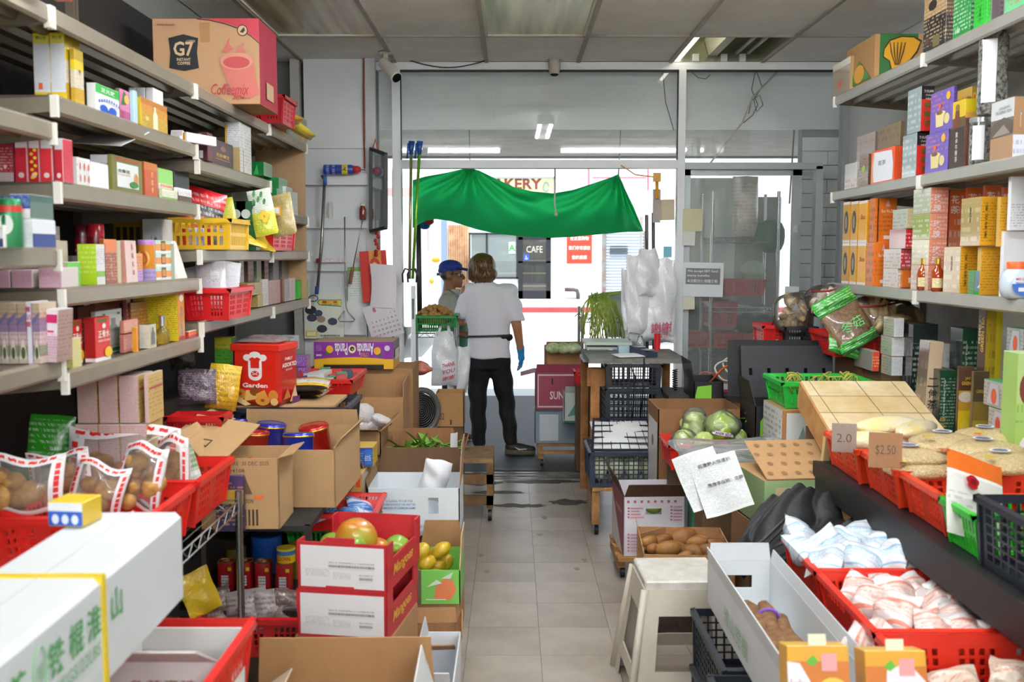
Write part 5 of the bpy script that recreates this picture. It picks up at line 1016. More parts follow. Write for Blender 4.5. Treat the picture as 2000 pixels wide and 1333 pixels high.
DI(A,1901,1916,1948,606,'premium_green_box','tall brown and gold premium green tea box',[PK([(1,'#b49a1c')],'#6a5218',5,5,.0,.9),PK('#46302a'),'#4a342c'],[('r','f',.62,0,1,1,'#d3c11e'),('t','l','GREEN TEA',.65,.82,.35,'#dcb92a',.26,.02,0,pi/2),('t','l','PREMIUM',.3,.85,.25,'#d8cdb0',.2,.01,0,pi/2),('r','f',.1,.3,.3,.36,'#e8632a')],inset=.06)
DI(A,1934,1940,2030,610,'white_carton','plain white carton behind the green ginseng boxes',[PK('#e8eae6'),'#dfe2de','#eceeea'],inset=.12)
gin=lambda: [PK('#2aa35a','#e6f2e4',5,7,.12,.88),PK([(1,'#9aa09c')],'#5a5c60',4,4,coat=.6,r=.12),'#3f9a60']
for k,(a,b,c,v0,v1) in enumerate(((1926,1967,1990,822,868),(1927,1962,1986,778,822),(1916,1954,1982,734,778),(1953,1985,2010,690,736),(1956,1988,2012,645,690))):
    o=DI(A,a,b,c,v0,'ginseng_tea_box','green boxed ginseng tea with a red root picture, %s in the stack' % ('lowest','second','third','fourth','highest')[k],gin(),[('e','l',.55,.45,.18,.36,'#c24a2c'),('p','l',[(.2,.1),(.35,.9),(.75,.9),(.85,.1)],'#b3b6ba'),('e','l',.55,.42,.14,.3,'#c8502e')],inset=-.02 if k < 3 else .04,h=.098);o.location.z=A+.002+.1*k
DI(A,1972,1978,2030,690,'fruit_tea_box','pale green fruit tea box with a red-brown seal at the right edge',[PK([(.6,'#a9cf6c'),(1,'#b9d68c')],'#5a8a3a',5,7,.45,.7),'#9ac060','#c0dca0'],[('e','f',.5,.72,.4,.14,'#7a3c34'),('e','f',.5,.2,.38,.15,'#f0f2ec'),('e','f',.5,.2,.2,.08,'#d8602a')],inset=-.06,Y=3.36,ln=.1)
DI(A,1756,1778,1826,634,'black_tea_box','black tea box with white print on top of the wrapped stacks',[PK('#1a2a26','#c9d4d0',10,10,.1,.8),PK('#20201f','#6a665e',4,4,coat=.6,r=.1),'#3a3f3c'],inset=.06)
DI(A,1782,1801,1829,668,'shen_tea_box','tall cream and brown tea box leaning beside the wooden crate',[PK('#c9b497'),PK('#6a5a50','#8a7a70',3,3,coat=.6,r=.12),'#d3c2a8'],[('v','f','二伸茶',.5,.55,.12,.1,'#3a2c20')],inset=-.04,lean=.05)
for k,(a,b,c,v,zz) in enumerate(((1718,1738,1760,714,0),(1716,1737,1762,682,1),(1720,1740,1760,650,2))):
    o=DI(A,a,b,c,v,'white_herb_box','white and grey wrapped herb box, %s of three' % ('lowest','middle','topmost')[k],[PK('#e0e2e4','#9aa0aa',8,8),PK('#a9aa9e','#6a8a5a',4,4,coat=.6,r=.12),'#b5a58c'],inset=.0,h=.092);o.location.z=A+.19+.094*k
pbox('kraft_carton','plain kraft carton under the white herb boxes','carton',(1.93,4.95,A+.002),.16,.3,.185,[CARD('#a58560')]*3)
DI(A+.19,1668,1703,1717,668,'red_picture_box','small grey box with a red picture panel beside the herb boxes',[PK([(1,'#d8482c')],'#f0d8a0',4,5,.2,.8),PK('#9a918a',coat=.6,r=.12),'#b3aaa0'],inset=-.03,h=.1)
DI(A,1826,1830,1850,672,'white_wrapped_box','white wrapped box between the dark tea boxes',[PK('#d5d6d6','#a9acb0',5,5,coat=.5,r=.15),'#c9caca','#d9c9a8'],inset=.14)
# ================================================================== LEFT SIDE FLOOR DISPLAYS
CHROME=M('#b9bcbe',.22,metal=.95,var=.1,vs=20)
def wire_rack(name,label,x0,x1,y0,y1,levels,top,mat=None,dense=.026):
    m=mat or CHROME;cx,cy=(x0+x1)/2,(y0+y1)/2;t=thing(name,label,'rack',(cx,cy,0));X,Y=(x1-x0)/2,(y1-y0)/2
    for sx in (-1,1):
        for sy in (-1,1):
            mb=MB();mb.tube([(sx*X,sy*Y,0),(sx*X,sy*Y,top)],.0127,10)
            for k in range(int(top/.05)): mb.tube([(sx*X,sy*Y,.03+k*.05),(sx*X,sy*Y,.034+k*.05)],.0136,10)
            part('post',mb,m,t,40)
    for z in levels:
        mb=MB()
        for (a,b) in (((-X,-Y),(X,-Y)),((X,-Y),(X,Y)),((X,Y),(-X,Y)),((-X,Y),(-X,-Y))):
            a,b=Vector((*a,0)),Vector((*b,0));n=max(4,int((b-a).length/.045))
            for dz in (0,-.035): mb.tube([a+Vector((0,0,z+dz)),b+Vector((0,0,z+dz))],.0035,5)
            mb.tube([a+(b-a)*i/n+Vector((0,0,z-(.035 if i % 2 else 0))) for i in range(n+1)],.0025,4)
        k=int(2*X/dense)
        for i in range(1,k): mb.tube([(-X+2*X*i/k,-Y,z+.003),(-X+2*X*i/k,Y,z+.003)],.0018,4)
        part('wire_shelf',mb,m,t)
    return t
wire_rack('wire_rack','chrome wire rack on the left with a ribbed corner post',-1.42,-.953,1.35,3.41,(.10,.765),.80)
t=thing('dark_shelf_unit','dark low shelf unit holding tins and cartons on the left','shelving',(-.98,4.02,0));dkm=M('#23211f',.7,var=.2)
for z in (.09,.33,.645):
    mb=MB();mb.box(-.25,.25,-.5,.62,z-.02,z);part('shelf',mb,dkm,t)
for x in (-.24,.24):
    for y in (-.49,.61): mb=MB();mb.box(x-.012,x+.012,y-.012,y+.012,0,.645);part('post',mb,dkm,t)
basket('red_basket','red basket of fried tofu puffs by the rack post',(-1.19,3.03,.772),.43,.37,.15,'#d8241c','slots')
basket('red_basket','red basket of fried tofu puffs behind the white carton',(-1.19,2.6,.772),.43,.37,.15,'#d8241c','slots')
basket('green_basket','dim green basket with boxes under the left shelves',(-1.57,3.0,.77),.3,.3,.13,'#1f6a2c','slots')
puff=M('#c79a5c',.75,h2='#a06e34',vs=30,bump=.4,bs=80);film=GLASS('#f2eee8',.10,.05);edge=bagmat([(1,'#ece8e8')],bump=.2);redp=M('#d3302c',.35)
def puffbag(label,loc,w,h,t,rot,seed):
    o=thing('puff_bag',label,'bag',loc,rot,'bags of fried tofu puffs');g=random.Random(seed)
    def front(a,b,s,off=0): return Vector(((a-.5)*w,s*(t/2*(max(0,sin(pi*a))**.5)*(max(0,sin(pi*b))**.5)+off)+.012*sin(5*a+seed)*sin(4*b),b*h+.01*sin(7*a+seed)))
    mb=MB()
    for s in (-1,1): mb.grid(lambda a,b: front(a,b,s),12,12)
    part('film',mb,film,o,True)
    fb=.15
    mb=MB()
    for s in (-1,1):
        for (a0,a1,b0,b1) in ((0,1,1-fb*.9,1),(0,fb,0,1-fb*.9),(1-fb,1,0,1-fb*.9),(fb,1-fb,0,fb*.6)):
            mb.grid(lambda a,b: front(a0+(a1-a0)*a,b0+(b1-b0)*b,s,.0012),8,8)
    part('border',mb,edge,o,True)
    mb=MB()
    for (a0,a1,b0,b1) in ((.06,.94,1-fb*.55,1-fb*.25),(fb*.25,fb*.62,.1,.84),(1-fb*.62,1-fb*.25,.1,.84)):
        n=7
        for i in range(n):
            s0,s1=i/n,(i+g.uniform(.6,.95))/n
            if a1-a0 > b1-b0: q=lambda a,b: front(a0+(a1-a0)*(s0+(s1-s0)*a),b0+(b1-b0)*b+.01*sin(9*a+i),-1,.0024)
            else: q=lambda a,b: front(a0+(a1-a0)*a,b0+(b1-b0)*(s0+(s1-s0)*b),-1,.0024)
            mb.grid(q,3,3)
    p_=part('border_print',mb,redp,o,True);p_['kind']='stuff'
    k=max(5,int(w*h/.0042))
    for i in range(k):
        a,b=g.uniform(.2,.8),g.uniform(.08,.66);r=g.uniform(.026,.036);mb=MB();q=front(a,b,1)
        mb.ball((q.x,g.uniform(-.3,.3)*t*.5,q.z),(r,r*.8,r*.9),9,6,noise=.08,seed=seed*31+i);part('puff',mb,puff,o,True)
for k,(u,v,Y,wp,top,ry,rz,lab) in enumerate(((238,985,3.28,215,836,.03,.12,'widest one at the back'),(332,990,3.08,76,852,-.04,-.3,'upright right one'),(268,995,2.83,92,868,.12,-.2,'upright middle one leaning left'),(180,1000,2.78,105,905,.25,.1,'middle left one tilted'),(45,1000,2.62,150,893,.05,.15,'leftmost one'),(120,975,2.95,120,885,-.1,.1,'small one behind the left bags'))):
    zb_=max(.79,z_of(v,Y));zt=z_of(top,Y);puffbag('bag of fried tofu puffs with red and white border, '+lab,(x_of(u,Y,.9),Y,zb_),wp*Y/F,zt-zb_,.075,(-.16,ry,rz),k+3)
gb=bagmat([(.2,'#3fb42c'),(1,'#37a828')],ink='#eaf6e4',rows=5)
for k,(u,Y,wp,v0,v1,ry) in enumerate(((95,3.35,85,812,905,.1),(282,3.5,55,818,870,-.1),(365,3.35,70,875,960,-.3))):
    bag('green_bag','bright green printed bag %s' % ('standing behind the puff bags at the left','peeking above the widest puff bag','clear with green print by the red basket corner')[k],(x_of(u,Y,.9),Y,max(.79,z_of(v1,Y))),wp*Y/F,z_of(v0,Y)-max(.79,z_of(v1,Y)),.06,gb if k < 2 else bagmat([(.4,'#c9ccc6'),(1,'#7f9a70')],ink='#e6ece2',rows=5),(-.15,ry,.2),seed=60+k,base_t=1)
lump('ginger_bag','clear bag of pale ginger roots at the left picture edge',(-.99,1.98,.90),(.13,.1,.09),M('#c6a578',.4,h2='#8f7a6a',vs=14,bump=.5,bs=20,coat=.4),4,.16,cat='bag')
w,d,h=.215,.97,.205
yam=pbox('yam_carton','big white yam carton with green Chinese lettering and a yellow strap','carton',(-.825,1.2,.848),w,d,h,[M('#d2d7d7',.6),M('#cdd3d4',.6),M('#d8dddd',.6)],[],rot=.015,bev=.012)
gt=M('#4f9a58',.6);fx_=Vector((w/2+.0015,0,0))
for i,(ch,y) in enumerate((('茶',.195),('铁',.325),('棍',.40),('淮',.472),('山',.575))):
    lettering(ch,fx_+Vector((0,y,.137)),(0,1,0),(0,0,1),.058,gt,yam,.058 if ch != '山' else .05,.012)
lettering('·',fx_+Vector((0,.235,.125)),(0,1,0),(0,0,1),.009,gt,yam)
lettering('净重',fx_+Vector((0,.268,.137)),(0,1,0),(0,0,1),.03,M('#8fbf94',.6),yam,.028);mb=MB()
mb.tube([fx_+Vector((0,.268+.022*cos(q),.137+.04*sin(q))) for q in (2*pi*i/24 for i in range(24))],.0018,4,close=True);part('printed_seal',mb,M('#8fbf94',.6),yam)
lettering('10KGS/22LBS',fx_+Vector((0,.40,.085)),(0,1,0),(0,0,1),.024,M('#7fb386',.6),yam,.19,.004)
mb=MB();mb.box(-w/2-.003,w/2+.003,.508,.526,-.003,h+.003);part('strap',mb,M('#e5c92a',.35,coat=.3),yam)
mb=MB();mb.poly([(-w/2,.0,h+.001),(w/2,.0,h+.001),(w/2,d,h+.0015),(-w/2,d,h+.0015)]);
mb=MB();mb.box(-.002,.002,.004,d-.004,h,h+.0012);part('lid_seam',mb,M('#c9cfcf',.7),yam)
for k in range(2):
    crate_=basket('black_crate','black crate under the white yam carton, %s' % ('lower','upper')[k],(-.78,1.30,.005+.29*k),.32,.5,.28,'#1b1c1e','grid',cat='crate')
bb=PK([(.62,'#2f5fc0'),(1,'#f0f3f6')]);
pbox('ointment_carton','small blue and yellow box lying on the white yam carton','box',(x_of(127,2.03,1.09),2.03,1.056),.078,.075,.052,[bb,PK('#c9a82a'),PK('#e3c62a','#8a7a1a',6,6)],[('e','f',.22+.28*i,.3,.1,.2,'#e9eef6') for i in range(3)],rot=-.12)
basket('red_basket','red basket of lidded tubs under the white yam carton',(-.79,1.82,.59),.36,.44,.18,'#cf211c','slots')
c=carton('white_carton','white flat carton with a tucked flap in the red basket',(-.74,2.04,.60),.24,.2,.16,M('#dcdad6',.7),0,flaps=[('f',.14,60)],items=[('t','f','龟苓膏珠',.5,.7,.12,'#8a4a44',.6)])
for k,(u,v) in enumerate(((232,1300),(268,1285),(300,1310),(262,1318),(296,1292),(240,1322))):
    q=P(u,v,z=.70);mb=MB();mb.lathe([(.026,-.08),(.032,-.01),(.034,0),(.034,.006),(.03,.009)],14);solo('lidded_tub',mb,M('#b3aeb0',.25,coat=.3),'small tub with a clear lid in the red basket, %s counted from the left' % ORD[k],'tub',q,smooth=40)
basket('red_basket','red basket of bagged herbs on the floor shelf behind the rack post',(-.92,3.425,.19),.38,.27,.145,'#c41c20','slots')
basket('red_basket','second red basket of bagged herbs further back on the floor shelf',(-.95,3.93,.092),.40,.40,.15,'#b81a1e','slots')
pbox('kraft_carton','kraft carton under the near red basket of bagged herbs','carton',(-.92,3.44,0),.34,.06,.188,[CARD('#4a3828')]*3)
pm_=bagmat([(1,'#a8a09e')],ink='#3a3434',rows=5,bump=.6)
for k,(u,v,sw) in enumerate(((425,1165,.16),(490,1155,.15),(535,1150,.13),(560,1165,.11))):
    q=P(u,v,y=3.56);bag('herb_bag','clear bag of dark dried herbs in the red basket, %s from the left' % ORD[k],(q.x,q.y-.03,.25),sw,.15,.09,(bagmat([(1,'#6a5a52')],ink='#b8b4b0',rows=4,bump=.6) if k in (0,3) else pm_),(-.3,.2*(k-1.5),.3*k),seed=70+k,wr=.22)
mb=MB();bag('yellow_flyer_bag','yellow plastic bag hanging over the near basket edge',(x_of(408,3.5,.45),3.47,.34),.12,.16,.03,bagmat([(1,'#d9b82a')],bump=.5),(-.2,-.3,.6),seed=77,wr=.25)
def flat_can(label,loc,col,lidc,w=.062,d=.058,h=.11):
    mb=MB();n=20
    def ring(s,z): return [(s*w/2*(abs(cos(q))**.4)*(1 if cos(q) > 0 else -1),s*d/2*(abs(sin(q))**.4)*(1 if sin(q) > 0 else -1),z) for q in (2*pi*i/n for i in range(n))]
    R=[ring(.96,0),ring(1,.003),ring(1,h-.004),ring(.97,h)];vs=[v for r in R for v in r];fs=[(i*n+j,i*n+(j+1) % n,(i+1)*n+(j+1) % n,(i+1)*n+j) for i in range(3) for j in range(n)]+[tuple(range(n-1,-1,-1)),tuple(3*n+j for j in range(n))]
    mb.add(vs,fs);o=solo('luncheon_tin',mb,M(col,.3,coat=.3),label,'tin',loc,smooth=50,group='luncheon tins')
    mb=MB();mb.tube([Vector(p)+Vector((0,0,.001)) for p in ring(.98,h)],.0025,5,close=True);mb.poly([(x*.97,y*.97,z-.001) for x,y,z in ring(1,h)]);part('lid',mb,M(lidc,.25,metal=.8),o)
    mb=MB();mb.tube([(-.012,-.01,h+.003),(0,-.018,h+.004),(.012,-.01,h+.003),(.008,.006,h+.003),(-.008,.006,h+.003)],.0018,5,close=True);part('pull_ring',mb,M('#d8d0a8',.3,metal=.8),o)
    mb=MB();mb.box(-.014,.014,-d/2-.0008,-d/2,.02,.06);part('barcode',mb,PK('#e6e6e6','#2a2a2a',2,40,.1,.9,amt=.9),o);mb=MB();mb.box(.012,.026,-d/2-.0008,-d/2,.078,.092);part('yellow_mark',mb,M('#e0c82a',.4),o)
for k,(u,Y) in enumerate(((443,3.76),(478,3.76),(515,3.75),(555,3.74))):
    flat_can('squarish red luncheon tin with a gold lid, %s from the left' % ORD[k],(x_of(u,Y,.4),Y,.332),'#a81c22','#c9b458')
def round_can(label,u,Y,z,r,h,col,lid,txt=None,name='food_tin',band=None):
    mb=MB();mb.lathe([(r*.97,0),(r,.003),(r*.985,.006),(r*.985,h-.006),(r,h-.003),(r*.97,h)],22);o=solo(name,mb,PK(band,None,r=.3) if band else M(col,.3,coat=.3),label,'tin',(x_of(u,Y,z),Y,z),smooth=40)
    mb=MB();mb.lathe([(r*.95,h-.001),(r*.95,h),(r*.5,h-.001)],22);part('lid',mb,M(lid,.25,metal=.8),o)
    if txt: lettering(txt,(0,-r-.001,h*.35),(1,0,0),(0,0,1),h*.28,M('#c8281e',.5),o,w=r*1.3,bold=.02)
    return o
round_can('yellow corn tin with red letters standing on the red tins',559,3.74,.446,.036,.055,'#e8c81c','#a9a9a0','CORN',band=[(.55,'#e8c81c'),(.85,'#3f86c8'),(1,'#e8d23a')])
round_can('large blue tin with a white barcode behind the red tins',522,3.98,.332,.062,.15,'#2354a8','#4a4a48')
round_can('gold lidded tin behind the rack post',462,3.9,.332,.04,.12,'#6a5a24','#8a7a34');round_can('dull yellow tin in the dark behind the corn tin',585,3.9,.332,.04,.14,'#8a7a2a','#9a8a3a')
basket('green_basket','green basket under the red tray of blue bags',(-.745,3.98,.37),.34,.26,.14,'#1f9a34','wide')
pbox('kraft_carton','small plain kraft carton under the green basket','carton',(-.745,3.99,.335),.3,.24,.034,[CARD('#8a6a48')]*3)
basket('red_tray','shallow red tray of blue and silver packets',(-.735,3.9,.515),.36,.34,.075,'#d02420','top',cat='tray')
bl=bagmat([(.35,'#2f6fb8'),(.6,'#cfd9e6'),(1,'#4a86c4')],ink='#e8eef6',rows=5,bump=.7)
for k in range(9):
    g=random.Random(k);bag('blue_packet','blue and silver packet in the red tray, %s from the near left' % ORD[k],(-.85+.11*(k % 3)+g.uniform(-.02,.02),3.97+.10*(k//3),.535+.012*(k % 2)),.12,.1,.04,bl,(-1.3,g.uniform(-.3,.3),g.uniform(0,3)),seed=90+k,wr=.25,nu=10,nv=10)
tan=CARD('#b9966a')
Y=3.47;x0,x1=x_of(392,Y,.8),x_of(545,Y,.8);w=x1-x0
carton('dated_carton','tan carton stamped with a best before date, flaps torn',((x0+x1)/2,Y,.647),w,.24,.255,tan,.02,flaps=[('r',.05,75),('l',.12,40)],inner=tan,
  items=[('t','f','BEST BEFORE  30 DEC 2025',.5,.93,.055,'#5a4630',.75,.004),('t','f','LOT L424108',.34,.83,.05,'#5a4630',.45,.004),('r','f',.02,.82,.14,.99,'#a8473c'),('r','f',.68,.42,.8,.48,'#e0703a')] +[('r','f',.55+.05*i,.05,.575+.05*i,.28,'#4a3826') for i in range(4)] +[('p','f',[(.5,.5),(.56,.78),(.66,.5)],'#6a5236'),('t','f','CAUTION',.57,.4,.06,'#5a4630',.2)])
bag('red_sweets_bag','red wrapped sweets showing inside the dated carton',(x1-.08,Y+.12,.75),.14,.13,.06,bagmat([(1,'#c8402f')],ink='#f0d0c0',bump=.6),(-.5,.2,.4),seed=101,wr=.25)
Y=3.78;o=carton('tin_carton','wide tan carton of round cookie tins with torn flaps',(-.93,Y,.647),.50,.52,.235,tan,-.03,flaps=[('r',.04,35),('l',.16,65),('b',.07,-10)],cut={'f': .225})
def cookie_tin(label,u,v,z,col,rim='#c9a23a',tilt=(0,0,0),r=.062):
    q=P(u,v,z=z);mb=MB();mb.lathe([(r*.97,-.13),(r,-.125),(r,-.002),(r*1.03,0),(r*1.03,.012),(r*.97,.016),(r*.9,.013),(r*.86,.016),(r*.3,.018)],26);t=solo('cookie_tin',mb,M(col,.14,metal=.4,coat=.6),label,'tin',q,tilt,'round cookie tins',smooth=50)
    mb=MB();mb.lathe([(r*1.035,.001),(r*1.04,.004),(r*1.035,.008)],26);part('rim_band',mb,M(rim,.25,metal=.8),t,True)
for k,(u,v,z,col) in enumerate(((462,826,.885,'#1f2f9a'),(530,834,.885,'#2236b0'),(613,838,.885,'#b81e1c'),(583,854,.88,'#1f3ab8'),(497,848,.87,'#b02420'),(640,830,.86,'#a81e22'))):
    cookie_tin(('blue round cookie tin at the left end of the carton','blue round cookie tin in the middle of the carton','red round cookie tin at the right corner','blue round cookie tin at the front edge','red round cookie tin between two blue ones','red round cookie tin low by the right wall of the carton')[k],u,v,z,col,tilt=(.12*(k % 3-1),.1*((k+1) % 3-1),0))
o=pbox('flap_sheet','loose cardboard flap with black Chinese marks beside the tin carton','cardboard',(-1.15,3.52,.905),.26,.28,.005,[tan]*3,[('t','t','开口',.4,.3,.22,'#3a2e22',.4)],rot=-.2,tilt=.3,lean=.12)
pbox('purple_print_box','purple box with yellow flower print behind the rack post','box',(x_of(468,3.5,.8)-.02,3.44,.647),.1,.02,.2,[PK([(.5,'#3b2d56'),(.75,'#c4a42c'),(1,'#4a3a64')],'#d89a6a',8,6),'#3b2d56','#5a4a70'])
Y=4.42;w,d,h=.235,.19,.275;zt=.945;gx=x_of(500,Y,zt)
basket('black_crate','black plastic crate under the red biscuit tin',(-.995,4.4,.647),.5,.42,.29,'#1d222c','grid',cat='crate')
mb=MB();mb.box(-.22,.22,0,.36,0,.012);solo('cardboard_sheet',mb,tan,'flat cardboard sheet lying on the black crate','cardboard',(-1.02,4.43,.9325))
red=M('#d82a1c',.22,coat=.5);rt=boxmesh(w,d,h,.018)
gt_=link(rt.mesh('biscuit_tin',[red,M('#b3221a',.22,coat=.5),M('#c8281c',.25,coat=.5)]),'biscuit_tin',None,(gx,Y,zt),(0,0,-.22));tag(gt_,'red square biscuit tin with a white chef emblem and biscuits printed below','tin')
mb=MB();mb.v,mb.f,mb.m=[],[],[];lid=boxmesh(w+.006,d+.006,.034,.017);lid.v=[(x,y-.003,z+h-.03) for x,y,z in lid.v];part('lid',lid,M('#dc3022',.2,coat=.6),gt_)
mb=MB();pillow(mb,.22,.17,.03,3,wr=.4);fo=part('film_wrap',mb,GLASS('#f4e8e8',.25,.1),gt_,True);fo.location=(0,.01,h+.012);fo.rotation_euler=(-pi/2+.05,0,0)
wh='#f6f4f0'
deco(gt_,w,d,h,[('e','f',.34,.79,.085,.055,wh),('e','f',.5,.83,.12,.06,wh),('e','f',.66,.79,.085,.055,wh),('p','f',[(.36,.52),(.64,.52),(.64,.8),(.36,.8)],wh),('e','f',.5,.50,.14,.085,wh),
  ('p','f',[(.41,.62),(.59,.62),(.59,.73),(.62,.77),(.55,.8),(.5,.78),(.45,.8),(.38,.77),(.41,.73)],'#d82a1c'),('e','f',.5,.525,.085,.05,'#d82a1c'),('p','f',[(.42,.5),(.5,.54),(.58,.5),(.5,.52)],wh),('e','f',.46,.545,.015,.01,wh),('e','f',.54,.545,.015,.01,wh),
  ('t','f','Garden',.5,.34,.075,wh,.52,.025),('t','r','FAMILY',.45,.76,.05,'#f0d8cc',.4,.015),('t','r','ASSORTED',.48,.66,.07,'#f4ece4',.78,.02),('t','r','BISCUITS',.45,.58,.03,'#f0d8cc',.35),
  ('r','f',.0,.0,1,.05,'#6a1f10'),('e','f',.18,.19,.15,.09,'#d8923a'),('e','f',.18,.2,.05,.03,'#9a5a1c'),('p','f',[(.28,.08),(.56,.12),(.54,.25),(.32,.26)],'#e8b868'),('e','f',.5,.24,.11,.07,'#8a4a1c'),('p','f',[(.55,.05),(.8,.1),(.7,.27),(.52,.2)],'#dfa04a'),('p','f',[(.04,.1),(.15,.16),(.42,.03),(.3,.0)],'#efd08c'),('e','f',.66,.1,.15,.085,'#e0983c'),('e','f',.66,.1,.04,.025,'#8a4a1c'),('e','f',.88,.18,.1,.09,'#d88a34'),('e','f',.9,.08,.08,.06,'#e8c078'),
  ('p','r',[(.05,.1),(.3,.28),(.45,.12)],'#b06a34'),('p','r',[(.4,.04),(.7,.3),(.85,.06)],'#d8b088'),('p','r',[(.5,.0),(.95,.0),(.95,.1),(.55,.12)],'#5a2a5a')])
npk=bagmat([(.15,'#1c1a1e'),(.3,'#e0c22a'),(.62,'#e6e2de'),(.78,'#d8b83a'),(1,'#c0202a')],ink='#8a2a22',rows=4,bump=.5)
for k in range(3):
    bag('noodle_pack','red and white noodle pack lying on the black crate, %s' % ('topmost','under the top one','lowest')[k],(x_of(608,4.75,.98)-.03*k,4.56+.05*k,1.0-.028*k),.22,.2,.045,npk,(-1.45,0,.08-.15*k),seed=110+k,wr=.12)
basket('red_tray','red tray of small boxes behind the biscuit tin',(x_of(625,5.2,.93),5.15,.87),.34,.5,.10,'#d0241e','top',cat='tray')
pbox('kraft_carton','tall kraft carton under the red tray of small boxes','carton',(x_of(622,5.2,.93),5.2,.0),.28,.4,.868,[CARD('#7a5c3c')]*3)
g=random.Random(4)
for k in range(14):
    cols_=['#3f9a6a','#e6e8e4','#d8dcd8','#c23a34','#2f3a5a','#e4e0d2','#4aa86a']
    c1=cols_[k % 7];pbox('small_medicine_box','small %s box in the red tray, %s counted from the near left' % ({'#3f9a6a': 'green','#e6e8e4': 'white','#d8dcd8': 'pale grey','#c23a34': 'red','#2f3a5a': 'navy','#e4e0d2': 'cream','#4aa86a': 'light green'}[c1],('1st 2nd 3rd 4th 5th 6th 7th 8th 9th 10th 11th 12th 13th 14th'.split())[k]),'box',(x_of(625,5.2,.93)-.11+.072*(k % 4)+g.uniform(-.01,.01),5.2+.105*(k//4),.925+.022*(k % 2)),.055,.09,.04,[PK(c1,'#8a8f8a',4,8)],rot=g.uniform(-.3,.3))
A=.93
LI(A,418,420,455,660,'slimming_tea_box','green box fading to yellow standing behind the gold snack bag',[PK([(.55,'#1f8a34'),(.8,'#5aa834'),(1,'#c9c43a')],'#176a28',10,9),'#176a28','#c9c43a'],Y=4.75,ln=.08,wd=None) if False else pbox('slimming_tea_box','green box fading to yellow standing behind the gold snack bag','box',(x_of(437,4.8,1.05),4.8,A+.002),.085,.07,z_of(660,4.8)-A,[PK([(.55,'#1f8a34'),(.8,'#5aa834'),(1,'#c9c43a')],'#176a28',10,9),'#176a28','#c9c43a'])
for k,(u0,u1,v0,v1,Y) in enumerate(((453,477,648,690,5.0),(480,502,648,672,5.1),(504,532,645,670,5.1),(535,569,640,664,5.1),(482,500,674,694,5.05),(502,524,672,696,5.05),(524,560,668,696,5.05))):
    zb_=z_of(v1,Y);zb_=A+.002 if k in (0,) else (1.13 if k < 4 and k else A+.1)
    pbox('silver_box','silver boxed tonic with a small picture, %s' % ('wrapped lilac one standing at the left','upper row left','upper row middle','upper row right with an egg picture','lower row left','lower row middle','lower row right')[k],'box',(x_of((u0+u1)/2,Y,1.1),Y,zb_),(u1-u0)*Y/F*.97,.12,.115 if k == 0 else .07,[PK('#9aa0a6','#6a7078',5,8),PK('#8a9096'),'#a8aeb4'],[('e','f',.3,.5,.14,.3,'#b59a5a')] if k in (3,0) else [],rot=-.18 if k else 0)
pbox('kraft_carton','kraft carton under the silver boxes','carton',(x_of(520,5.05,1),5.02,A+.002),.24,.22,.096,[CARD('#6a5238')]*3)
for k in range(2): pbox('purple_wrapped_box','purple wrapped box beside the silver ones, %s' % ('lower','upper')[k],'box',(x_of(588,5.6,1),5.55,A+.002+.062*k),.09,.1,.06,[PK('#8a52a8','#d8c4e0',4,8,coat=.6,r=.15),PK('#9a6a8a'),'#a87ac0'])
gf=bagmat([(.2,'#b8861c'),(.75,'#d9a81e'),(1,'#e3c030')],ink='#6a4a10',bump=.9,rows=5)
for k,(u,Y,v0,v1,wp,m,lab) in enumerate(((430,4.3,712,800,50,gf,'gold foil snack bag standing left of the biscuit tin'),(385,4.25,722,790,60,bagmat([(1,'#5a4a56')],ink='#d8c8d0',bump=.7),'dark glossy bag with lilac print left of the gold one'),(360,4.4,650,720,40,bagmat([(1,'#2a2626')],ink='#7a7470',bump=.8),'black crinkled bag hanging under the shelf end'))):
    zb_=max(.8,z_of(v1,Y));bag('snack_bag',lab,(x_of(u,Y,1),Y,zb_),wp*Y/F*1.2,z_of(v0,Y)-zb_,.07,m,(-.1,.15*(1-k),.2),seed=120+k,wr=.2,base_t=1)
carton('kraft_carton','open kraft carton left of the biscuit tin',(-1.32,4.02,.647),.18,.3,.16,tan,.1,flaps=[('r',.12,20)])
basket('red_basket','red basket with a tea card under the left shelves',(-1.2,3.72,.9),.2,.12,.11,'#b81a1c','slots');
br=CARD('#a87f55')
carton('notched_carton','brown carton with half round notches along its top edges',(x_of(735,5.45,.8),5.42,.50),.31,.40,.42,br,.03,cut={'f': .34,'l': .36})
for k in range(3):
    u=690+48*k;q=P(u,772,y=5.095);
pbox('kraft_carton','kraft carton stacked under the notched one','carton',(x_of(735,5.45,.8),5.43,0),.30,.38,.498,[br]*3)
c=carton('foam_net_carton','low brown carton of white foam nets',(-.80,5.02,.60),.26,.30,.12,br,0,flaps=[('r',.09,50),('f',.05,70)])
pbox('kraft_carton','kraft carton stacked under the foam net carton','carton',(-.80,5.03,0),.25,.28,.598,[br]*3)
fn=M('#d9d4d2',.8,bump=.8,bs=160)
for k,(u,v,r) in enumerate(((703,808,(.075,.06,.05)),(742,822,(.06,.05,.035)),(700,838,(.06,.05,.04)),(722,832,(.05,.05,.035)))):
    q=P(u,v,y=5.12+.03*(k % 2));lump('foam_net','crumpled white foam fruit net, %s of four in the carton' % ('back left','right','front left','middle')[k],q,r,fn,130+k,.16,(.2*k,.3,k),'packing net')
Y=6.2;x0,x1=x_of(613,Y,1),x_of(768,Y,1);w,h,d=x1-x0,.175,.34
pu='#8a2a9a'
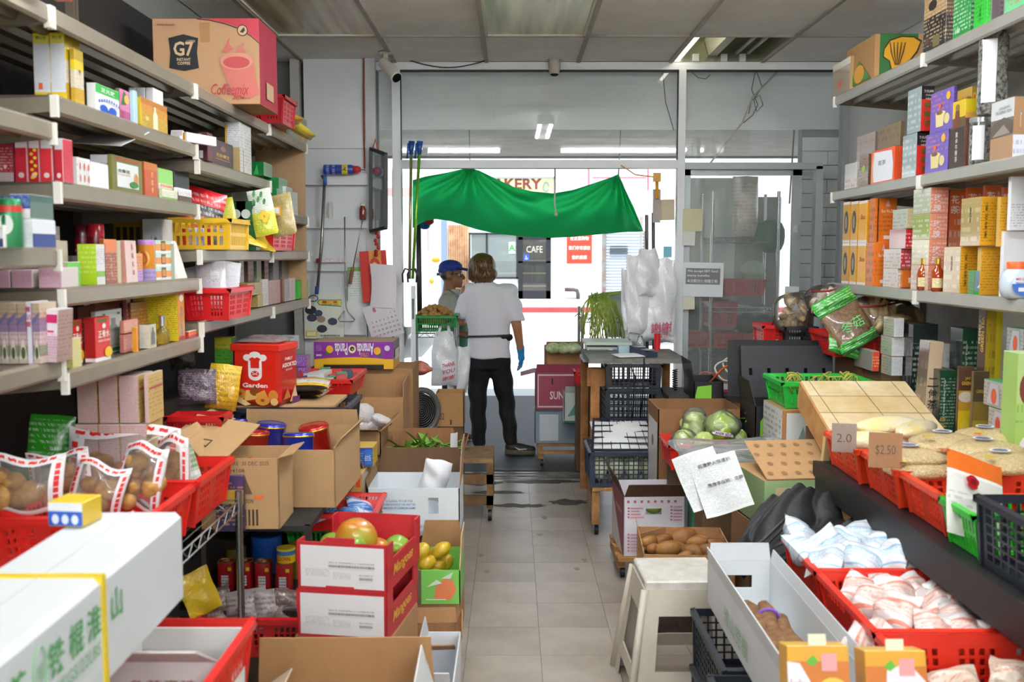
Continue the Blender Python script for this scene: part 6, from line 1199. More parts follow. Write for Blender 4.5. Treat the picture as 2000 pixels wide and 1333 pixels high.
ap=pbox('fruit_carton','purple and yellow citrus carton lying upside down','carton',((x0+x1)/2,Y,.905),w,d,h,[PK([(.36,'#f0b81e'),(1,pu)],r=.5),PK([(.4,'#e0a81e'),(1,'#5a2a62')],r=.5),PK('#bfa384',r=.8,coat=0)],
  [('p','f',[(0,.3),(1,.3),(1,.33),(.8,.4),(.5,.44),(.2,.41),(0,.36)],'#f0b81e'),('r','f',.12,.0,.88,.16,'#2a2018'),('r','f',.12,.16,.88,.2,'#c9961a'),('e','f',.2,.72,.045,.14,'#f2b82a'),('e','f',.80,.66,.045,.14,'#f2b82a'),('e','f',.165,.58,.025,.05,'#2f7a34'),('e','f',.83,.5,.025,.05,'#2f7a34'),
   ('t','f','Amanda',.65,.73,.15,'#f4ecf2',.21,.025,0,pi),('t','f','Panda',.345,.73,.15,'#f4ecf2',.16,.025,0,pi),('t','f','CITRUS',.64,.53,.05,'#f0b03a',.1,.01,0,pi),('e','f',.485,.73,.05,.16,'#e8b04a'),('e','f',.485,.73,.042,.135,'#f4f0ea'),('e','f',.485,.74,.028,.085,'#2a2220'),('e','f',.49,.72,.012,.03,'#e8b02a'),('e','f',.925,.76,.035,.1,'#e3d0e6'),('r','f',.03,.62,.1,.9,PK(pu,'#e6d0ea',6,14)),('r','f',.03,.48,.1,.54,'#e3d4e6'),('r','r',.2,.3,.8,.68,'#d9d2cc')])
pbox('kraft_carton','large kraft carton under the purple citrus carton','carton',(x_of(745,6.25,.7),6.25,.0),.40,.40,.903,[br]*3,[('r','r',.75,.4,.82,.6,'#3a2a1c')])
pbox('kraft_carton','kraft carton at the left under the purple citrus carton','carton',(x_of(640,6.25,.7)-.02,6.25,.0),.20,.36,.903,[CARD('#8a6846')]*3)
pbox('blue_box','blue carton with a white crest and vertical lettering','box',(x_of(688,4.5,.7),4.5,.652),.19,.15,.088,[PK([(1,'#1e4fa8')],'#a9c0e4',5,9,.2,.8),PK('#c9a82c'),PK('#c9a82a','#8a6a1a',4,4)],[('r','f',.8,.1,.97,.9,'#3c74c8'),('t','f','白兰氏',.88,.45,.3,'#e6eef8',.14),('e','f',.38,.5,.12,.34,'#173a7c')])
Y=4.36;x0,x1=x_of(607,Y,.6),x_of(707,Y,.6)
pbox('rice_stick_carton','tan carton with a green lobed label and red and green stripes','carton',((x0+x1)/2,Y,.44),x1-x0,.26,.205,[PK([(.5,'#c99a52'),(.54,'#2f7a3c'),(.58,'#c99a52'),(.62,'#b8402f'),(1,'#d6a55a')],'#6a4a24',7,8,.05,.3),'#8a6a48',PK('#d8b060')],[('p','f',[(.45,.62),(.75,.6),(.85,.75),(.8,.9),(.7,.98),(.5,.98),(.42,.9),(.48,.78)],'#1f5a2c'),('v','f','江西米',.6,.92,.11,.08,'#e8e0c0'),('r','f',.88,.72,.97,.98,'#e05a24')])
pbox('kraft_carton','kraft carton under the green label carton','carton',((x0+x1)/2,Y+.02,0),x1-x0,.24,.438,[CARD('#7a5c3c')]*3)
pbox('kraft_carton','kraft carton under the blue crest carton','carton',(x_of(690,4.6,.7),4.63,.0),.2,.09,.648,[CARD('#7a5c3c')]*3) if False else None
Y=4.98;x0,x1=x_of(757,Y,.5),x_of(893,Y,.5);dkb=CARD('#8a5f3c')
carton('greens_carton','brown carton of leafy greens with a cut hand hole',((x0+x1)/2,Y,.30),x1-x0,.38,.25,dkb,0,flaps=[('f',.075,-6,.03),('b',.13,4,.04),('r',.11,24),('l',.09,15)],holes=[('f',.48,.75,.62,.82),('b',.5,.75,.6,.8)])
pbox('kraft_carton','kraft carton base under the greens carton','carton',((x0+x1)/2,Y+.02,0),x1-x0-.03,.34,.298,[CARD('#6a4c30')]*3)
lf=[M(h_,.5,var=.2,vs=20) for h_ in ('#5f8f2c','#4a7a24','#7aa53a')]
def leaf(mb,p,d,L_,w,curl=.3,up=Vector((0,0,1))):
    d=Vector(d).normalized();s=d.cross(up);s=s.normalized() if s.length > 1e-3 else Vector((1,0,0));n=s.cross(d)
    def f(a,b): return Vector(p)+d*L_*b+s*w*(a-.5)*sin(pi*min(1,b*.92+.06))**.8-n*curl*L_*b*b+n*.25*w*abs(a-.5)*2
    mb.grid(f,2,5)
t=thing('leafy_greens','bunch of leafy greens heaped in the brown carton','vegetable',((x0+x1)/2,Y+.19,.53));g=random.Random(11)
for k in range(90):
    mb=MB();p=(g.uniform(-.15,.15),g.uniform(-.16,.14),g.uniform(.0,.08));leaf(mb,p,(g.uniform(-1,1),g.uniform(-1,.6),g.uniform(.1,.9)),g.uniform(.06,.11),g.uniform(.025,.05),g.uniform(.1,.5));part('leaf',mb,lf[k % 3],t,True)
mb=MB();mb.ball((0,0,-.05),(.15,.16,.08),12,6,noise=.15,seed=2);part('stems',mb,lf[1],t,True)
bag('paper_sheet','white paper sheet hanging inside the greens carton',(x_of(884,5.1,.6),5.14,.52),.09,.17,.01,M('#e3e5ea',.8),(0,.1,1.2),seed=140,wr=.15,cat='paper')
t=thing('low_trolley','low wooden trolley with casters beside the greens carton','trolley',(x_of(930,6.15,.2)-.02,6.15,0));wd=WOOD('#7c5c3a','#4f3822')
mb=MB();mb.box(-.14,.13,-.2,.22,.36,.385);part('top',mb,WOOD('#8f7350','#5f4628'),t)
for x in (-.12,.11):
    for y in (-.18,.2): mb=MB();mb.box(x-.02,x+.02,y-.02,y+.02,.08,.36);part('leg',mb,wd,t);mb=MB();mb.tube([(x-.012,y,.035),(x+.012,y,.035)],.034,12);part('caster',mb,M('#1c1c1e',.5),t,40)
for z in (.13,.26): mb=MB();mb.box(-.13,.12,-.2,-.18,z-.03,z+.03);mb.box(.11,.13,-.2,.2,z-.03,z+.03);part('rail',mb,wd,t)
Y=4.46;x0,x1=x_of(718,Y,.4),x_of(898,Y,.4);wc=M('#dfe6ea',.7,var=.05,vs=4);bl_='#3f86c0'
c=carton('white_produce_carton','white vegetable carton with blue lettering and a raised flap',((x0+x1)/2,Y,.34),x1-x0,.34,.22,wc,0,flaps=[('r',.2,3,.05,CARD('#a88a6a')),('l',.12,14,.02,CARD('#8a6a4a')),('b',.12,12,.02,CARD('#5f452c'))],inner=CARD('#8a6a4a'),holes=[('f',.66,.77,.45,.8)],
  items=[('t','f','IT IS ILLEGAL TO USE THIS',.33,.73,.045,bl_,.32,.01),('t','f','CARTON WITHOUT THE WRITTEN',.33,.655,.045,bl_,.38,.01),('t','f','PERMISSION OF SUPERIOR FARMS',.33,.58,.045,bl_,.38,.01),('t','f','WT LBS',.2,.17,.08,'#8fb4cc',.16,.015),('t','f','PRODUCE OF USA',.52,.19,.06,'#5f9ac0',.3,.01),('t','f','CALIFORNIA',.52,.08,.045,'#7fb0cc',.2),('t','f','EXTRA FANCY',.84,.06,.05,'#7fb0cc',.2),('r','f',.02,.31,.98,.315,'#b9c4c9'),('r','f',.84,.17,.98,.185,'#6fa8c8')])
pbox('kraft_carton','kraft carton under the white vegetable carton','carton',((x0+x1)/2,Y+.02,0),x1-x0-.03,.30,.338,[CARD('#6a4c30')]*3)
bag('tissue_paper','crumpled white paper spilling from the white vegetable carton',(x_of(838,4.6,.5),4.6,.47),.13,.2,.07,M('#dfe1e4',.7),(.1,.25,.2),seed=150,wr=.35,cat='paper')
Y=4.05;x0,x1=x_of(806,Y,.25),x_of(899,Y,.25);w=x1-x0
carton('mango_carton','open carton with a bright green panel and an orange mango drawing',((x0+x1)/2,Y,.165),w,.34,.145,PK('#7fc85a',r=.6),.0,inner=br,flaps=[('r',.13,2,.06,CARD('#c9b28c')),('b',.12,3,.02,br)],items=[('p','f',[(.45,.15),(.8,.12),(.92,.4),(.85,.7),(.65,.75),(.48,.5)],'#e8885a'),('p','f',[(.3,.5),(.62,.62),(.5,.72)],'#dff0d8'),('p','f',[(.6,.75),(.85,.95),(.8,.75)],'#dff0d8'),('r','f',.28,.12,.7,.15,'#e8f2e0'),('r','f',.0,.0,.18,1,'#6a5a4a')])
pbox('kraft_carton','kraft carton under the green panel mango carton','carton',((x0+x1)/2,Y+.01,0),w,.32,.163,[br]*3,[('r','f',.1,.1,.9,.9,br)])
ym=M('#d6b830',.35,h2='#b89020',vs=14,coat=.2)
for k,(u,v) in enumerate(((822,1080),(850,1085),(862,1075),(835,1100),(815,1112),(845,1122),(824,1130),(868,1100),(850,1108))):
    q=P(u,v,y=4.14+.08*((k*2) % 3));q.z=max(q.z,.22);lump('yellow_mango','small yellow mango in the green panel carton, %s' % ('back left','back middle','back right','middle left','far left','front right','front left','right edge','centre')[k],q,(.036,.032,.05),ym,160+k,.04,(.5*k,.7,k*.9),'fruit','small yellow mangoes')
def mango_box(label,z,rot):
    w,d,h=.285,.36,.148;rr=PK('#b8242c',r=.5)
    o=carton('red_mango_carton',label,(x_of(668,2.95,z+.07),2.95,z),w,d,h,rr,rot,inner=CARD('#b08a60'),cut={'r': h*.62,'l': h*.62},group='stacked red mango cartons',holes=[('f',.42,.62,.0,.12)],
      items=[('r','f',.035,.06,.965,.93,'#e3e3e4'),('r','f',.35,.44,.86,.60,PK('#d9d9da','#3a3636',1,60,.02,.98,amt=.9)),('r','f',.69,.20,.84,.36,PK('#d9d9da','#3a3636',1,50,.02,.98,amt=.9)),('r','f',.09,.28,.36,.46,PK('#e3e3e4','#6a6668',5,16,.05,.95)),('r','f',.4,.24,.6,.4,PK('#e3e3e4','#6a6668',6,14,.05,.95)),('t','r','Mangoes',.45,.34,.3,'#e8b93a',.6,.015,.3),('r','f',.99,.02,1,.98,'#8a1c22')])
    for s in (0,1):
        mb=MB();mb.box(w/2-.003,w/2+.003,(.0,d-.055)[s],(.055,d)[s],h*.5,h);part('corner_tab',mb,rr,o);mb=MB();mb.box(-w/2-.003,-w/2+.003,(.0,d-.055)[s],(.055,d)[s],h*.5,h);part('corner_tab',mb,rr,o)
    mb=MB();mb.box(-.05,.04,-.001,.006,h,h+.015);part('stack_tab',mb,rr,o)
    return o
mango_box('red and white mango carton, lower of the stack',.452,-.16);mango_box('red and white mango carton with big mangoes on top, upper of the stack',.601,-.18)
pbox('kraft_carton','kraft carton under the stacked mango cartons','carton',(x_of(668,2.95,.3),2.96,.0),.3,.34,.45,[br]*3,rot=-.16)
mg=M('#c8531f',.3,h2='#8fa02a',vs=7,coat=.3);gm2=M('#5f8a2a',.35,h2='#8fa83a',vs=8,coat=.2)
for k,(u,v,Y,r,m,lab) in enumerate(((698,1048,3.1,(.068,.056,.055),mg,'large red and green mango on top of the mango carton'),(778,1070,3.2,(.048,.045,.042),gm2,'green mango at the right of the mango carton'),(650,1062,3.24,(.045,.04,.036),gm2,'green mango behind the big red one'),(738,1080,3.18,(.05,.045,.04),mg,'reddish mango low in the mango carton'),(690,1075,3.05,(.05,.045,.04),gm2,'green mango under the big one'))):
    q=P(u,v,y=Y);q.z=max(q.z,.66);lump('mango',lab,q,r,m,180+k,.05,(0,.25,.5*k),'fruit','mangoes in the red carton',18,12)
o=carton('open_floor_carton','large open kraft carton in the foreground with white outer faces',(-.455,2.28,.0),.50,.42,.40,CARD('#b58a5c'),.02,flaps=[('b',.16,-4,.01,CARD('#b58a5c')),('r',.15,-14,.03,M('#dcdcda',.7)),('l',.14,-50,.05,CARD('#c8b49a')),('f',.15,75,.02,M('#cfc8bc',.7))])
lettering('EXPORT',(.22,.25,.45),(0,.92,.2),(.15,0,1),.06,M('#2b3a80',.6),o,w=.3,bold=.02)
carton('white_blue_carton','white carton with blue and red marks squeezed beside the aisle',(-.245,3.0,.0),.12,.5,.26,M('#d9dde2',.7),0,flaps=[('f',.09,30),('l',.06,10)],items=[('e','r',.3,.6,.08,.12,'#2b3a80'),('t','r','FRESH',.6,.4,.2,'#b04a44',.5)])
carton('kraft_carton','small open kraft carton behind the mango stack',(-.31,3.52,.0),.22,.3,.17,br,.05,flaps=[('r',.06,20),('b',.06,20),('f',.08,50)])
# ================================================================== RIGHT SIDE FLOOR DISPLAYS
BLK=M('#17181c',.45,var=.2);BCR=M('#1f242e',.4,var=.1)
t=thing('black_ledge','long black ledge carrying the upper row of red baskets','shelf',(1.53,3.0,0))
mb=MB();mb.box(-.28,.26,-1.1,1.06,.745,.77);part('deck',mb,BLK,t);mb=MB();mb.box(-.285,-.265,-1.1,1.06,.66,.772);part('front_board',mb,M('#1c1a1a',.55,var=.3,vs=12),t)
for y in (-1.05,1.0):
    mb=MB();mb.box(.2,.24,y-.02,y+.02,0,.745);part('leg',mb,BLK,t)
OR='#e2401f'
basket('orange_basket','orange-red basket of bagged corn on the black ledge',(1.50,3.61,.773),.46,.38,.13,OR,'slots',rot=-.03)
basket('orange_basket','orange-red basket of soybean bags on the black ledge, middle one',(1.52,3.26,.773),.48,.32,.13,OR,'slots',rot=-.03)
basket('orange_basket','orange-red basket of soybean bags on the black ledge, nearest one',(1.55,2.93,.773),.52,.31,.13,OR,'slots',rot=-.02)
basket('green_basket','bright green basket on the black ledge holding a rose tea pack',(1.53,2.70,.773),.5,.2,.13,'#2fb52c','wide')
basket('black_crate','black slatted crate on the black ledge at the right picture edge',(1.56,2.2,.773),.56,.48,.19,BCR,'grid',cat='crate',taper=.96)
for k,(u0,u1,v0,v1,Y,txt) in enumerate(((1625,1671,828,884,3.63,'2.0'),(1697,1759,846,915,3.27,'$2.50'))):
    x0,x1=x_of(u0,Y,.9),x_of(u1,Y,.9);zz=z_of(v1,Y)
    o=pbox('price_card','cardboard price card in the %s basket, handwritten' % ('corn','soybean')[k],'card',((x0+x1)/2,Y,zz),x1-x0,.005,z_of(v0,Y)-zz,[CARD(('#a8968a','#a9805c')[k])]*3,[('t','f',txt,.5,.5,.3,'#5a4a42',.6,-.005)],rot=-.25)
bean=M('#e6d3a4',.35,h2='#c0a068',vs=110,bump=.8,bs=200,coat=.5);cornm=M('#ecd98e',.35,h2='#e4dfd0',vs=14,bump=.5,bs=60,coat=.5)
def flatbag(name,label,c,w,l,t,mat,rz,seed,tilt=0,film_=False,patch=None,group=None):
    o=thing(name,label,'bag',c,(tilt,0,rz),group);mb=MB();mb.ball((0,0,0),(w/2,l/2,t/2),20,10,noise=.05,seed=seed);part('contents',mb,mat,o,True)
    if film_:
        mb=MB();pillow(mb,w*1.12,l*1.12,t*1.12,seed,14,14,.1);f=part('film',mb,GLASS('#f6f2ea',.12,.06),o,True);f.rotation_euler=(-pi/2,0,0);f.location=(0,-l*.56,0)
    for (dx,dy,r,col) in (patch or ()):
        mb=MB();n=16;mb.add([(dx+r*cos(q)*s_,dy+r*.75*sin(q)*s_,t*.56+.004) for s_ in (0,1) for q in (2*pi*i/n for i in range(n))],[(i,n+i,n+(i+1) % n) for i in range(n)]);part('printed_badge',mb,M(col,.4),o)
    return o
for k,(u,v,Y,rz) in enumerate(((1735,830,3.85,.3),(1700,862,3.75,-.2),(1790,840,3.8,.8))):
    q=P(u,v,y=Y);flatbag('corn_bag','clear bag of pale corn cobs in the first orange basket, %s' % ('back','front left','right')[k],(q.x,q.y,max(q.z,.86)),.3,.11,.07,cornm,rz,k,.1)
sb=[(1845,865,3.42,.1),(1775,892,3.36,-.2),(1930,855,3.5,.3),(1925,880,3.3,.1),(1800,915,3.32,.0),(1960,905,3.12,.2)]
for k,(u,v,Y,rz) in enumerate(sb):
    q=P(u,v,y=Y);flatbag('soybean_bag','clear bag of soybeans with a blue badge, %s' % ('at the middle','left front','upper right','right','low at the left','low at the right')[k],(q.x,q.y,max(q.z,.84)),.26,.2,.06,bean,rz,10+k,.05,patch=[(.0,.02,.035,'#e8e8ec'),(.0,.02,.026,'#26367c'),(-.09,-.05,.02,'#c9b62a'),(.1,-.03,.014,'#d8402a')][:4 if k != 3 else 2])
q=P(1930,955,y=2.8);o=bag('rose_tea_pack','white rose tea pack with an orange zip top in the green basket',(q.x-.03,2.80,.80),.2,.26,.04,bagmat([(.72,'#e2e0da'),(.76,'#f4f4f0'),(1,'#e2702a')],ink='#9aa0a0',rows=8,lo=.3,hi=.5,bump=.3),(-.5,.35,.2),seed=201,base_t=1)
for r,col,dz in ((.022,'#b01c24',0),(.011,'#7a1018',.003)): mb=MB();mb.poly([(-.03+r*cos(t_)*(1+.15*sin(5*t_)),-.026-dz,.165+r*sin(t_)) for t_ in (2*pi*i/16 for i in range(16))]);part('printed_rose',mb,M(col,.4),o)
for k in range(3): bag('clear_pack','clear printed pack in the black crate, %s' % ('left','middle','right')[k],(1.42+.12*k,2.45,.80),.14,.2,.05,bagmat([(1,'#b9b6b2')],ink='#7a8a5a',bump=.6),(-.4,.1*k,.3),seed=205+k,base_t=1)
Yw=4.08;t=thing('wooden_crate','pale wooden produce crate with a three plank wired lid','crate',(1.545,Yw,.775),(radians(17),0,-.03));ply=M('#dcc69a',.65,h2='#c2a26c',vs=7);W2,D2,H2=.235,.50,.125
for k in range(3):
    y0,y1=D2*k/3+.004,D2*(k+1)/3-.004;mb=MB();mb.box(-W2,W2,y0,y1,H2,H2+.006);part('plank',mb,M(('#e3d0a8','#dcc79c','#e8d8b2')[k],.65,h2='#c8ac78',vs=5),t)
mb=MB();mb.box(-W2,W2,0,.008,0,H2);part('front_board',mb,ply,t);mb=MB();mb.box(-W2,W2,D2-.008,D2,0,H2);part('back_board',mb,ply,t)
for s in (-1,1):
    mb=MB();mb.box(s*W2-.006,s*W2+.006,0,D2,0,H2);part('side_board',mb,M('#c99a5c',.65,h2='#a8743c',vs=9),t)
    mb=MB();mb.box(s*W2-.02,s*W2+.006,-.02,.015,-.1,H2-.01);part('corner_post',mb,M('#e0c48c',.6),t)
for x in (-.17,.04,.2): mb=MB();mb.tube([(x,-.002,.01),(x-.01,-.002,H2+.008),(x-.03,D2,H2+.008)],.0012,4);part('wire',mb,M('#6a6258',.4,metal=.7),t)
pbox('kraft_carton','kraft carton propping up the wooden crate','carton',(1.56,4.3,.0),.4,.26,.83,[CARD('#6a4e34')]*3)
basket('green_basket','bright green basket of vine stems behind the wooden crate',(1.50,4.66,.895),.44,.34,.125,'#2bb540','wide')
vm=M('#a8a048',.6);t=thing('vine_stems','pale curly vine stems in the green basket','vegetable',(1.5,4.82,.93));g=random.Random(5)
for k in range(16):
    p=Vector((g.uniform(-.17,.17),g.uniform(-.12,.12),.02));mb=MB();a=g.uniform(0,6);mb.tube([p+Vector((.05*cos(a)*s_+.02*sin(9*s_+k),.05*sin(a)*s_,.09*sin(pi*s_))) for s_ in (i/7 for i in range(8))],.004,5);part('stem',mb,vm,t,True)
pbox('fruit_label_carton','white and kraft carton with a green outlined label under the green basket','carton',(1.47,4.64,.70),.40,.34,.192,[PK('#b07a4a',r=.7),PK('#d9dcd8','#2f6a4a',4,6),'#b58a5c'],[('r','f',.06,.08,.94,.92,'#dfe3de'),('t','f','FRESH',.72,.4,.3,'#3f7a5c',.3,.02),('p','f',[(.18,.15),(.26,.6),(.3,.15)],'#8aa89a'),('e','f',.5,.75,.05,.1,'#33402c'),('e','f',.5,.3,.05,.1,'#5f8a3a')])
pbox('kraft_carton','dark kraft carton under the green outlined carton','carton',(1.47,4.66,0),.4,.32,.698,[CARD('#3a2d22')]*3)
for k,(x0,x1,Y,z0,hb) in enumerate(((1.24,1.76,5.02,.68,.17),(1.05,1.22,5.7,.70,.19))):
    o=carton('black_produce_carton',('large black carton with a raised flap, vent holes and lime leaf','small black carton with a lime leaf beside the larger one')[k],((x0+x1)/2,Y,z0),x1-x0,.34,hb,M('#1c1d20',.5,var=.1),0,flaps=[('l',.12,10)] if k else [('l',.13,12,.04)],items=[('p','f',[(.05,.1),(.05,.55),(.12,.85),(.26 if not k else .6,.9),(.26 if not k else .6,.45),(.2,.1)],'#7fc23a')] +([('p','f',[(.3,.0),(.45,.7),(.34,.1),(.5,.9),(.4,.0)],'#d9dce2')] if not k else []))
    if not k:
        mb=MB();mb.panel((-.25,.34,hb),(.25,.34,hb),(.25,.40,.445),(-.25,.40,.445),(0,.006,.001),[0]+sum([[.1+.2*i-.018,.1+.2*i+.018] for i in range(5)],[])+[1],[0,.42,.56,1],lambda i,j: not (i % 2 and j == 1));part('vented_flap',mb,M('#2a2b30',.5,var=.1),o)
        mb=MB();mb.panel((-.31,.42,hb),(.23,.42,hb),(.23,.45,.47),(-.31,.45,.47),(0,.006,.001),[0,1],[0,1],lambda i,j: True);part('rear_flap',mb,M('#141518',.5),o)
    pbox('kraft_carton','dark carton supporting the %s black carton' % ('large','small')[k],'carton',((x0+x1)/2,Y+.02,0),x1-x0-.04,.3,z0-.002,[CARD('#2a2420')]*3)
av=M('#b58f63',.8,var=.1);Y=4.02
o=pbox('avocado_carton','green and kraft export carton patterned with avocados','carton',(1.21,Y,.50),.36,.36,.20,[PK('#8fae78',r=.7),PK('#7f9a68',r=.7),av],[('p','f',[(.14,.2),(.62,.2),(.66,.5),(.62,.85),(.14,.85),(.1,.5)],'#d8c39a'),('t','f','EXPORT',.38,.64,.17,'#5a4a34',.36,.025),('t','f','QUALITY',.38,.38,.17,'#5a4a34',.4,.025)] +[('e','f',a_,b_,.03,.08,'#6f8f5c') for a_,b_ in ((.75,.7),(.85,.3),(.93,.75),(.05,.3))],rot=.12)
mb=MB();mb.prism([(-.17,.0,.203),(.18,.0,.203),(.2,.33,.30),(-.15,.33,.30)],(0,0,.004));fl=part('raised_flap',mb,av,o)
for i in range(6):
    for j in range(4):
        c=Vector((-.14+.06*i+.03*(j % 2),.04+.08*j,.2085+.0291*(.04+.08*j)*10.1));mb=MB();mb.poly([(c.x+.013*cos(q),c.y+.016*sin(q),c.z+.0047*sin(q)+.001) for q in (2*pi*n/10 for n in range(10))]);part('printed_avocado',mb,M('#8a6a48',.8),o)
carton('kraft_carton','opened kraft carton under the export carton',(1.21,4.02,.0),.38,.36,.498,CARD('#8a6a48'),.12)
paper=PK('#dfe3e2','#8a9090',26,30,.05,.95,.7,0)
for k,(u,v,rx,rz,sw,sh) in enumerate(((1425,998,-.55,.35,.2,.25),(1395,985,-.5,.55,.19,.24))):
    q=P(u,v,y=4.0+.06*k);mb=MB();mb.grid(lambda a,b: ((a-.5)*sw,.012*sin(5*a+3*b),b*sh),8,8);o=solo('newspaper_sheet',mb,paper,'Chinese newspaper sheet propped by the cartons, %s' % ('front','rear')[k],'newspaper',(q.x,q.y-.02,q.z),(rx,-.3,rz-.4),smooth=True)
    if k == 0:
        lettering('若遭野火惊遭扒',(.0,-.018,sh*.86),(1,0,0),(0,.05,1),.017,M('#3a3a3a',.8),o,w=.14,lift=-.004);lettering('應應李在明：北韓',(.02,-.02,sh*.5),(1,0,0),(0,.05,1),.017,M('#3a3a3a',.8),o,w=.15,lift=-.004)
cloth=M('#131418',.6,var=.3,vs=6,bump=.5,bs=26)
jk=thing('black_jacket','black padded jacket draped over the cartons','jacket',(1.08,3.62,.40))
def drape(a,b):
    (ut,vt),(ub,vb)=((1470+a*215,1010-62*sin(pi*min(1,a*1.05))**.8+10*a),(1415+a*285,1108-a*22+14*sin(pi*a)))
    q=P(ut+(ub-ut)*b,vt+(vb-vt)*b,y=3.86-.30*b-.02*a);f_=a*9+b*5+1.2*sin(6*b+3*a)
    return q+Vector((0,-.02,.03*abs(sin(f_))**.6+.016*abs(sin(2.3*f_+4*b))-.02))-jk.location
mb=MB();mb.grid(drape,80,50);mb.grid(lambda a,b: drape(1-a,b)+Vector((0,.02,-.03)),30,20);part('body',mb,cloth,jk,True)
mb=MB();mb.grid(lambda a,b: P(1420+240*a,1104-78*a-30*sin(pi*a)*(1-b)+6*sin(9*a),y=3.50+.14*a)+Vector((0,-.02-.05*sin(pi*b),.055*(b-.5)+.012*abs(sin(11*a+3*b))))-jk.location,40,12);part('sleeve',mb,cloth,jk,True)
for k in range(2):
    mb=MB();mb.tube([P(1425+a*110,1105-a*70+10*sin(4*a)-14*k,y=3.46+.08*a)-jk.location for a in (i/10 for i in range(11))],.006,5);part('seam',mb,M('#2a2b30',.5),jk,True)
pbox('kraft_carton','kraft carton under the black jacket','carton',(1.12,3.5,.0),.34,.4,.47,[CARD('#2f2720')]*3)
carton('cucumber_carton','kraft carton of cucumbers under clear film',(1.12,4.55,.56),.5,.22,.1,CARD('#b08a62'),.05)
for k in range(5): lump('cucumber','dark green cucumber under the film, %s from the left' % ORD[k],(1.0+.075*k,4.62,.665),(.055,.022,.02),M('#2f6a24',.35,coat=.3),220+k,.03,(0,0,.15*k),'vegetable','cucumbers in film')
bag('clear_film','crumpled clear plastic film over the cucumber carton',(1.08,4.50,.68),.62,.24,.09,GLASS('#eef2f2',.22,.1),(-1.35,.0,.08),seed=226,wr=.5,nu=26,nv=18,cat='film')
pbox('kraft_carton','green and kraft carton under the cucumber carton','carton',(1.12,4.57,0),.46,.2,.558,[CARD('#6a5238')]*3)
basket('red_basket','red basket of wrapped lettuce',(.93,4.9,.545),.28,.3,.13,'#d8261e','slots')
carton('lettuce_carton','tall brown and white carton behind the wrapped lettuce',(1.0,5.25,.0),.44,.4,.80,CARD('#8a623e'),0,items=[('r','l',.08,.05,.92,.9,'#d3d8da'),('e','l',.5,.75,.1,.04,'#3a2c20')])
pbox('kraft_carton','kraft carton under the red lettuce basket','carton',(.95,4.93,0),.26,.26,.543,[CARD('#5a442e')]*3,[('r','f',.05,.1,.95,.8,'#cfc9c9')])
def lettuce_(label,c,r,mat,seed,noise,cat,group,n,m):
    mb=MB();N_,M_=36,24;rr=r[0]
    def f(a,b):
        th,ph=2*pi*a,pi*(.02+.96*b);k=1+.09*abs(sin(2.5*th+2.2*ph+seed))-.07*abs(sin(4*th-3*ph+seed*2))+.025*sin(17*th+9*ph)*sin(13*ph)
        return Vector((rr*k*cos(th)*sin(ph),rr*k*sin(th)*sin(ph),rr*.92*k*cos(ph)))
    mb.grid(f,N_,M_);return solo('lettuce',mb,mat,label,cat,c,(0,0,0),group,True)
lt=M('#c9d88c',.3,h2='#a3bd58',vs=9,bump=1,bs=11,coat=.8)
for k,(u,v,Y,r) in enumerate(((1357,832,5.15,.075),(1410,835,5.05,.085),(1335,858,5.02,.05),(1375,862,4.98,.05),(1440,855,5.1,.05))):
    q=P(u,v,y=Y);o=lettuce_( 'film wrapped pale green lettuce, %s' % ('upper left','large right one with a purple label','lower left','lower middle','small one at the right')[k],q,(r,r*.95,r*.9),lt if k != 1 else M('#a3bd4a',.3,h2='#7f9f30',vs=8,bump=1,bs=10,coat=.8),230+k,.09,cat='vegetable',group='film wrapped lettuces',n=20,m=14)
    if k < 3:
        mb=MB();mb.ball((0,0,0),(r*1.15,r*1.08,r*1.05),26,16,noise=.16,seed=k+7);part('film',mb,GLASS('#f4f8f4',.12,.08),o,True)
    if k == 1:
        mb=MB();mb.grid(lambda a,b: (.088*sin((a-.5)*1.3)-.01,-.0865*cos((a-.5)*1.3),-.03+.02*b-.02*(a-.5)),8,1);lb=part('brand_label',mb,M('#efeef2',.4),o);lettering('ANDY BOY',(-.01,-.0885,-.02),(1,.0,-.2),(.1,0,1),.014,M('#6a2a8a',.4),o,w=.085,bold=.03)
for k in range(3):
    t=thing('herb_bunch','small bunch of green herbs behind the lettuce, %s' % ('left','middle','right')[k],'vegetable',(1.27+.05*k,5.22,.74));
    for i in range(10): mb=MB();leaf(mb,(0,0,0),(g.uniform(-1,1),g.uniform(-1,1),g.uniform(.2,1)),.06,.025);part('leaf',mb,lf[i % 3],t,True)
Y=4.86;x0,x1=x_of(1218,Y,.3),x_of(1338,Y,.3)
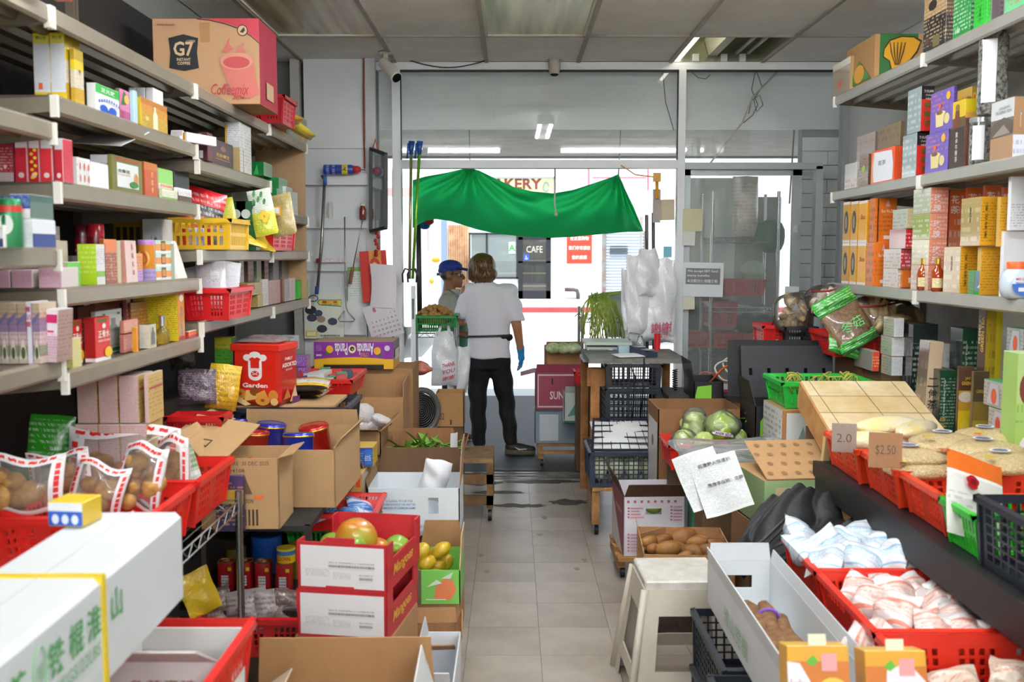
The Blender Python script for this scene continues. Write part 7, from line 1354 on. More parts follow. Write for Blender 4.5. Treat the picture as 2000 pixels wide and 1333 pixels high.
def dolly(label,x0,x1,y0,y1,z,name='wooden_dolly'):
    t=thing(name,label,'dolly',((x0+x1)/2,(y0+y1)/2,0));X,Yh=(x1-x0)/2,(y1-y0)/2;m=WOOD('#b58a52','#8a6234')
    for i in range(3): q=-Yh+Yh*i;mb=MB();mb.box(-X,X,q-.035,q+.035,z-.018,z);part('slat',mb,m,t)
    for s in (-1,1): mb=MB();mb.box(s*X-.04*(s > 0),s*X+.04*(s < 0),-Yh,Yh,z-.06,z-.018);part('rail',mb,m,t)
    for sx in (-1,1):
        for sy in (-1,1): mb=MB();mb.tube([(sx*(X-.03)-.011,sy*(Yh-.04),.03),(sx*(X-.03)+.011,sy*(Yh-.04),.03)],.03,12);part('caster',mb,M('#1b1c1e',.5),t,40);mb=MB();mb.box(sx*(X-.03)-.016,sx*(X-.03)+.016,sy*(Yh-.04)-.012,sy*(Yh-.04)+.012,.035,z-.058);part('caster_fork',mb,M('#8f9295',.3,metal=.8),t)
    if z > .2:
        for sx in (-1,1): mb=MB();mb.box(sx*X-.045*(sx > 0),sx*X+.045*(sx < 0),-Yh-.01,-Yh+.05,.07,z);part('leg',mb,m,t)
dolly('wooden dolly with casters under the white checklist carton',x0-.03,x1+.02,Y,Y+.36,.12)
rp='#c05a78'
o=carton('checklist_carton','white carton with a maroon side and red checklist print',((x0+x1)/2,Y,.122),x1-x0,.38,.30,M('#dcd9e0',.7),.05,inner=CARD('#6a4a34'),flaps=[('f',.10,42,.01,CARD('#5a3f2c')),('l',.1,20,.01,CARD('#4a3424')),('r',.16,20,.02,CARD('#4a3424'))],holes=[('f',.36,.62,.70,.80)],
  items=[('r','l',.0,.0,1,1,'#8a2f44'),('p','l',[(.0,.0),(.9,.0),(.0,.9)],'#d3ccd0'),('t','l','FRESH',.6,.7,.08,'#e0c8cc',.5)] +[('r','f',.05+.11*i,.90,.09+.11*i,.94,rp) for i in range(8)] +[('r','f',.06,.80-.05*i,.09,.825-.05*i,rp) for i in range(4)] +[('r','f',.11,.80-.05*i,.11+(.2,.14,.16,.22)[i],.82-.05*i,'#d08a9c') for i in range(4)] +[('r','f',.76,.82-.055*i,.79,.845-.055*i,rp) for i in range(5)] +[('r','f',.81,.82-.055*i,.95,.84-.055*i,'#d08a9c') for i in range(5)] +[('r','f',.06,.36-.055*i,.09,.385-.055*i,rp) for i in range(6)] +[('r','f',.11,.36-.055*i,.3,.38-.055*i,'#d08a9c') for i in range(6)])
bag('tissue_paper','white packing paper in the checklist carton',(x0+.2,Y+.2,.34),.24,.12,.08,M('#e4e4e2',.7),(-1.0,0,.2),seed=240,wr=.35,cat='paper')
lump('green_pear','green pear showing on paper in the checklist carton',(x_of(1318,5.0,.44),5.0,.425),(.034,.03,.028),M('#8aa83a',.4),241,.03,cat='fruit');lump('green_pear','green pear seen through the carton hand hole',(x_of(1275,4.95,.33),4.93,.345),(.04,.03,.028),M('#8aa83a',.4),242,.03,cat='fruit')
pbox('logo_carton','green carton with a blue and pink round logo behind the potatoes','carton',(1.03,4.77,.0),.30,.13,.46,[PK([(.9,'#2f8a54'),(1,'#4a3c34')],r=.6),'#2a6a48','#4a3c34'],[('e','f',.78,.55,.38,.3,'#e6e6ee'),('e','f',.78,.55,.34,.27,'#2f6ab8'),('p','f',[(.5,.66),(.62,.78),(.9,.8),(.95,.66)],'#c86a98')])
Y=4.1;x0,x1=x_of(1262,Y,.3),x_of(1412,Y,.3)
dolly('wooden dolly with casters under the potato carton',x0+.02,x1-.02,Y+.02,Y+.4,.115,'wooden_dolly')
pc=CARD('#b5875a');o=carton('potato_carton','open octagonal kraft carton heaped with potatoes',((x0+x1)/2+.02,Y,.118),x1-x0+.06,.44,.24,pc,-.06,flaps=[('l',.04,12)],items=[('r','f',.06,.1,.2,.5,'#8a6238')])
for k,(xa,ya,xb,yb) in enumerate(((-.19,.32,-.06,.44),(.06,.44,.19,.32))):
    mb=MB();mb.panel((xa,ya,0),(xb,yb,0),(xb,yb,.24),(xa,ya,.24),(.003,-.003,0),[0,1],[0,1],lambda i,j: True);part('corner_panel',mb,pc,o)
pt=[M(h_,.55,h2=h3,vs=16,bump=.2,bs=50) for h_,h3 in (('#966430','#6e4620'),('#8c5a2c','#643c1a'),('#a47438','#7c5224'))]
g=random.Random(21);spots=[(1335,1045,.085),(1290,1052,.05),(1268,1050,.045),(1375,1048,.055),(1392,1056,.05),(1305,1065,.06),(1352,1070,.062),(1382,1068,.05),(1405,1068,.05),(1280,1065,.045),(1415,1075,.045),(1362,1052,.05),(1320,1060,.05),(1395,1080,.045),(1340,1082,.05),(1262,1060,.04),(1300,1045,.04)]
for k,(u,v,r) in enumerate(spots):
    q=P(u,v,z=.325+.012*(k % 3));lump('potato','brown skinned potato in the kraft carton, %s' % ('largest on top','left of the largest','far left at the back','right of the largest','right at the back','front left of the largest','front middle','front right','far right','left front corner','right front corner','back right of the largest','half hidden left middle','low at the right','low at the front','against the left wall','at the back left')[k],(q.x,q.y,q.z-.02),(r,r*.68,r*.6),pt[k % 3],250+k,.05,(0,g.uniform(-.2,.2),g.uniform(-.8,.8)),'vegetable','potatoes in the kraft carton',14,9)
mb=MB();mb.ball((0,0,0),(.17,.17,.08),14,8,noise=.1,seed=3);solo('potato_heap',mb,pt[1],'lower layer of potatoes filling the kraft carton','vegetable',((x0+x1)/2+.02,Y+.21,.225),smooth=True)
st=thing('plastic_stool','worn off-white plastic stool with open sides','stool',(.615,3.62,0),(0,0,.03));sm_=M('#c9c3b3',.4,var=.12,vs=9,bump=.04,bs=40);hw,hb,zs=.142,.205,.455
def cor(z): 
    r=hw+(hb-hw)*(zs-z)/zs;return [Vector((-r,-r,z)),Vector((r,-r,z)),Vector((r,r,z)),Vector((-r,r,z))]
mb=MB();sb_=boxmesh(2*hw,2*hw,.05,.018);sb_.v=[(x,y-hw,z+zs-.05) for x,y,z in sb_.v];part('seat',sb_,[M('#bdb8aa',.4,h2='#d8d6d0',vs=14)]*3,st)
for k in range(4):
    B,T=cor(0),cor(zs-.03);a,b=k,(k+1) % 4;c=(B[a]+B[b])/2;n=Vector((-c.x,-c.y,0)).normalized()*.006
    mb=MB();mb.panel(B[a],B[b],T[b],T[a],n,[0,.2,.8,1],[0,.20,.32,.78,1],lambda i,j: not (i == 1 and j in (0,2)));part('side_panel',mb,sm_,st)
for k in range(4):
    B,T=cor(0),cor(zs-.03);mb=MB();mb.tube([B[k],T[k]],[.017,.012],8);part('leg',mb,sm_,st,True)
t=carton('yam_box','long white open box holding brown yams',(.793,2.3,.41),.22,1.09,.15,M('#d6dadc',.6,var=.04),.0,items=[('t','l','淮山铁棍',.4,.4,.4,'#9ac0a0',.3)],holes=[('b',.3,.7,.35,.65)],flaps=[('b',.06,6),('l',.05,8),('r',.04,10)])
ym_=M('#8a6440',.85,h2='#5f4226',vs=30,bump=.7,bs=90)
for k,(x,y,z,rx,L_) in enumerate(((.748,3.1,.50,.03,.55),(.79,3.08,.505,-.02,.52),(.83,3.02,.485,.0,.46))):
    mb=MB();n=10;mb.tube([(.012*sin(i*1.1+k),-L_*i/n,.004*sin(i)) for i in range(n+1)],[.012+.02*sin(pi*min(1,.15+.8*i/n)) for i in range(n+1)],10);o=solo('yam',mb,ym_,'long hairy brown yam in the white box, %s' % ('left','middle with a purple tie','right')[k],'vegetable',(x,y,z),(.06,0,rx),'yams in the white box',True)
    if k == 1: mb=MB();mb.tube([(.035*cos(q),-.1,.034*sin(q)) for q in (2*pi*i/16 for i in range(16))],.006,5,close=True);part('purple_tie',mb,M('#7a4ab0',.5),o,True)
for k,(x,y,z) in enumerate(((.66,2.3,.20),(.66,2.3,.0),(.71,2.85,.0),(.71,2.85,.20))): basket('black_crate','black grid crate under the white yam box, %s' % ('near upper','near lower','far lower','far upper')[k],(x+.08,y,z+.002),.32,.5,.195,BCR,'grid',cat='crate',taper=.97)
mb=MB();mb.panel((.92,2.0,.46),(1.5,2.0,.46),(1.5,3.5,.46),(.92,3.5,.46),(0,0,.02),_iv(_slots(.02,.98,14,.7)),_iv(_slots(.01,.99,26,.7)),lambda i,j: not (i % 2 and j % 2))
o=solo('grid_shelf',mb,M('#241f20',.5),'dark plastic grid shelf carrying the lower red baskets','shelf')
for (x,y) in ((.94,2.03),(1.48,2.03),(.94,3.47),(1.48,3.47)): mb=MB();mb.box(x-.015,x+.015,y-.015,y+.015,0,.46);part('leg',mb,BLK,o)
RB='#e0301c'
basket('red_basket','red basket of blue and white packets on the grid shelf',(1.18,3.06,.482),.44,.36,.15,RB,'top')
basket('red_basket','red basket of pink and white packets on the grid shelf',(1.20,2.55,.482),.48,.48,.15,RB,'top')
basket('red_basket','red basket at the bottom right corner of the picture',(1.21,2.1,.482),.50,.42,.15,RB,'slots')
bp_=bagmat([(.14,'#eef1f4'),(.18,'#9cc8e6'),(.36,'#eef1f4'),(.6,'#dbe8f2'),(.64,'#8fbfe2'),(.7,'#eef1f4'),(.84,'#eef1f4'),(.88,'#a9d0ea'),(1,'#f2f4f6')],ink='#6fb0de',rows=6,bump=.5,lo=.36,hi=.66)
rp_=bagmat([(.12,'#ece6e2'),(.2,'#e2907c'),(.36,'#ece8e4'),(.66,'#e8d2c8'),(.72,'#e2907c'),(.8,'#ece8e4'),(1,'#f2eeea')],ink='#dd7a66',rows=6,bump=.5,lo=.36,hi=.66)
g=random.Random(31)
def packets(name,word,m,cx,cy,z,nx,ny,dx,dy,lab):
    k=0
    for j in range(ny):
        for i in range(nx):
            x,y=cx+(i-(nx-1)/2)*dx+g.uniform(-.015,.015),cy+(j-(ny-1)/2)*dy+g.uniform(-.015,.015)
            bag(name,'%s packet, row %s column %s from the near left' % (lab,('one','two','three','four','five')[j],('one','two','three','four','five')[i]),(x,y,z+g.uniform(0,.02)),.125,.13,.075,m,(g.uniform(-1.5,-.85),g.uniform(-.5,.5),g.uniform(-.9,.9)),seed=300+len(bpy.data.objects) % 97,wr=.3,group=word,nu=10,nv=12,cat='packet');k += 1
packets('blue_packet','blue and white packets',bp_,1.15,3.2,.60,4,3,.1,.1,'crumpled white and blue')
packets('pink_packet','pink and white packets',rp_,1.2,2.73,.565,4,4,.115,.11,'crumpled white and pink')
packets('spiced_packet','packets in the corner basket',bagmat([(1,'#d8cbb8')],ink='#c0562f',rows=5,bump=.5),1.22,2.27,.52,3,2,.13,.11,'crumpled beige and red')
pbox('chinese_kraft_carton','kraft carton with green Chinese lettering under the black ledge','carton',(1.45,3.62,.3),.36,.3,.34,[CARD('#b08a58')]*3,[('t','l','夫家鄉糯米',.5,.82,.2,'#4f7a34',.8),('t','f','夫家鄉糯米',.4,.85,.16,'#4f7a34',.7)])
pbox('kraft_carton','kraft carton under the green lettered one','carton',(1.45,3.64,0),.34,.28,.298,[CARD('#6a5036')]*3)
for k,(u0,u1,v,Y) in enumerate(((1545,1668,1272,2.12),(1700,1822,1282,2.12))):
    x0,x1=x_of(u0,Y,.7),x_of(u1,Y,.7);zt=z_of(v,Y)
    o=pbox('dried_fruit_box','yellow dried fruit box with a white badge at the bottom, %s' % ('left of two','right of two')[k],'box',((x0+x1)/2,Y,zt-.17),x1-x0,.07,.17,[PK([(.35,'#d89a1e'),(.8,'#c8701a'),(1,'#dca01e')],r=.4),'#d8a02a','#d8a828'],[('p','f',[(.0,.2),(.3,.2),(.36,.55),(.2,.78),(.0,.8)] if k == 0 else [(.3,.3),(.9,.2),(.98,.6),(.7,.85),(.35,.75)],'#eceaf0'),('t','f','Lucky',.15 if k == 0 else .66,.5,.16,'#c8324a',.24,.01,.3),('e','f',.72,.4,.26,.2,'#e3c04a') if k == 0 else ('e','f',.45,.45,.1,.12,'#6aa83a'),('e','f',.72,.4,.12,.08,'#b8802a') if k == 0 else ('e','f',.5,.3,.08,.08,'#8ab84a'),('p','f',[(.3,.8),(.42,.88),(.5,.8),(.4,.74)],'#5fae34'),('r','f',.55,.68,.8,.9,'#e6a0a0')],tilt=-.25)
    mb=MB();mb.box(-.02,.02,0,.003,.17,.195);part('hang_tab',mb,M('#efe8c8',.5),o)
# ================================================================== DOORWAY AND STREET STALL
def cpt(u,v,y): return P(u,v,y=y)
q=cpt(635,342,7.03);mb=MB();mb.lathe([(.033,0),(.034,.003),(.034,.19),(.028,.205)],18)
o=solo('spray_can',mb,PK([(.5,'#1f3f9a'),(.62,'#26489f'),(.82,'#e8cc1e'),(1,'#26489f')],'#d8dcea',3,12,.05,.5),'blue and yellow spray can lying on the cabinet ledge','can',(q.x,6.99,q.z+.034),(0,pi/2,0),smooth=40)
mb=MB();mb.lathe([(.026,.203),(.025,.235),(.015,.255)],14);part('cap',mb,M('#c02a2e',.4),o,True);lettering('WD-40',(0,-.035,.13),(0,0,1),(-1,0,0),.028,M('#1a2a6a',.4),o,w=.06,bold=.02);mb=MB();mb.tube([(0,0,.25),(.004,0,.29)],.003,5);part('nozzle',mb,DARK,o)
def rod(name,label,pts,r,m,y=6.98):
    mb=MB();mb.tube([P(u,v,y=y) for u,v in pts],r,8);return solo(name,mb,m,label,'tool',smooth=True)
steel=M('#a8a49c',.3,metal=.8,var=.2,vs=30)
o=rod('hook_pole','steel pole with a blue handle leaning on the white cabinet',[(634,352),(628,480),(619,575)],.011,steel);mb=MB();mb.tube([P(628,346,y=6.97),P(634,343,y=6.97),P(635,362,y=6.97)],.014,7);part('blue_handle',mb,M('#2a5a9a',.4),o,True);mb=MB();mb.tube([P(619,560,y=6.97),P(618,575,y=6.97)],.014,7);part('blue_tip',mb,M('#1f4a86',.4),o,True)
mb=MB();mb.tube([P(612+9*cos(q_),583+6*sin(q_),y=6.98) for q_ in (2*pi*i/12 for i in range(12))],.004,5,close=True);part('ring',mb,M('#3a5a7a',.4),o,True)
rod('hook_rod','bent wire hook with a triangular loop hanging on the cabinet',[(673,424),(674,520),(676,600),(680,610),(693,625),(690,628),(664,628),(661,624),(673,608)],.005,steel)
o=rod('wood_handle_rod','thin rod with a brown wooden handle hanging on the cabinet',[(710,420),(700,470),(689,525)],.004,steel);mb=MB();mb.tube([P(689,523,y=6.98),P(683,555,y=6.98)],.013,8);part('handle',mb,WOOD('#8a6a4a','#5f452c'),o,True)
q=cpt(709,430,7.03);mb=MB();mb.lathe([(.02,0),(.024,.01),(.024,.07),(.016,.09),(.016,.1)],14);o=solo('spice_jar',mb,M('#7a2f24',.15,coat=.5),'small dark red jar on the cabinet ledge','jar',(q.x,7.02,q.z),smooth=True);mb=MB();mb.lathe([(.018,.098),(.018,.118)],14);part('lid',mb,M('#cfcfca',.4),o,40)
q=cpt(640,525,7.03);pbox('white_box','narrow white box with a red end on the lower cabinet ledge','box',(cpt(645,512,7.02).x,7.02,cpt(645,513,7.02).z),.20,.04,.028,[PK('#e6e4e2','#c8402f',2,8),'#b8302a','#e6e4e2'],[('r','f',0,0,.1,1,'#b8302a')])
mb=MB();a,b=cpt(642,395,7.05),cpt(649,430,7.05);mb.box(a.x,b.x,7.05,7.075,b.z,a.z);solo('wall_switch',mb,M('#d3d2cc',.4),'pale plastic switch box on the cabinet panel','switch')
def sheet(name,label,u0,v0,u1,v1,y,mat,cat='poster',items=(),rot=0):
    zt,zb_=z_of(v0,y),z_of(v1,y);zm=(zt+zb_)/2;x0,x1=x_of(u0,y,zm),x_of(u1,y,zm)
    o=link(boxmesh(x1-x0,.003,zt-zb_,.0004).mesh(name,[mat]*3),name,None,((x0+x1)/2,y,zb_),(0,rot,0));tag(o,label,cat);deco(o,x1-x0,.003,zt-zb_,items);return o
sheet('fruit_poster','green and white poster with dark monk fruit balls and a lettered banner',594,573,671,662,7.045,M('#e2e6d6',.5),items=[('p','f',[(.38,.74),(.95,.70),(.95,.86),(.38,.86),(.33,.8)],'#2f9a8a'),('p','f',[(.40,.755),(.94,.72),(.94,.845),(.40,.845),(.36,.8)],'#e8d24a'),('t','f','羅漢果',.66,.805,.07,'#c8302a',.4,.02),('t','f','LOW HAN GUO',.66,.745,.035,'#3a3a34',.42),('e','f',.17,.63,.15,.095,'#2c2c36'),('e','f',.2,.46,.13,.085,'#3f4356'),('e','f',.37,.56,.1,.075,'#454a5e'),('e','f',.43,.43,.11,.075,'#a58a7a'),('e','f',.72,.38,.12,.08,'#4a5068'),('e','f',.45,.22,.13,.085,'#33343c'),('r','f',.04,.04,.32,.18,'#e8cf3a'),('r','f',.07,.065,.29,.155,'#f2ecc8'),('t','f','中國廣西桂林',.66,.07,.04,'#4a4a44',.5)])
sheet('green_calendar','small green bordered calendar sheet on the cabinet',679,522,713,588,7.05,M('#dfe9df',.6),'calendar',[('r','f',0,.88,1,1,'#7fb85a'),('r','f',.86,.0,1,.88,'#8fc46a'),('r','f',.08,.1,.82,.82,PK('#e6ece4','#8a9a8c',6,14,.02,.98))])
sheet('white_paper','blank white paper taped low on the cabinet',672,588,716,655,7.052,M('#e4e6e4',.6),'paper')
o=sheet('red_calendar','red and gold festive calendar board with white month pages',708,490,760,590,6.99,M('#c0281e',.5),'calendar',[('r','f',.35,.55,.8,1,'#d8902a'),('e','f',.55,.72,.2,.14,'#c0281e'),('e','f',.55,.7,.1,.08,'#e8c25a')],-.06)
zt=z_of(515,6.95);k_=6.95/F
pg=MB();pg.grid(lambda a,b: (P(716+a*50+b*0,0,y=6.95).x+(.012*sin(pi*b)),6.95-.03*sin(pi*a)*.4-.02*b,zt-.30*b-.012*a),6,6);m_=part('flipped_pages',pg,M('#d9d6da',.7),o,True);m_.matrix_parent_inverse=o.matrix_basis.inverted()
o2=sheet('month_page','white August calendar page hanging below the red board',727,590,791,660,6.93,M('#dedade',.7),'calendar',[('t','f','8',.33,.86,.13,'#c8303a',None,.02)] +[('t','f',str(d_),.16+.125*((d_+4) % 7),.66-.13*((d_+4)//7),.055,'#c8485a' if (d_+4) % 7 == 0 else '#5a5a66') for d_ in range(1,31)],-.30)
t=thing('framed_mirror','black framed mirror seen edge-on hanging beside the door','mirror',(0,0,0));a,b,c,d=P(724,291,y=7.0),P(754,302,y=6.86),P(754,445,y=6.86),P(724,452,y=7.0);t.location=c
for p0,p1 in ((a,b),(b,c),(c,d),(d,a)): mb=MB();mb.bar(p0-c,p1-c,.022);part('frame_side',mb,M('#24252a',.4),t)
mb=MB();mb.prism([p-c for p in (a,b,c,d)],(.004,.004,0));part('mirror_glass',mb,M('#cdd6d6',.05,metal=.8),t)
mb=MB();mb.tube([P(727,293,y=6.98),P(733,272,y=6.98),P(738,296,y=6.96)],.005,5);solo('orange_string',mb,M('#c8642a',.6),'orange cord holding the framed mirror','cord',smooth=True)
mb=MB();
for i in range(7): mb.ball(P(736+3*sin(i*2),456+7*i,y=6.95),.014,8,5)
solo('red_tassel',mb,M('#b02420',.5),'red beaded charm hanging beside the red calendar','ornament',smooth=True)
def cctv(label,u,v,y,rot,s=1):
    q=P(u,v,y=y);t=thing('security_camera',label,'camera',(q.x,y,ZC),rot);wm=M('#dcd8cc',.35)
    mb=MB();mb.lathe([(.04,-.012),(.05,-.004),(.05,0)],18);part('mount',mb,wm,t,40);mb=MB();mb.tube([(0,0,-.01),(0,-.005,-.06),(.01,-.02,-.09)],.016,8);part('arm',mb,wm,t,True)
    d=Vector((.55,-.55,-.62)).normalized();c=Vector((.01,-.02,-.10));mb=MB();mb.tube([c-d*.06,c-d*.055,c+d*.13,c+d*.135],[.03,.038,.042,.036],14);part('body',mb,wm,t,40);mb=MB();mb.tube([c+d*.13,c+d*.139],.033,14);part('lens_face',mb,M('#15161a',.15),t,40)
    mb=MB();mb.tube([c-d*.06+Vector((0,0,.045)),c+d*.16+Vector((0,0,.045))],.012,6);part('sun_hood',mb,wm,t,True)
cctv('white bullet security camera above the left mullion',753,105,6.85,(0,0,0))
q=P(1083,138,y=7.08);t=thing('security_camera','small white dome security camera above the doorway','camera',(q.x,7.1,q.z+.03));mb=MB();mb.lathe([(.03,-.05),(.038,-.03),(.042,.0),(.042,.05)],16);part('body',mb,M('#c9c4b8',.4),t,True);mb=MB();mb.lathe([(.01,-.066),(.026,-.06),(.031,-.045)],16);part('lens_face',mb,M('#121316',.1),t,True);mb=MB();mb.lathe([(.05,.05),(.05,.07)],16);part('mount',mb,M('#dcd8cc',.4),t,40)
mb=MB();mb.tube([P(800+150*i/10,118+14*sin(pi*i/10),y=7.15) for i in range(11)],.004,5);solo('loose_wire',mb,DARK,'black wire sagging along the head of the shop front','wire',smooth=True)
for k,pts in enumerate((((1475,140),(1468,175),(1480,205),(1470,225),(1452,240)),((1478,140),(1488,170),(1472,195),(1478,218),(1490,205),(1484,186),(1468,196),(1462,222)),((1518,140),(1470,190),(1450,240),(1388,318)),((1352,142),(1364,152),(1378,154),(1388,146)),((1294,140),(1300,200),(1316,255)))):
    mb=MB();mb.tube([P(u,v,y=7.3) for u,v in pts],.004 if k != 2 else .007,5);solo('hanging_wire',mb,M(('#3a3d3d','#3a3d3d','#b5aa94','#4a4f4e','#3f4241')[k],.6),('dark wire looping behind the upper right glass','dark knotted wire behind the upper right glass','pale cord slanting behind the upper right glass','short frayed wire at the top of the right pane','thin wire hanging left of the right mullion')[k],'wire',smooth=True)
for k,(u0,u1,col) in enumerate(((803,800,'#a8a878'),(819,806,'#7fc83a'))):
    mb=MB();mb.tube([P(u0,300,y=7.0),P(u1,545,y=7.0)],.010,8);o=solo('reacher_pole',mb,M(col,.25,metal=.6),'%s reacher pole with a blue grip hanging at the left door jamb' % ('dull gold','lime green')[k],'tool',smooth=True)
    mb=MB();mb.tube([P(u0+1,276,y=7.0),P(u0,302,y=7.0)],[.022,.014],8);part('blue_grip',mb,M('#1f4f96',.4),o,True);mb=MB();mb.tube([P(u0-5,280,y=7.0),P(u0-8,310,y=7.0)],.008,6);part('trigger',mb,M('#1f4f96',.4),o,True)
    for s in (-1,1): mb=MB();mb.tube([P(u1,528,y=7.0),P(u1+s*9-s*4*k,525,y=7.0),P(u1+s*14-s*4*k,536,y=7.0),P(u1+s*13-s*4*k,552,y=7.0)],.007,6);part('claw',mb,M('#2a2c30',.4),o,True)
TOP=[(806,352),(830,345),(870,338),(905,330),(918,328),(935,333),(970,350),(1005,366),(1040,374),(1080,378),(1120,371),(1160,358),(1195,346),(1208,340),(1222,372),(1238,405),(1256,450)]
BOT=[(806,446),(830,432),(850,428),(880,432),(905,440),(930,448),(965,456),(1000,460),(1035,463),(1075,465),(1120,463),(1160,459),(1195,456),(1215,454),(1228,453),(1242,453),(1256,452)]
def lerp(pts,a):
    f=a*(len(pts)-1);i=min(int(f),len(pts)-2);t_=f-i;return (pts[i][0]*(1-t_)+pts[i+1][0]*t_,pts[i][1]*(1-t_)+pts[i+1][1]*t_)
def tarp(a,b):
    (ut,vt),(ub,vb)=lerp(TOP,a),lerp(BOT,a);s_=b;u,v=ut+(ub-ut)*s_,vt+(vb-vt)*s_
    fold=0
    for c_ in (.25,.8): fold += .12*sin(16*math.atan2(b+.08,(a-c_)*3))*math.exp(-((a-c_)*3.2)**2)*(.25+b)*(1.1-b)
    return P(u,v,y=8.35-.75*b+.35*sin(pi*b)+fold+.03*sin(24*a+5*b))
gm_=bpy.data.materials.new('green_tarp');gm_.use_nodes=True;N_=gm_.node_tree.nodes;L_=gm_.node_tree.links
b_=N_['Principled BSDF'];b_.inputs['Base Color'].default_value=lin('#1cb45e');b_.inputs['Roughness'].default_value=.6
tl=N_.new('ShaderNodeBsdfTranslucent');tl.inputs[0].default_value=lin('#2ad87a');ms=N_.new('ShaderNodeMixShader');ms.inputs[0].default_value=.6;L_.new(b_.outputs[0],ms.inputs[1]);L_.new(tl.outputs[0],ms.inputs[2]);L_.new(ms.outputs[0],N_['Material Output'].inputs[0])
mb=MB();mb.grid(tarp,110,26);tp=solo('green_tarp',mb,gm_,'green cloth tarp slung across the top of the doorway','tarp',smooth=True)
mb=MB();mb.tube([P(1084,318,y=7.6),P(1084,370,y=7.6),P(1083,395,y=7.6),P(1086,418,y=7.6)],.007,6);mb.ball(P(1086,419,y=7.6),.016,8,6);solo('white_rope',mb,M('#d9d3c4',.7),'white rope end hanging in front of the green tarp','rope',smooth=True)
for k,(u,v) in enumerate(((918,330),(1208,342))): mb=MB();q=P(u,v,y=8.35);mb.tube([q,q+Vector((0,-.05,.12)),(q.x,8.2,2.70)],.005,5);solo('tarp_tie',mb,M('#2a5a3a',.6),'thin tie holding up the %s peak of the green tarp' % ('left','right')[k],'tie')
mb=MB();mb.box(-.025,.025,-.02,.02,0,.06);mb.tube([(0,0,0),(.004,0,-.12)],.012,6);mb.tube([(0,0,.03),(-.15,.02,.05),(-.25,.05,.12)],.004,4);solo('yellow_hook',mb,M('#d99a1c',.4),'yellow plug connector hanging at the right of the doorway','plug',P(1283,355,y=7.1))
sheet('cardboard_piece','grey cardboard strip hanging by the right mullion',1275,370,1290,435,7.12,M('#b5ada6',.7),'cardboard')
for k,(u0,v0,u1,v1,col,nm) in enumerate(((1290,390,1318,430,'#cfc3a4','folded tan card stuck on the inside of the mullion'),(1334,408,1372,452,'#d3cfa8','yellowed note high on the glass door'),(1333,452,1357,480,'#dfe0d8','small white note below the yellowed one'),(1333,577,1357,605,'#dcd8c4','cream note under the benefits sign'),(1296,482,1312,503,'#7fc4d6','pale blue tape on the mullion'),(1533,560,1560,576,'#e6eaec','white tag on the door jamb'))):
    sheet('taped_note',nm,u0,v0,u1,v1,7.165,M(col,.6),'note',rot=.03*(k % 3-1))
sheet('benefits_sign','white sign with grey panel about food stamp benefits on the glass door',1333,513,1412,580,7.16,M('#e2e6e8',.6),'sign',[('r','f',.07,.36,.92,.83,'#77777c'),('t','f','We accept EBT food',.48,.74,.09,'#eceef0',.75,.012),('t','f','stamp benefits',.38,.61,.09,'#eceef0',.55,.012),('t','f','本店歡迎使用糧食卷',.48,.46,.1,'#eceef0',.76,.01)],.02)
wire_rack('wire_rack','chrome wire rack seen through the right glass door',x_of(1380,7.75,1),x_of(1505,7.75,1),7.6,8.0,(.35,.86,1.22,1.75),2.1)
for k,(u0,u1,v0,v1) in enumerate(((1388,1494,547,578),(1386,1440,590,640),(1336,1390,652,680),(1395,1450,652,680),(1452,1512,652,680))):
    x0,x1=x_of(u0,7.62,1.2),x_of(u1,7.62,1.2);zb_=z_of(v1,7.62);basket('red_basket','red crate behind the glass door, %s' % ('highest','second level left','lowest row left','lowest row middle','lowest row right')[k],((x0+x1)/2,7.62,zb_),x1-x0-.01,.3,z_of(v0,7.62)-zb_,'#a8201c','slots',taper=.95,cat='crate')
lump('green_sack','round green sack on the rack behind the glass door',P(1503,462,y=7.7),(.12,.12,.13),M('#1c5a38',.7,bump=.5,bs=30),401,.05,cat='sack');bag('white_sack','tall white sack on the rack behind the glass door',(x_of(1455,7.7,1.9),7.7,1.76),.2,.46,.16,bagmat([(1,'#c9c3b4')],ink='#b07a6a',rows=10,bump=.5),(0,0,.1),seed=402)
for k,(u,v,c_) in enumerate(((1470,530,'#9aa890'),(1458,632,'#3a4230'),(1492,634,'#333a2c'))): lump('melon','%s melon behind the glass door' % ('pale netted','dark left','dark right')[k],P(u,v,y=7.72),(.1,.1,.085),M(c_,.6,bump=.4,bs=40),410+k,.02,cat='fruit')
for k,(u0,v0,u1,v1,y,c_) in enumerate(((1340,348,1432,925,8.06,'#cfdad0'),(1338,598,1388,645,8.06,'#d6dcd8'),(1330,686,1525,905,8.03,'#6f7370'),(1432,385,1520,900,8.12,'#8f8e86'))):
    sheet('foam_board',('tall pale green','small white','low grey','tan grey')[k]+' board standing behind the rack beyond the glass door',u0,v0,u1,v1,y,M(c_,.7,var=.1),'board')
t=thing('counter_table','small counter with a worn grey top over wooden legs','table',(.77,6.42,0));wl=WOOD('#a8743e','#7a4c24')
mb=MB();mb.box(-.30,.30,-.35,.3,.955,.985);part('top',mb,M('#7d7b74',.6,h2='#55534d',vs=9,bump=.2,bs=30),t);mb=MB();mb.box(-.30,.06,.1,.45,.915,.935);part('rear_top',mb,M('#c9ccd0',.5),t)
for (x,y,w_l) in ((-.25,-.22,.055),(-.27,.4,.05),(.27,.27,.05)): mb=MB();mb.box(x-w_l/2,x+w_l/2,y-.03,y+.03,0 if y > 0 else .34,.915);part('leg',mb,wl,t)
mb=MB();mb.box(-.30,-.14,-.24,-.2,.80,.915);part('apron',mb,wl,t);mb=MB();mb.box(-.28,-.22,-.25,.42,.30,.36);part('stretcher',mb,wl,t);mb=MB();mb.box(-.28,-.22,-.12,-.06,0,.30);part('leg',mb,wl,t)
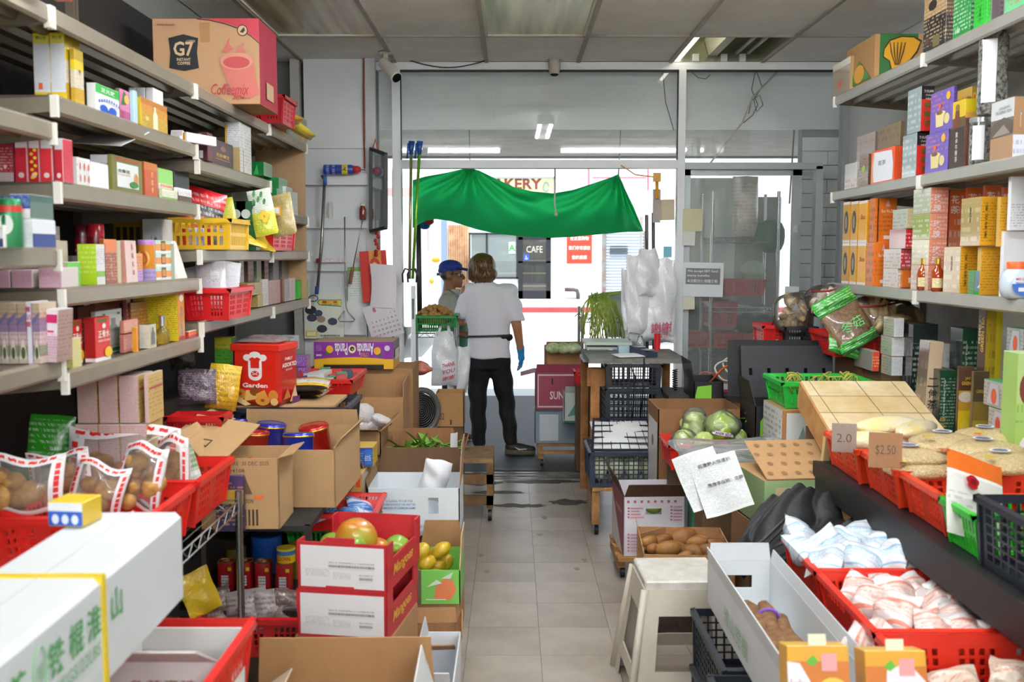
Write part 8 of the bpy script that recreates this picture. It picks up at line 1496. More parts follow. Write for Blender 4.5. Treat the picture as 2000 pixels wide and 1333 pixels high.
q=P(1188,700,y=6.62);t=thing('weighing_scale','grey and black weighing scale with a pale tray','scale',(q.x,6.6,.936));mb=MB();mb.prism([(-.14,0,0),(-.14,.3,0),(-.14,.3,.07),(-.14,.03,.07)],(.28,0,0));part('body',mb,M('#c9cbc4',.4),t);mb=MB();mb.box(-.155,.155,-.01,.3,.085,.105);part('tray',mb,M('#b9c8b8',.35),t);mb=MB();mb.box(-.13,.0,-.002,.02,.02,.055);part('display',mb,M('#5c6a5c',.2),t);mb=MB();mb.box(.03,.13,-.002,.02,.02,.055);part('keypad',mb,PK('#3f7ab8','#d84a3a',3,9),t)
t=thing('card_terminal','dark card payment terminal on the counter','terminal',(x_of(1270,6.25,1),6.15,.987),(0,0,.5));mb=MB();mb.prism([(-.04,0,0),(-.04,.19,0),(-.04,.19,.06),(-.04,.1,.045),(-.04,0,.03)],(.08,0,0));part('body',mb,M('#2f3a4a',.4),t);mb=MB();mb.box(-.03,.03,.11,.17,.052,.057);part('screen',mb,M('#8fa0a8',.2),t);mb=MB();mb.box(-.028,.028,.02,.09,.04,.044);part('keys',mb,M('#9aa6b0',.4),t)
bag('receipt_paper','curled white receipts on the counter',(x_of(1240,6.1,1),6.12,.99),.2,.14,.015,M('#e6e6ea',.7),(-1.5,0,.3),seed=420,wr=.2,cat='paper');pbox('blue_tissue_box','pale blue box on the counter behind the terminal','box',(x_of(1222,6.4,1),6.4,.987),.09,.08,.045,['#a8c4cc'])
mb=MB();mb.lathe([(.03,0),(.035,.01),(.035,.05),(.02,.08),(.016,.1)],14);solo('glass_jar',mb,GLASS('#dfe8ea',.3),'small clear jar on the counter','jar',(x_of(1252,6.5,1),6.55,.987),smooth=True);mb=MB();mb.lathe([(.022,0),(.022,.11)],12);solo('red_bottle',mb,M('#c81e24',.3,coat=.4),'red bottle at the back of the counter','bottle',(x_of(1284,6.6,1),6.62,.987),smooth=40)
for k,(z,h_) in enumerate(((.50,.30),(.805,.145))): basket('black_crate','black grid crate under the counter, %s' % ('lower','upper')[k],(.745,6.06,z),.33,.34,h_,BCR,'grid',cat='crate',taper=.98)
for k,pts in enumerate((((1232,716),(1240,735),(1238,780),(1234,830)),((1258,700),(1256,760),(1250,820)))): mb=MB();mb.tube([P(u,v,y=6.03) for u,v in pts],.005,6);solo('black_cable',mb,DARK,'black cable hanging down the crates, %s' % ('left','right')[k],'cable',smooth=True)
mb=MB();mb.tube([P(1318+5*cos(i*1.3),722+i*.9,y=6.1+.01*sin(i*1.3)) for i in range(46)],.004,5);solo('coiled_cord',mb,DARK,'coiled black telephone cord under the counter edge','cord',smooth=True)
bc=basket('black_crate','large black grid crate of cabbages under white paper',(.655,5.62,.29),.41,.40,.20,M('#2a3344',.4,var=.1),'grid',cat='crate',taper=.98)
dolly('wooden dolly with casters under the crate of cabbages',.46,.84,5.64,6.0,.288)
for k in range(8): lump('cabbage','pale green cabbage inside the large black crate, %s counted from the near left' % ORD[k],(.51+.097*(k % 4),5.72+.16*(k//4),.375),(.05,.06,.065),M('#c6d08a',.5,h2='#eef0dc',vs=10),430+k,.06,cat='vegetable',group='cabbages in the black crate')
bag('white_paper_cover','white wrapping paper over the crate of cabbages',(.655,5.66,.475),.36,.34,.04,M('#e4e6e6',.7),(-1.15,0,0),seed=440,wr=.25,cat='paper')
mb=MB();mb.panel((.455,5.64,.495),(.855,5.64,.495),(.82,5.98,.63),(.49,5.98,.63),(0,.008,.002),_iv(_slots(.03,.97,7,.92)),_iv(_slots(.05,.95,5,.9)),lambda i,j: not (i % 2 and j % 2));solo('crate_lid',mb,BCR,'black grid lid sloping over the paper on the cabbage crate','lid')
wb=bagmat([(1,'#eef0f2')],bump=.5,r=.35);t=thing('carrier_bag_bundle','bundle of white carrier bags hanging at the right of the doorway','bags',(x_of(1270,6.95,1.4),6.95,1.06));g=random.Random(8)
for k,(u,v,wp,hp) in enumerate(((1268,488,46,90),(1250,500,40,150),(1240,525,36,120),(1285,505,40,140),(1258,540,50,125),(1296,550,40,110),(1275,545,52,120),(1300,590,36,80),(1245,570,40,90),(1285,570,50,95))):
    mb=MB();pillow(mb,wp*7/F*1.2,hp*7/F,.1,450+k,18,20,.42,base_t=1,pinch=.8);p_=part('bag',mb,wb,t,True);q=P(u,v+hp,y=6.92+.012*k)-t.location;p_.location=q;p_.rotation_euler=(0,g.uniform(-.12,.12),g.uniform(-.5,.5))
q=P(1292,640,y=6.86)-t.location;lettering('謝謝',q,(1,0,.1),(0,0,1),.07,M('#c0305a',.5),t,bold=.01);lettering('THANK YOU',q+Vector((.0,0,-.06)),(1,0,.1),(0,0,1),.03,M('#c0305a',.5),t,w=.09)
mb=MB();a,b=P(1224,610,y=7.05),P(1248,645,y=7.05);mb.box(a.x,b.x,7.05,7.06,b.z,a.z+.1);solo('green_cloth',mb,M('#177a3a',.7),'strip of green cloth behind the hanging carrier bags','cloth')
for k,(u,v0) in enumerate(((1263,420),(1276,416))): mb=MB();mb.tube([P(u,v0,y=7.15),P(u+1,690,y=7.15)],.012,8);solo('steel_post',mb,CHROME,'slim steel post beside the hanging carrier bags, %s' % ('left','right')[k],'post',smooth=True)
t=thing('pallet_table','low table of pallet wood with a dark worn top','table',(x_of(1385,6.0,.7),6.05,0));mb=MB();mb.box(-.27,.26,-.2,.2,.755,.785);part('top',mb,M('#2b2e36',.6,h2='#4a4038',vs=8),t)
for x in (-.23,-.14,.22): mb=MB();mb.box(x-.035,x+.035,-.18,-.1,.0,.755);part('leg',mb,WOOD('#a8743e','#7a4c24'),t)
mb=MB();mb.box(-.25,.25,-.19,-.16,.70,.755);part('rail',mb,WOOD('#b57f45','#85552a'),t)
pbox('parcel_box','flat white, red and blue parcel box on the pallet table','box',(x_of(1395,6.05,.8),5.98,.787),.34,.2,.03,[PK([(.6,'#27407a'),(1,'#e2e4ea')]),'#27407a',PK('#dfe2e8')],[('r','f',.3,.2,.8,.7,'#c83a4a')])
for k,(cx,cz,r,col) in enumerate(((1420,725,.07,'#d9d3c4'),(1432,715,.06,'#d9d3c4'),(1395,745,.055,'#a8664a'),(1380,740,.045,'#a8664a'))):
    c=P(cx,cz,y=6.0+.03*k);mb=MB();mb.tube([c+Vector((r*cos(q_)*(1+.1*sin(3*q_)),.04*sin(q_),r*sin(q_)*.8)) for q_ in (2*pi*i/22 for i in range(22))],.006,6,close=True);solo('cable_coil',mb,M(col,.5),'loop of %s extension cable on the pallet table, %s' % (('white','brown')[k > 1],('left','right')[k % 2]),'cable',smooth=True)
mb=MB();mb.tube([P(1380,755,y=5.9),P(1410,722,y=5.85),P(1460,690,y=5.75),P(1520,664,y=5.65)],.007,6);solo('orange_cable',mb,M('#d8652a',.5),'orange extension cord rising to the right rack','cable',smooth=True)
pbox('kraft_carton','kraft carton under the red basket of dried goods','carton',(1.97,5.22,.852),.3,.36,.23,[CARD('#8a6a48')]*3)
basket('red_basket','red basket of dried goods at the street end of the right shelves',(1.86,5.18,1.085),.36,.4,.12,'#d2201c','slots');basket('black_crate','small black grid crate by the dried mushrooms',(1.65,5.66,1.06),.17,.26,.15,BCR,'grid',cat='crate');basket('red_basket','small red basket beside the black grid crate',(1.52,5.75,1.09),.12,.24,.12,'#c81e20','slots')
wire_rack('wire_rack','low chrome rack at the street end of the right shelves',1.47,1.74,5.66,6.05,(.5,1.05),1.1)
def piecebag(name,label,c,R,n,mat,seed,rot=(0,0,0),tie=False):
    o=thing(name,label,'bag',c,rot);g=random.Random(seed)
    for i in range(n):
        a,b_,r=g.uniform(0,6.28),g.uniform(-1,1),g.random()**.33;q=(R[0]*.85*r*cos(a)*math.sqrt(1-b_*b_),R[1]*.85*r*sin(a)*math.sqrt(1-b_*b_),R[2]*.85*r*b_);s_=g.uniform(.8,1.25)*R[0]*.3
        mb=MB();mb.ball((0,0,0),(s_,s_*.7,s_*.32),9,6,noise=.15,seed=seed+i);p=part('piece',mb,mat,o,True);p.location=q;p.rotation_euler=(g.uniform(0,3),g.uniform(0,3),a)
    mb=MB();mb.ball((0,0,0),R,22,14,noise=.1,seed=seed);part('film',mb,GLASS('#f4f2ee',.06,.06),o,True)
    if tie: mb=MB();mb.tube([(-R[0],-R[1]*.6,R[2]*.5),(-R[0]*.3,-R[1]*.9,R[2]*.55),(R[0]*.4,-R[1]*.8,R[2]*.8)],.006,5);part('red_tie',mb,M('#8a1c24',.5),o,True)
    return o
piecebag('bean_curd_bag','large clear bag of dried bean curd with a red tie',(1.97,5.27,1.29),(.2,.15,.12),34,M('#d8c096',.5,h2='#bf9f68',vs=12),461,tie=True)
gbm=bagmat([(1,'#2f9a2c')],bump=.5,ink='#e0f0da',rows=4);o=bag('green_mushroom_bag','green printed bag of dried mushrooms leaning over the crates',(1.80,5.1,1.15),.22,.26,.09,M('#5a4636',.35,h2='#8a6a48',vs=60,bump=.6,bs=60,coat=.5),(-.3,-.5,.1),seed=462,base_t=1);mb=MB();pillow(mb,.23,.09,.07,463,wr=.3);p_=part('green_top',mb,gbm,o,True);p_.location=(0,0,.22);mb=MB();pillow(mb,.22,.07,.1,464,wr=.2);p_=part('green_foot',mb,gbm,o,True);lettering('冬菇',(.0,-.055,.12),(1,0,0),(0,-.1,1),.06,M('#6fd07a',.5),o,bold=0)
piecebag('mushroom_bag','clear bag of brown dried mushrooms beside the green one',(1.62,5.72,1.28),(.13,.1,.12),22,M('#8a6a48',.6,h2='#d0b890',vs=18),465);bag('green_mushroom_bag','crumpled green bag hanging over the red basket',(1.72,5.12,1.1),.2,.12,.08,gbm,(-.4,.3,.2),seed=466,wr=.3);piecebag('clear_noodle_bag','clear bag of pale dried roots at the shelf end',(1.80,5.62,1.36),(.13,.1,.11),20,M('#cdbb9c',.6,h2='#e0d6c4',vs=16),467,tie=True)
for k,(u0,u1,v0,v1,Y,m,it) in enumerate(((1046,1150,728,800,7.75,M('#9c4458',.6),[('r','f',.04,.05,.98,.95,'#d8c8cc'),('r','f',.06,.09,.96,.91,'#9c3f56'),('t','f','SUN',.4,.38,.22,'#e8d8d8',.26,.02),('r','f',.3,.68,.33,.84,'#2a1a1c')]),(1045,1160,805,868,7.8,M('#8a9aa8',.6),[('r','f',.08,.08,.4,.92,'#d0dade')]),(1065,1140,680,728,8.0,CARD('#b5845a'),[]),(1102,1165,768,826,7.55,M('#d3dcd8',.6),[('r','f',.0,.0,1,.06,'#1f6a4a'),('p','f',[(.1,.2),(.5,.9),(.6,.3)],'#5a9a8a')]))):
    x0,x1=x_of(u0,Y,.7),x_of(u1,Y,.7);zb_=z_of(v1,Y)
    carton('produce_carton',('maroon carton with white letters by the doorway stall','blue-grey carton low on the stall dolly','tall kraft carton at the back of the stall','white and green carton beside the maroon one')[k],((x0+x1)/2,Y,max(zb_,.13)),x1-x0,.3,z_of(v0,Y)-max(zb_,.13),m,0,inner=CARD('#5a4030'),flaps=[('l',.12,105,.02),('f',.07,20)] if k == 0 else [('f',.06,30)],items=it)
dolly('wooden dolly carrying the stall cartons outside the door',.2,.66,7.5,8.1,.128)
basket('red_basket','small red basket on the stall beside the counter leg',(x_of(1153,7.3,.75),7.3,.66),.22,.2,.1,'#d8261e','slots')
pbox('kraft_carton','kraft carton under the small red stall basket','carton',(x_of(1153,7.3,.75),7.31,0.01),.2,.18,.648,[CARD('#5f4830')]*3)
wire_rack('wire_rack','chrome stall rack with long beans outside the door',x_of(1135,7.9,1.1),x_of(1225,7.9,1.1),7.75,8.15,(.5,1.13),1.2)
t=thing('long_bean_bunch','bunch of green long beans drooping over the stall rack','vegetable',(x_of(1170,7.85,1.3),7.83,1.2));g=random.Random(3);bmn=[M(h_,.5) for h_ in ('#a3b850','#b9c868','#8aa23c')]
for k in range(90):
    a=g.uniform(-1,1);L0=g.uniform(.1,.32);x0=g.uniform(-.09,.1);mb=MB();z1=-g.uniform(.05,.3)
    mb.tube([(x0*.5,.1,.06+g.uniform(0,.03)),(x0*.8,-.02,.10+g.uniform(-.03,.03)),(x0+a*.06,-.10,.05),(x0+a*.12,-.13+g.uniform(-.02,.02),z1*.5),(x0+a*.14+g.uniform(-.02,.02),-.12,z1)],.0042,5);part('bean',mb,bmn[k % 3],t,True)
t=thing('celery_bunch','bunch of pale green celery lying on the stall rack','vegetable',(x_of(1190,7.9,1.3),7.95,1.27))
for k in range(9): mb=MB();y=-.03+.008*k;mb.tube([(-.16,y,.0+.006*(k % 3)),(0,y,.03+.006*(k % 3)),(.14,y+.01,.06)],[.014,.012,.007],7);part('stalk',mb,M('#b5c86a',.45),t,True)
for k in range(10): mb=MB();leaf(mb,(.13,g.uniform(-.04,.05),.055),(1,g.uniform(-.5,.5),g.uniform(-.2,.6)),.08,.03);part('leaf',mb,lf[k % 3],t,True)
for k in range(2): lump('red_onion','dark red onion at the end of the celery, %s' % ('upper','lower')[k],P((1226,1228)[k],(565,580)[k],y=7.85),(.035,.035,.04),M('#5a1f30',.3,coat=.3),470+k,.03,cat='vegetable')
t=thing('winter_melon_carton','striped green melons in the maroon stall carton','vegetable',(x_of(1100,7.9,.95),7.88,.86));
for k in range(3): mb=MB();mb.ball((-.08+.08*k,0,.02),(.06,.045,.045),14,9);part('melon',mb,M('#8aa85a',.4,h2='#dfe6c4',vs=18),t,True)
pbox('white_crate','white foam box standing behind the long beans','box',(x_of(1215,8.0,1.1),8.1,.95),.2,.2,.36,[M('#e6e9ec',.6)]*3)
wire_rack('wire_rack','chrome stall rack left of the doorway',x_of(812,7.9,1),x_of(892,7.9,1),7.65,8.0,(.3,1.02),1.06)
basket('green_basket','green plastic basket of longans at the stall',(x_of(852,7.72,1.05),7.66,1.026),.32,.3,.125,'#178a3c','wide',taper=.94)
lg=M('#b98a46',.6,h2='#9a6e34',vs=30);g=random.Random(2);mb=MB();mb.ball((0,0,0),.017,9,6);lme=mb.mesh('longan',lg,True);bx_,by_=x_of(850,7.8,1.1),7.8
for k in range(110):
    r=.125*math.sqrt(g.random());a=g.uniform(0,6.28);x,y=r*cos(a)*1.05,r*sin(a)*.95;z=1.148+.07*(1-(r/.13)**2)+g.uniform(-.006,.006);o=link(lme,'longan',None,(bx_+x,by_+y,z));tag(o,'round tan longan in the green stall basket','fruit','longans in the green basket')
mb=MB();mb.ball((0,0,0),(.13,.12,.06),14,8);solo('longan_heap',mb,lg,'tan mass of longans filling the green basket','fruit',(bx_,by_,1.125),smooth=True)
o=bag('thank_you_bag','white carrier bag with red print hanging on the stall rack',(x_of(868,7.58,.8),7.58,.62),.2,.42,.13,wb,(0,0,.1),seed=480,wr=.2,pinch=.9);
for s_,t_ in enumerate(('THANK','YOU','謝謝')): lettering(s_ and t_ or t_,(.03,-.075,.17-.05*s_),(1,0,.25),(-.1,0,1),.03,M('#c8384a',.5),o,w=.1,bold=.01,shear=.2)
for s in (-1,1): mb=MB();mb.tube([(s*.05,-.01,.38),(s*.035,-.02,.43),(s*.03,.02,.45)],.012,6);part('handle',mb,wb,o,True)
for k in range(2): bag('thank_you_bag','white carrier bag tucked behind on the stall rack, %s' % ('left','right')[k],(x_of(885+14*k,7.65,.8),7.68,.55),.12,.36,.08,wb,(0,.1,.6),seed=485+k,wr=.3)
t=thing('floor_fan','dark round floor fan beside the door jamb','fan',(x_of(823,6.75,.4),6.75,.40),(0,0,.55));mb=MB();n=20
mb.tube([(.13*cos(q_),0,.15+.15*sin(q_)) for q_ in (2*pi*i/n for i in range(n))],.02,8,close=True);part('housing_ring',mb,M('#5a5a58',.4),t,True);mb=MB();mb.lathe([(.12,-.02),(.13,.08),(.06,.12)],18,mx=Matrix.Rotation(pi/2,3,'X') @ Matrix.Diagonal((1,-1,-1)).to_3x3());p_=part('housing',mb,M('#1f2022',.5),t,True);p_.location=(0,.02,.15)
for k in range(9): mb=MB();mb.tube([(.013*k,-.012,.15),(.013*k,-.012,.15)],.001,4) if False else mb.tube([((.014*k+.01)*cos(q_),-.01,.15+(.014*k+.01)*1.1*sin(q_)) for q_ in (2*pi*i/16 for i in range(16))],.0018,4,close=True);part('grille_ring',mb,M('#8a8a86',.4,metal=.6),t)
mb=MB();mb.box(-.1,.1,.03,.12,-.02,.01);part('foot',mb,M('#3a3a3a',.5),t)
pbox('kraft_carton','kraft carton under the floor fan','carton',(x_of(823,6.75,.3),6.68,0),.26,.26,.378,[CARD('#3f3020')]*3)
x0,x1=x_of(852,6.9,.5),x_of(906,6.9,.5);carton('kraft_carton','open kraft carton with scribbles beside the floor fan',((x0+x1)/2,6.9,.42),x1-x0,.2,.24,CARD('#b5895a'),0,items=[('t','f','02',.2,.3,.2,'#5a4630',.2),('r','f',.5,.05,.56,.2,'#5a2a20')]);pbox('kraft_carton','kraft carton under the scribbled one','carton',((x0+x1)/2,6.91,0),x1-x0-.01,.18,.418,[CARD('#6a4e34')]*3)
lump('red_goods_bag','red and orange bagged goods behind the floor fan',P(822,720,y=7.2),(.09,.08,.05),M('#c23a24',.4,h2='#e2a08a',vs=12,coat=.5),490,.15,cat='bag')
mb=MB();mb.tube([P(817,430,y=7.9),P(820,640,y=7.9)],.02,8);solo('dark_pole',mb,M('#2c2826',.5),'dark pole standing left of the stall','pole',smooth=True)
for k in range(2): lump('lantern_toy','%s paper lantern under the tarp edge' % ('red','blue')[k],P((836,829)[k],(432,440)[k],y=8.2),(.05,.05,.035),M(('#d8302a','#2f62c0')[k],.6),495+k,.02,cat='lantern')
t=thing('white_truck','white truck with amber side lamps parked behind the stall','truck',(-2.9,15.5,0));wm=M('#eceef0',.3,coat=.4);pr=[Vector((x,0,z)) for x,z in ((-1.6,.5),(1.35,.5),(1.5,.8),(1.48,1.35),(1.2,1.75),(.7,2.05),(-1.6,2.3))]
mb=MB();mb.prism(pr,(0,4.2,0));part('body',mb,wm,t);mb=MB();mb.box(-1.5,1.2,.1,4.0,.3,.5);part('chassis',mb,DARK,t)
for x in (-1.0,.9): mb=MB();mb.tube([(x,.0,.36),(x,.25,.36)],.36,18);part('wheel',mb,M('#1a1a1c',.6),t,40)
for (u,v,w_l,h_l) in ((851,508,.068,.045),(843,550,.036,.04)): q=P(u,v,y=15.48)-t.location;mb=MB();mb.ball((q.x,-.01,q.z),(w_l,.03,h_l),12,7);part('amber_lamp',mb,M('#f0a21e',.3),t,True)
for k,(u,v,Y,r,cs) in enumerate(((1253,372,18,1.1,'#f0f2f0'),(835,335,24,2.0,'#e8c4c4'),(1330,360,20,1.3,'#d88f96'))):
    q=P(u,v,y=Y);t=thing('market_umbrella',('white market umbrella with green patches across the street','pale pink market umbrella at the left of the street','pink market umbrella seen through the glass door')[k],'umbrella',(q.x,Y,-.002));n=8
    for i in range(n): a0,a1=2*pi*i/n,2*pi*(i+1)/n;mb=MB();mb.add([(0,0,q.z),(r*cos(a0),r*sin(a0),q.z-.5),(r*cos(a1),r*sin(a1),q.z-.5)],[(0,1,2)]);part('panel',mb,M(cs,.7),t)
    mb=MB();mb.tube([(0,0,0),(0,0,q.z)],.03,8);part('pole',mb,M('#c9c9c4',.5),t,True);mb=MB();mb.lathe([(.3,0),(.3,.08),(.05,.1)],14);part('base',mb,M('#4a4a4a',.6),t)
# ================================================================== PEOPLE
SKIN=M('#b07a58',.5,sub=.1,var=.08,vs=20);SKIN2=M('#8f5f44',.5,sub=.1,var=.1,vs=20)
def hair_mat(a,b):
    m=bpy.data.materials.new('hair');m.use_nodes=True;N,L=m.node_tree.nodes,m.node_tree.links;p=N['Principled BSDF'];p.inputs['Roughness'].default_value=.4
    tc=N.new('ShaderNodeTexCoord');mp=N.new('ShaderNodeMapping');mp.inputs['Scale'].default_value=(38,38,3);L.new(tc.outputs['Object'],mp.inputs[0]);n=N.new('ShaderNodeTexNoise');n.inputs['Detail'].default_value=4;L.new(mp.outputs[0],n.inputs[0])
    cr=N.new('ShaderNodeValToRGB');cr.color_ramp.elements[0].position=.42;cr.color_ramp.elements[1].position=.68;cr.color_ramp.elements[0].color=lin(a);cr.color_ramp.elements[1].color=lin(b);L.new(n.outputs[0],cr.inputs[0]);L.new(cr.outputs[0],p.inputs['Base Color'])
    bp=N.new('ShaderNodeBump');bp.inputs['Strength'].default_value=.5;L.new(n.outputs[0],bp.inputs['Height']);L.new(bp.outputs[0],p.inputs['Normal']);return m
def hand(prims,wrist,d,palm_n,s=1.0,curl=.5):
    """palm, four fingers of unequal length and a thumb leaving the side of the palm"""
    w,d,n=Vector(wrist),Vector(d).normalized(),Vector(palm_n).normalized();side=d.cross(n).normalized()
    prims.append(('c',w,.024*s,w+d*.05*s,.026*s))
    for i,(off,L_) in enumerate(((-.027,.064),(-.009,.073),(.009,.069),(.026,.054))):
        b=w+d*.075*s+side*off*s;k=b+(d*cos(curl*.5)+n*sin(curl*.5))*L_*.5*s;e=k+(d*cos(curl*1.6)+n*sin(curl*1.6))*L_*.5*s
        prims += [('c',w+d*.035*s+side*off*.7*s,.012*s,b,.011*s),('c',b,.0095*s,k,.009*s),('c',k,.009*s,e,.0075*s)]
    tb=w+d*.025*s-side*.028*s;tk=tb+(d*.7-side*.6+n*.3).normalized()*.038*s;prims += [('c',tb,.013*s,tk,.011*s),('c',tk,.0105*s,tk+(d*.9-side*.1+n*.4).normalized()*.03*s,.009*s)]
w_=thing('person','person in white T-shirt and black trousers seen from behind, wearing a blue glove','person',(-.19,8.05,0))
hd=Vector((-.05,.01,1.515));sr,er,wr_=Vector((.165,0,1.325)),Vector((.232,-.02,1.04)),Vector((.262,.02,.835));sl,el,wl_=Vector((-.175,0,1.325)),Vector((-.235,.1,1.08)),Vector((-.15,.33,1.06))
body=[('e',hd,(.075,.092,.108)),('e',hd+Vector((0,.05,-.045)),(.05,.055,.06)),('c',(-.04,0,1.33),.058,(-.05,.005,1.45),.05),('l',[(0,0,.80,.14,.1),(0,0,.95,.135,.095),(0,0,1.15,.15,.1),(0,0,1.3,.16,.09),(0,0,1.37,.07,.06)]),('c',sr,.055,er,.042),('c',er,.041,wr_,.028),('c',sl,.055,el,.042),('c',el,.041,wl_,.028),('e',hd+Vector((0,.1,-.01)),(.012,.02,.018)),
  ('c',(-.085,0,.80),.085,(-.085,.02,.45),.058),('c',(-.085,.02,.45),.055,(-.075,0,.09),.036),('c',(.085,0,.80),.085,(.135,.02,.45),.058),('c',(.135,.02,.45),.055,(.185,0,.09),.036),('c',(-.075,0,.05),.035,(-.06,.14,.03),.03),('c',(.185,0,.05),.035,(.29,.04,.03),.03)]
for s in (-1,1): body.append(('e',hd+Vector((s*.078,.005,-.01)),(.012,.02,.03)))
hand(body,wl_,(.3,.9,-.1),(0,0,-1),.95);hand(body,wr_,(.08,.1,-1),(-.9,-.1,0),.95)
blobpart('body',body,SKIN,w_,.009,4)
def cl(v): return v+Vector((.004*sin(40*v.z+9*v.x),.008*sin(26*v.x+14*v.z)*(1.4-v.z),.003*sin(30*v.x)))
shirt=[('l',[(.0,0,.785,.178,.13),(.0,0,.82,.178,.132),(.005,0,.93,.168,.122),(.005,0,.985,.172,.124),(.0,0,1.08,.178,.128),(-.005,0,1.2,.186,.128),(-.01,0,1.3,.182,.115),(-.02,0,1.365,.135,.09),(-.035,0,1.40,.075,.07)]),('e',(.16,0,1.325),(.085,.085,.07)),('c',(.13,0,1.318),.078,(.20,-.01,1.19),.078),('l',[(.232,-.014,1.085,.066,.072),(.214,-.01,1.14,.072,.075),(.19,0,1.2,.07,.075)]),('c',(-.14,0,1.318),.078,(-.205,.03,1.17),.076)]
blobpart('t_shirt',shirt,M('#ece8f0',.8,var=.03,vs=6,bump=.12,bs=14),w_,.011,5,cl)
blk=M('#101013',.8,var=.2,vs=9,bump=.15,bs=16)
pants=[('l',[(0,0,.70,.17,.115),(0,0,.78,.176,.12),(0,0,.86,.165,.112),(0,0,.90,.16,.108)]),('c',(-.085,0,.74),.098,(-.09,.02,.44),.075),('c',(-.09,.02,.44),.073,(-.08,0,.10),.058),('c',(.085,0,.74),.098,(.138,.02,.46),.075),('c',(.138,.02,.46),.073,(.182,0,.11),.056)]
blobpart('trousers',pants,blk,w_,.011,4,lambda v: v+Vector((.005*sin(34*v.z),.006*sin(28*v.z+20*v.x),0)))
mb=MB();mb.tube([(.184*cos(q),.139*sin(q),.965+.01*cos(q+1)) for q in (2*pi*i/28 for i in range(28))],.009,6,close=True);part('belt',mb,M('#3a342e',.6),w_,True)
blobpart('waist_pouch',[('e',(.155,-.03,.955),(.045,.05,.032)),('e',(.12,-.09,.965),(.03,.02,.02))],M('#1a1a1c',.6),w_,.008,3)
gl=[];hand(gl,wr_+Vector((0,0,.0)),(.08,.1,-1),(-.9,-.1,0),1.12);gl.append(('c',wr_+Vector((-.004,0,.035)),.034,wr_,.031));blobpart('blue_glove',gl,M('#1f8fd8',.4,var=.1,vs=30),w_,.0055,2)
hp=[('e',hd+Vector((0,-.012,.015)),(.116,.115,.108)),('e',hd+Vector((-.04,-.03,-.05)),(.086,.085,.07)),('e',hd+Vector((.04,-.03,-.05)),(.086,.085,.07)),('c',hd+Vector((-.07,.02,-.02)),.035,hd+Vector((-.075,.01,-.10)),.02),('c',hd+Vector((.07,.02,-.02)),.035,hd+Vector((.075,.01,-.10)),.02)]
for i in range(9): x=-.075+.019*i;hp.append(('c',hd+Vector((x,-.085+.25*x*x*10,-.04)),.022,hd+Vector((x*.95,-.06+.2*x*x*10,-.105-.018*(i % 2))),.010))
blobpart('hair',hp,hair_mat('#2a1a11','#8f5f2c'),w_,.008,3,lambda v: v+Vector((.003*sin(90*v.x),.004*sin(120*v.x+20*v.z),0)))
def shoe(c,dx,dy,lab):
    d=Vector((dx,dy,0)).normalized();c=Vector(c);o=blobpart('shoe',[('c',c-d*.04+Vector((0,0,.055)),.045,c+d*.06+Vector((0,0,.045)),.04),('c',c+d*.06+Vector((0,0,.042)),.04,c+d*.14+Vector((0,0,.035)),.032)],M('#1c1a18',.6),w_,.009,3);n=Vector((d.y,-d.x,0))
    mb=MB();mb.tube([c-d*.08+Vector((0,0,.014)),c+d*.05+Vector((0,0,.014)),c+d*.165+Vector((0,0,.014))],[.042,.046,.032],10);s=part('sole',mb,M('#5f5648',.7),o,True);s.scale=(1,1,1);
    mb=MB();mb.tube([c+d*.10+n*.036+Vector((0,0,.045)),c+d*.04+n*.044+Vector((0,0,.04)),c-d*.0+n*.047+Vector((0,0,.06))],[.003,.006,.002],5);part('side_mark',mb,M('#e8e8e6',.5),o,True)
shoe((.215,-.01,0),1,-.12,'');shoe((-.075,.03,0),-.1,1,'')
m_=thing('person','person in blue cap, glasses, grey shirt and green apron standing at the stall','person',(-.515,8.55,0),(0,0,-.12))
hd=Vector((.0,0,1.455));f=1
bd=[('e',hd+Vector((-.012,0,.015)),(.092,.074,.098)),('e',hd+Vector((.03,0,-.05)),(.058,.058,.065)),('c',hd+Vector((.075,0,.005)),.014,hd+Vector((.103,0,-.03)),.017),('e',hd+Vector((.078,0,-.068)),(.02,.026,.014)),('e',hd+Vector((.07,0,-.098)),(.024,.03,.02)),('c',(-.03,0,1.28),.055,hd+Vector((-.02,0,-.06)),.05),('e',hd+Vector((-.015,-.077,-.012)),(.022,.012,.034)),('e',hd+Vector((-.015,.077,-.012)),(.022,.012,.034)),('e',hd+Vector((.072,0,.035)),(.02,.05,.014)),
  ('l',[(0,0,.75,.1,.15),(0,0,.95,.1,.15),(0,0,1.15,.105,.17),(-.01,0,1.25,.09,.16),(-.02,0,1.31,.05,.06)])]
for s in (-1,1):
    sh,eb,wr2=Vector((-.01,s*.17,1.235)),Vector((.02,s*.21,.98)),Vector((.22,s*.15,.93));bd += [('c',sh,.05,eb,.04),('c',eb,.038,wr2,.026),('c',(0,s*.08,.8),.085,(0,s*.09,.42),.06),('c',(0,s*.09,.42),.055,(0,s*.09,.07),.035),('c',(0,s*.09,.05),.035,(.13,s*.1,.03),.03)];hand(bd,wr2,(1,0,0),(0,0,-1),.95)
blobpart('body',bd,SKIN2,m_,.008,3)
sh_=[('l',[(0,0,.80,.125,.18),(0,0,.95,.12,.175),(0,0,1.12,.12,.185),(-.005,0,1.22,.11,.18),(-.015,0,1.285,.075,.1),(-.02,0,1.32,.062,.065)])]
for s in (-1,1): sh_.append(('c',(-.01,s*.155,1.225),.072,(.015,s*.205,1.02),.07))
blobpart('shirt',sh_,M('#a8a49c',.8,h2='#8f8a80',vs=7,bump=.15,bs=14),m_,.011,4,cl)
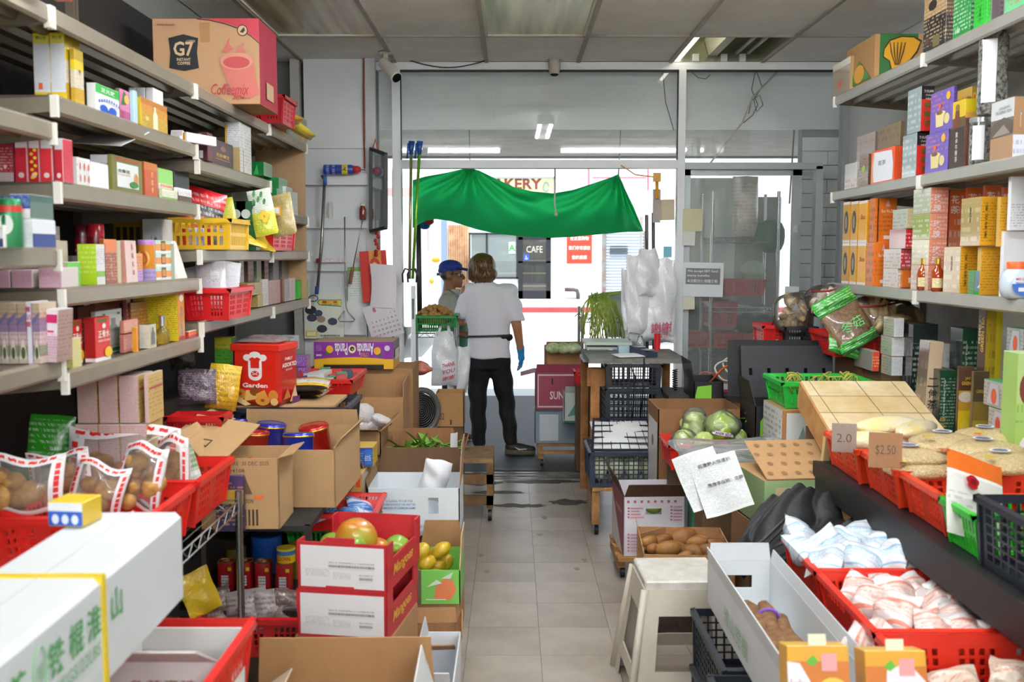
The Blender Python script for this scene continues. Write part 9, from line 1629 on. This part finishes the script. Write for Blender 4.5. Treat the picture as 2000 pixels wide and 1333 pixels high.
for s in (-1,1): mb=MB();mb.prism([(.0,s*.055,1.325),(.06,s*.03,1.32),(.10,s*.045,1.27),(.055,s*.085,1.27)],(.006,s*.004,.003));part('collar',mb,M('#b5b1a8',.8),m_)
ap_=M('#12693a',.7,var=.1);mb=MB();mb.grid(lambda a,b: (.128*cos((a-.5)*2.0)+.006,.195*sin((a-.5)*2.0),.55+.58*b),10,8);part('apron',mb,ap_,m_,True)
for s in (-1,1): mb=MB();mb.bar((.12,s*.085,1.12),(.075,s*.075,1.27),.025,.004);mb.bar((.075,s*.075,1.27),(-.02,s*.06,1.325),.025,.004);part('apron_strap',mb,ap_,m_)
blobpart('trousers',[('l',[(0,0,.72,.115,.165),(0,0,.9,.11,.16)])]+[('c',(0,s*.085,.76),.09,(0,s*.09,.1),.06) for s in (-1,1)],M('#2a2c34',.8),m_,.012,3)
capm=M('#26368f',.7,var=.08);blobpart('cap',[('e',hd+Vector((-.012,0,.062)),(.104,.088,.062)),('e',hd+Vector((-.06,0,.03)),(.06,.082,.04))],capm,m_,.007,3)
mb=MB();mb.grid(lambda a,b: (hd.x+.06+.115*b*cos((a-.5)*1.5),(a-.5)*.165,hd.z+.052-.02*b+.012*cos((a-.5)*3)),10,5);mb.grid(lambda a,b: (hd.x+.06+.115*b*cos((a-.5)*1.5),(.5-a)*.165,hd.z+.046-.02*b+.012*cos((a-.5)*3)),10,5);part('cap_brim',mb,M('#1c2a78',.7),m_,True)
mb=MB();mb.box(hd.x-.13,hd.x-.10,-.012,.012,hd.z-.012,hd.z+.01);part('cap_strap',mb,capm,m_)
blobpart('hair',[('e',hd+Vector((-.045,s*.03,-.0)),(.058,.052,.05)) for s in (-1,1)]+[('c',hd+Vector((.02,s*.074,.03)),.012,hd+Vector((.018,s*.074,-.005)),.008) for s in (-1,1)],hair_mat('#1c1a18','#6a6660'),m_,.007,2)
gm3=M('#3a3634',.3)
for s in (-1,1):
    mb=MB();mb.tube([hd+Vector((.088+.0*cos(q),s*.034+.024*cos(q),-.002+.02*sin(q))) for q in (2*pi*i/14 for i in range(14))],.003,5,close=True);mb.tube([hd+Vector((.086,s*.058,.004)),hd+Vector((.03,s*.078,.006)),hd+Vector((-.025,s*.082,.0))],.003,5);part('glasses_frame',mb,gm3,m_,True)
    mb=MB();mb.poly([hd+Vector((.089,s*.034+.022*cos(q),-.002+.018*sin(q))) for q in (2*pi*i/14 for i in range(14))]);part('glasses_lens',mb,GLASS('#e6eef0',.2),m_)
    mb=MB();mb.ball(hd+Vector((.068,s*.032,-.0)),.012,10,7);part('eye',mb,M('#e6e0d8',.3),m_,True);mb=MB();mb.ball(hd+Vector((.078,s*.032,-.0)),.0055,8,6);part('iris',mb,M('#1c1410',.2),m_,True)
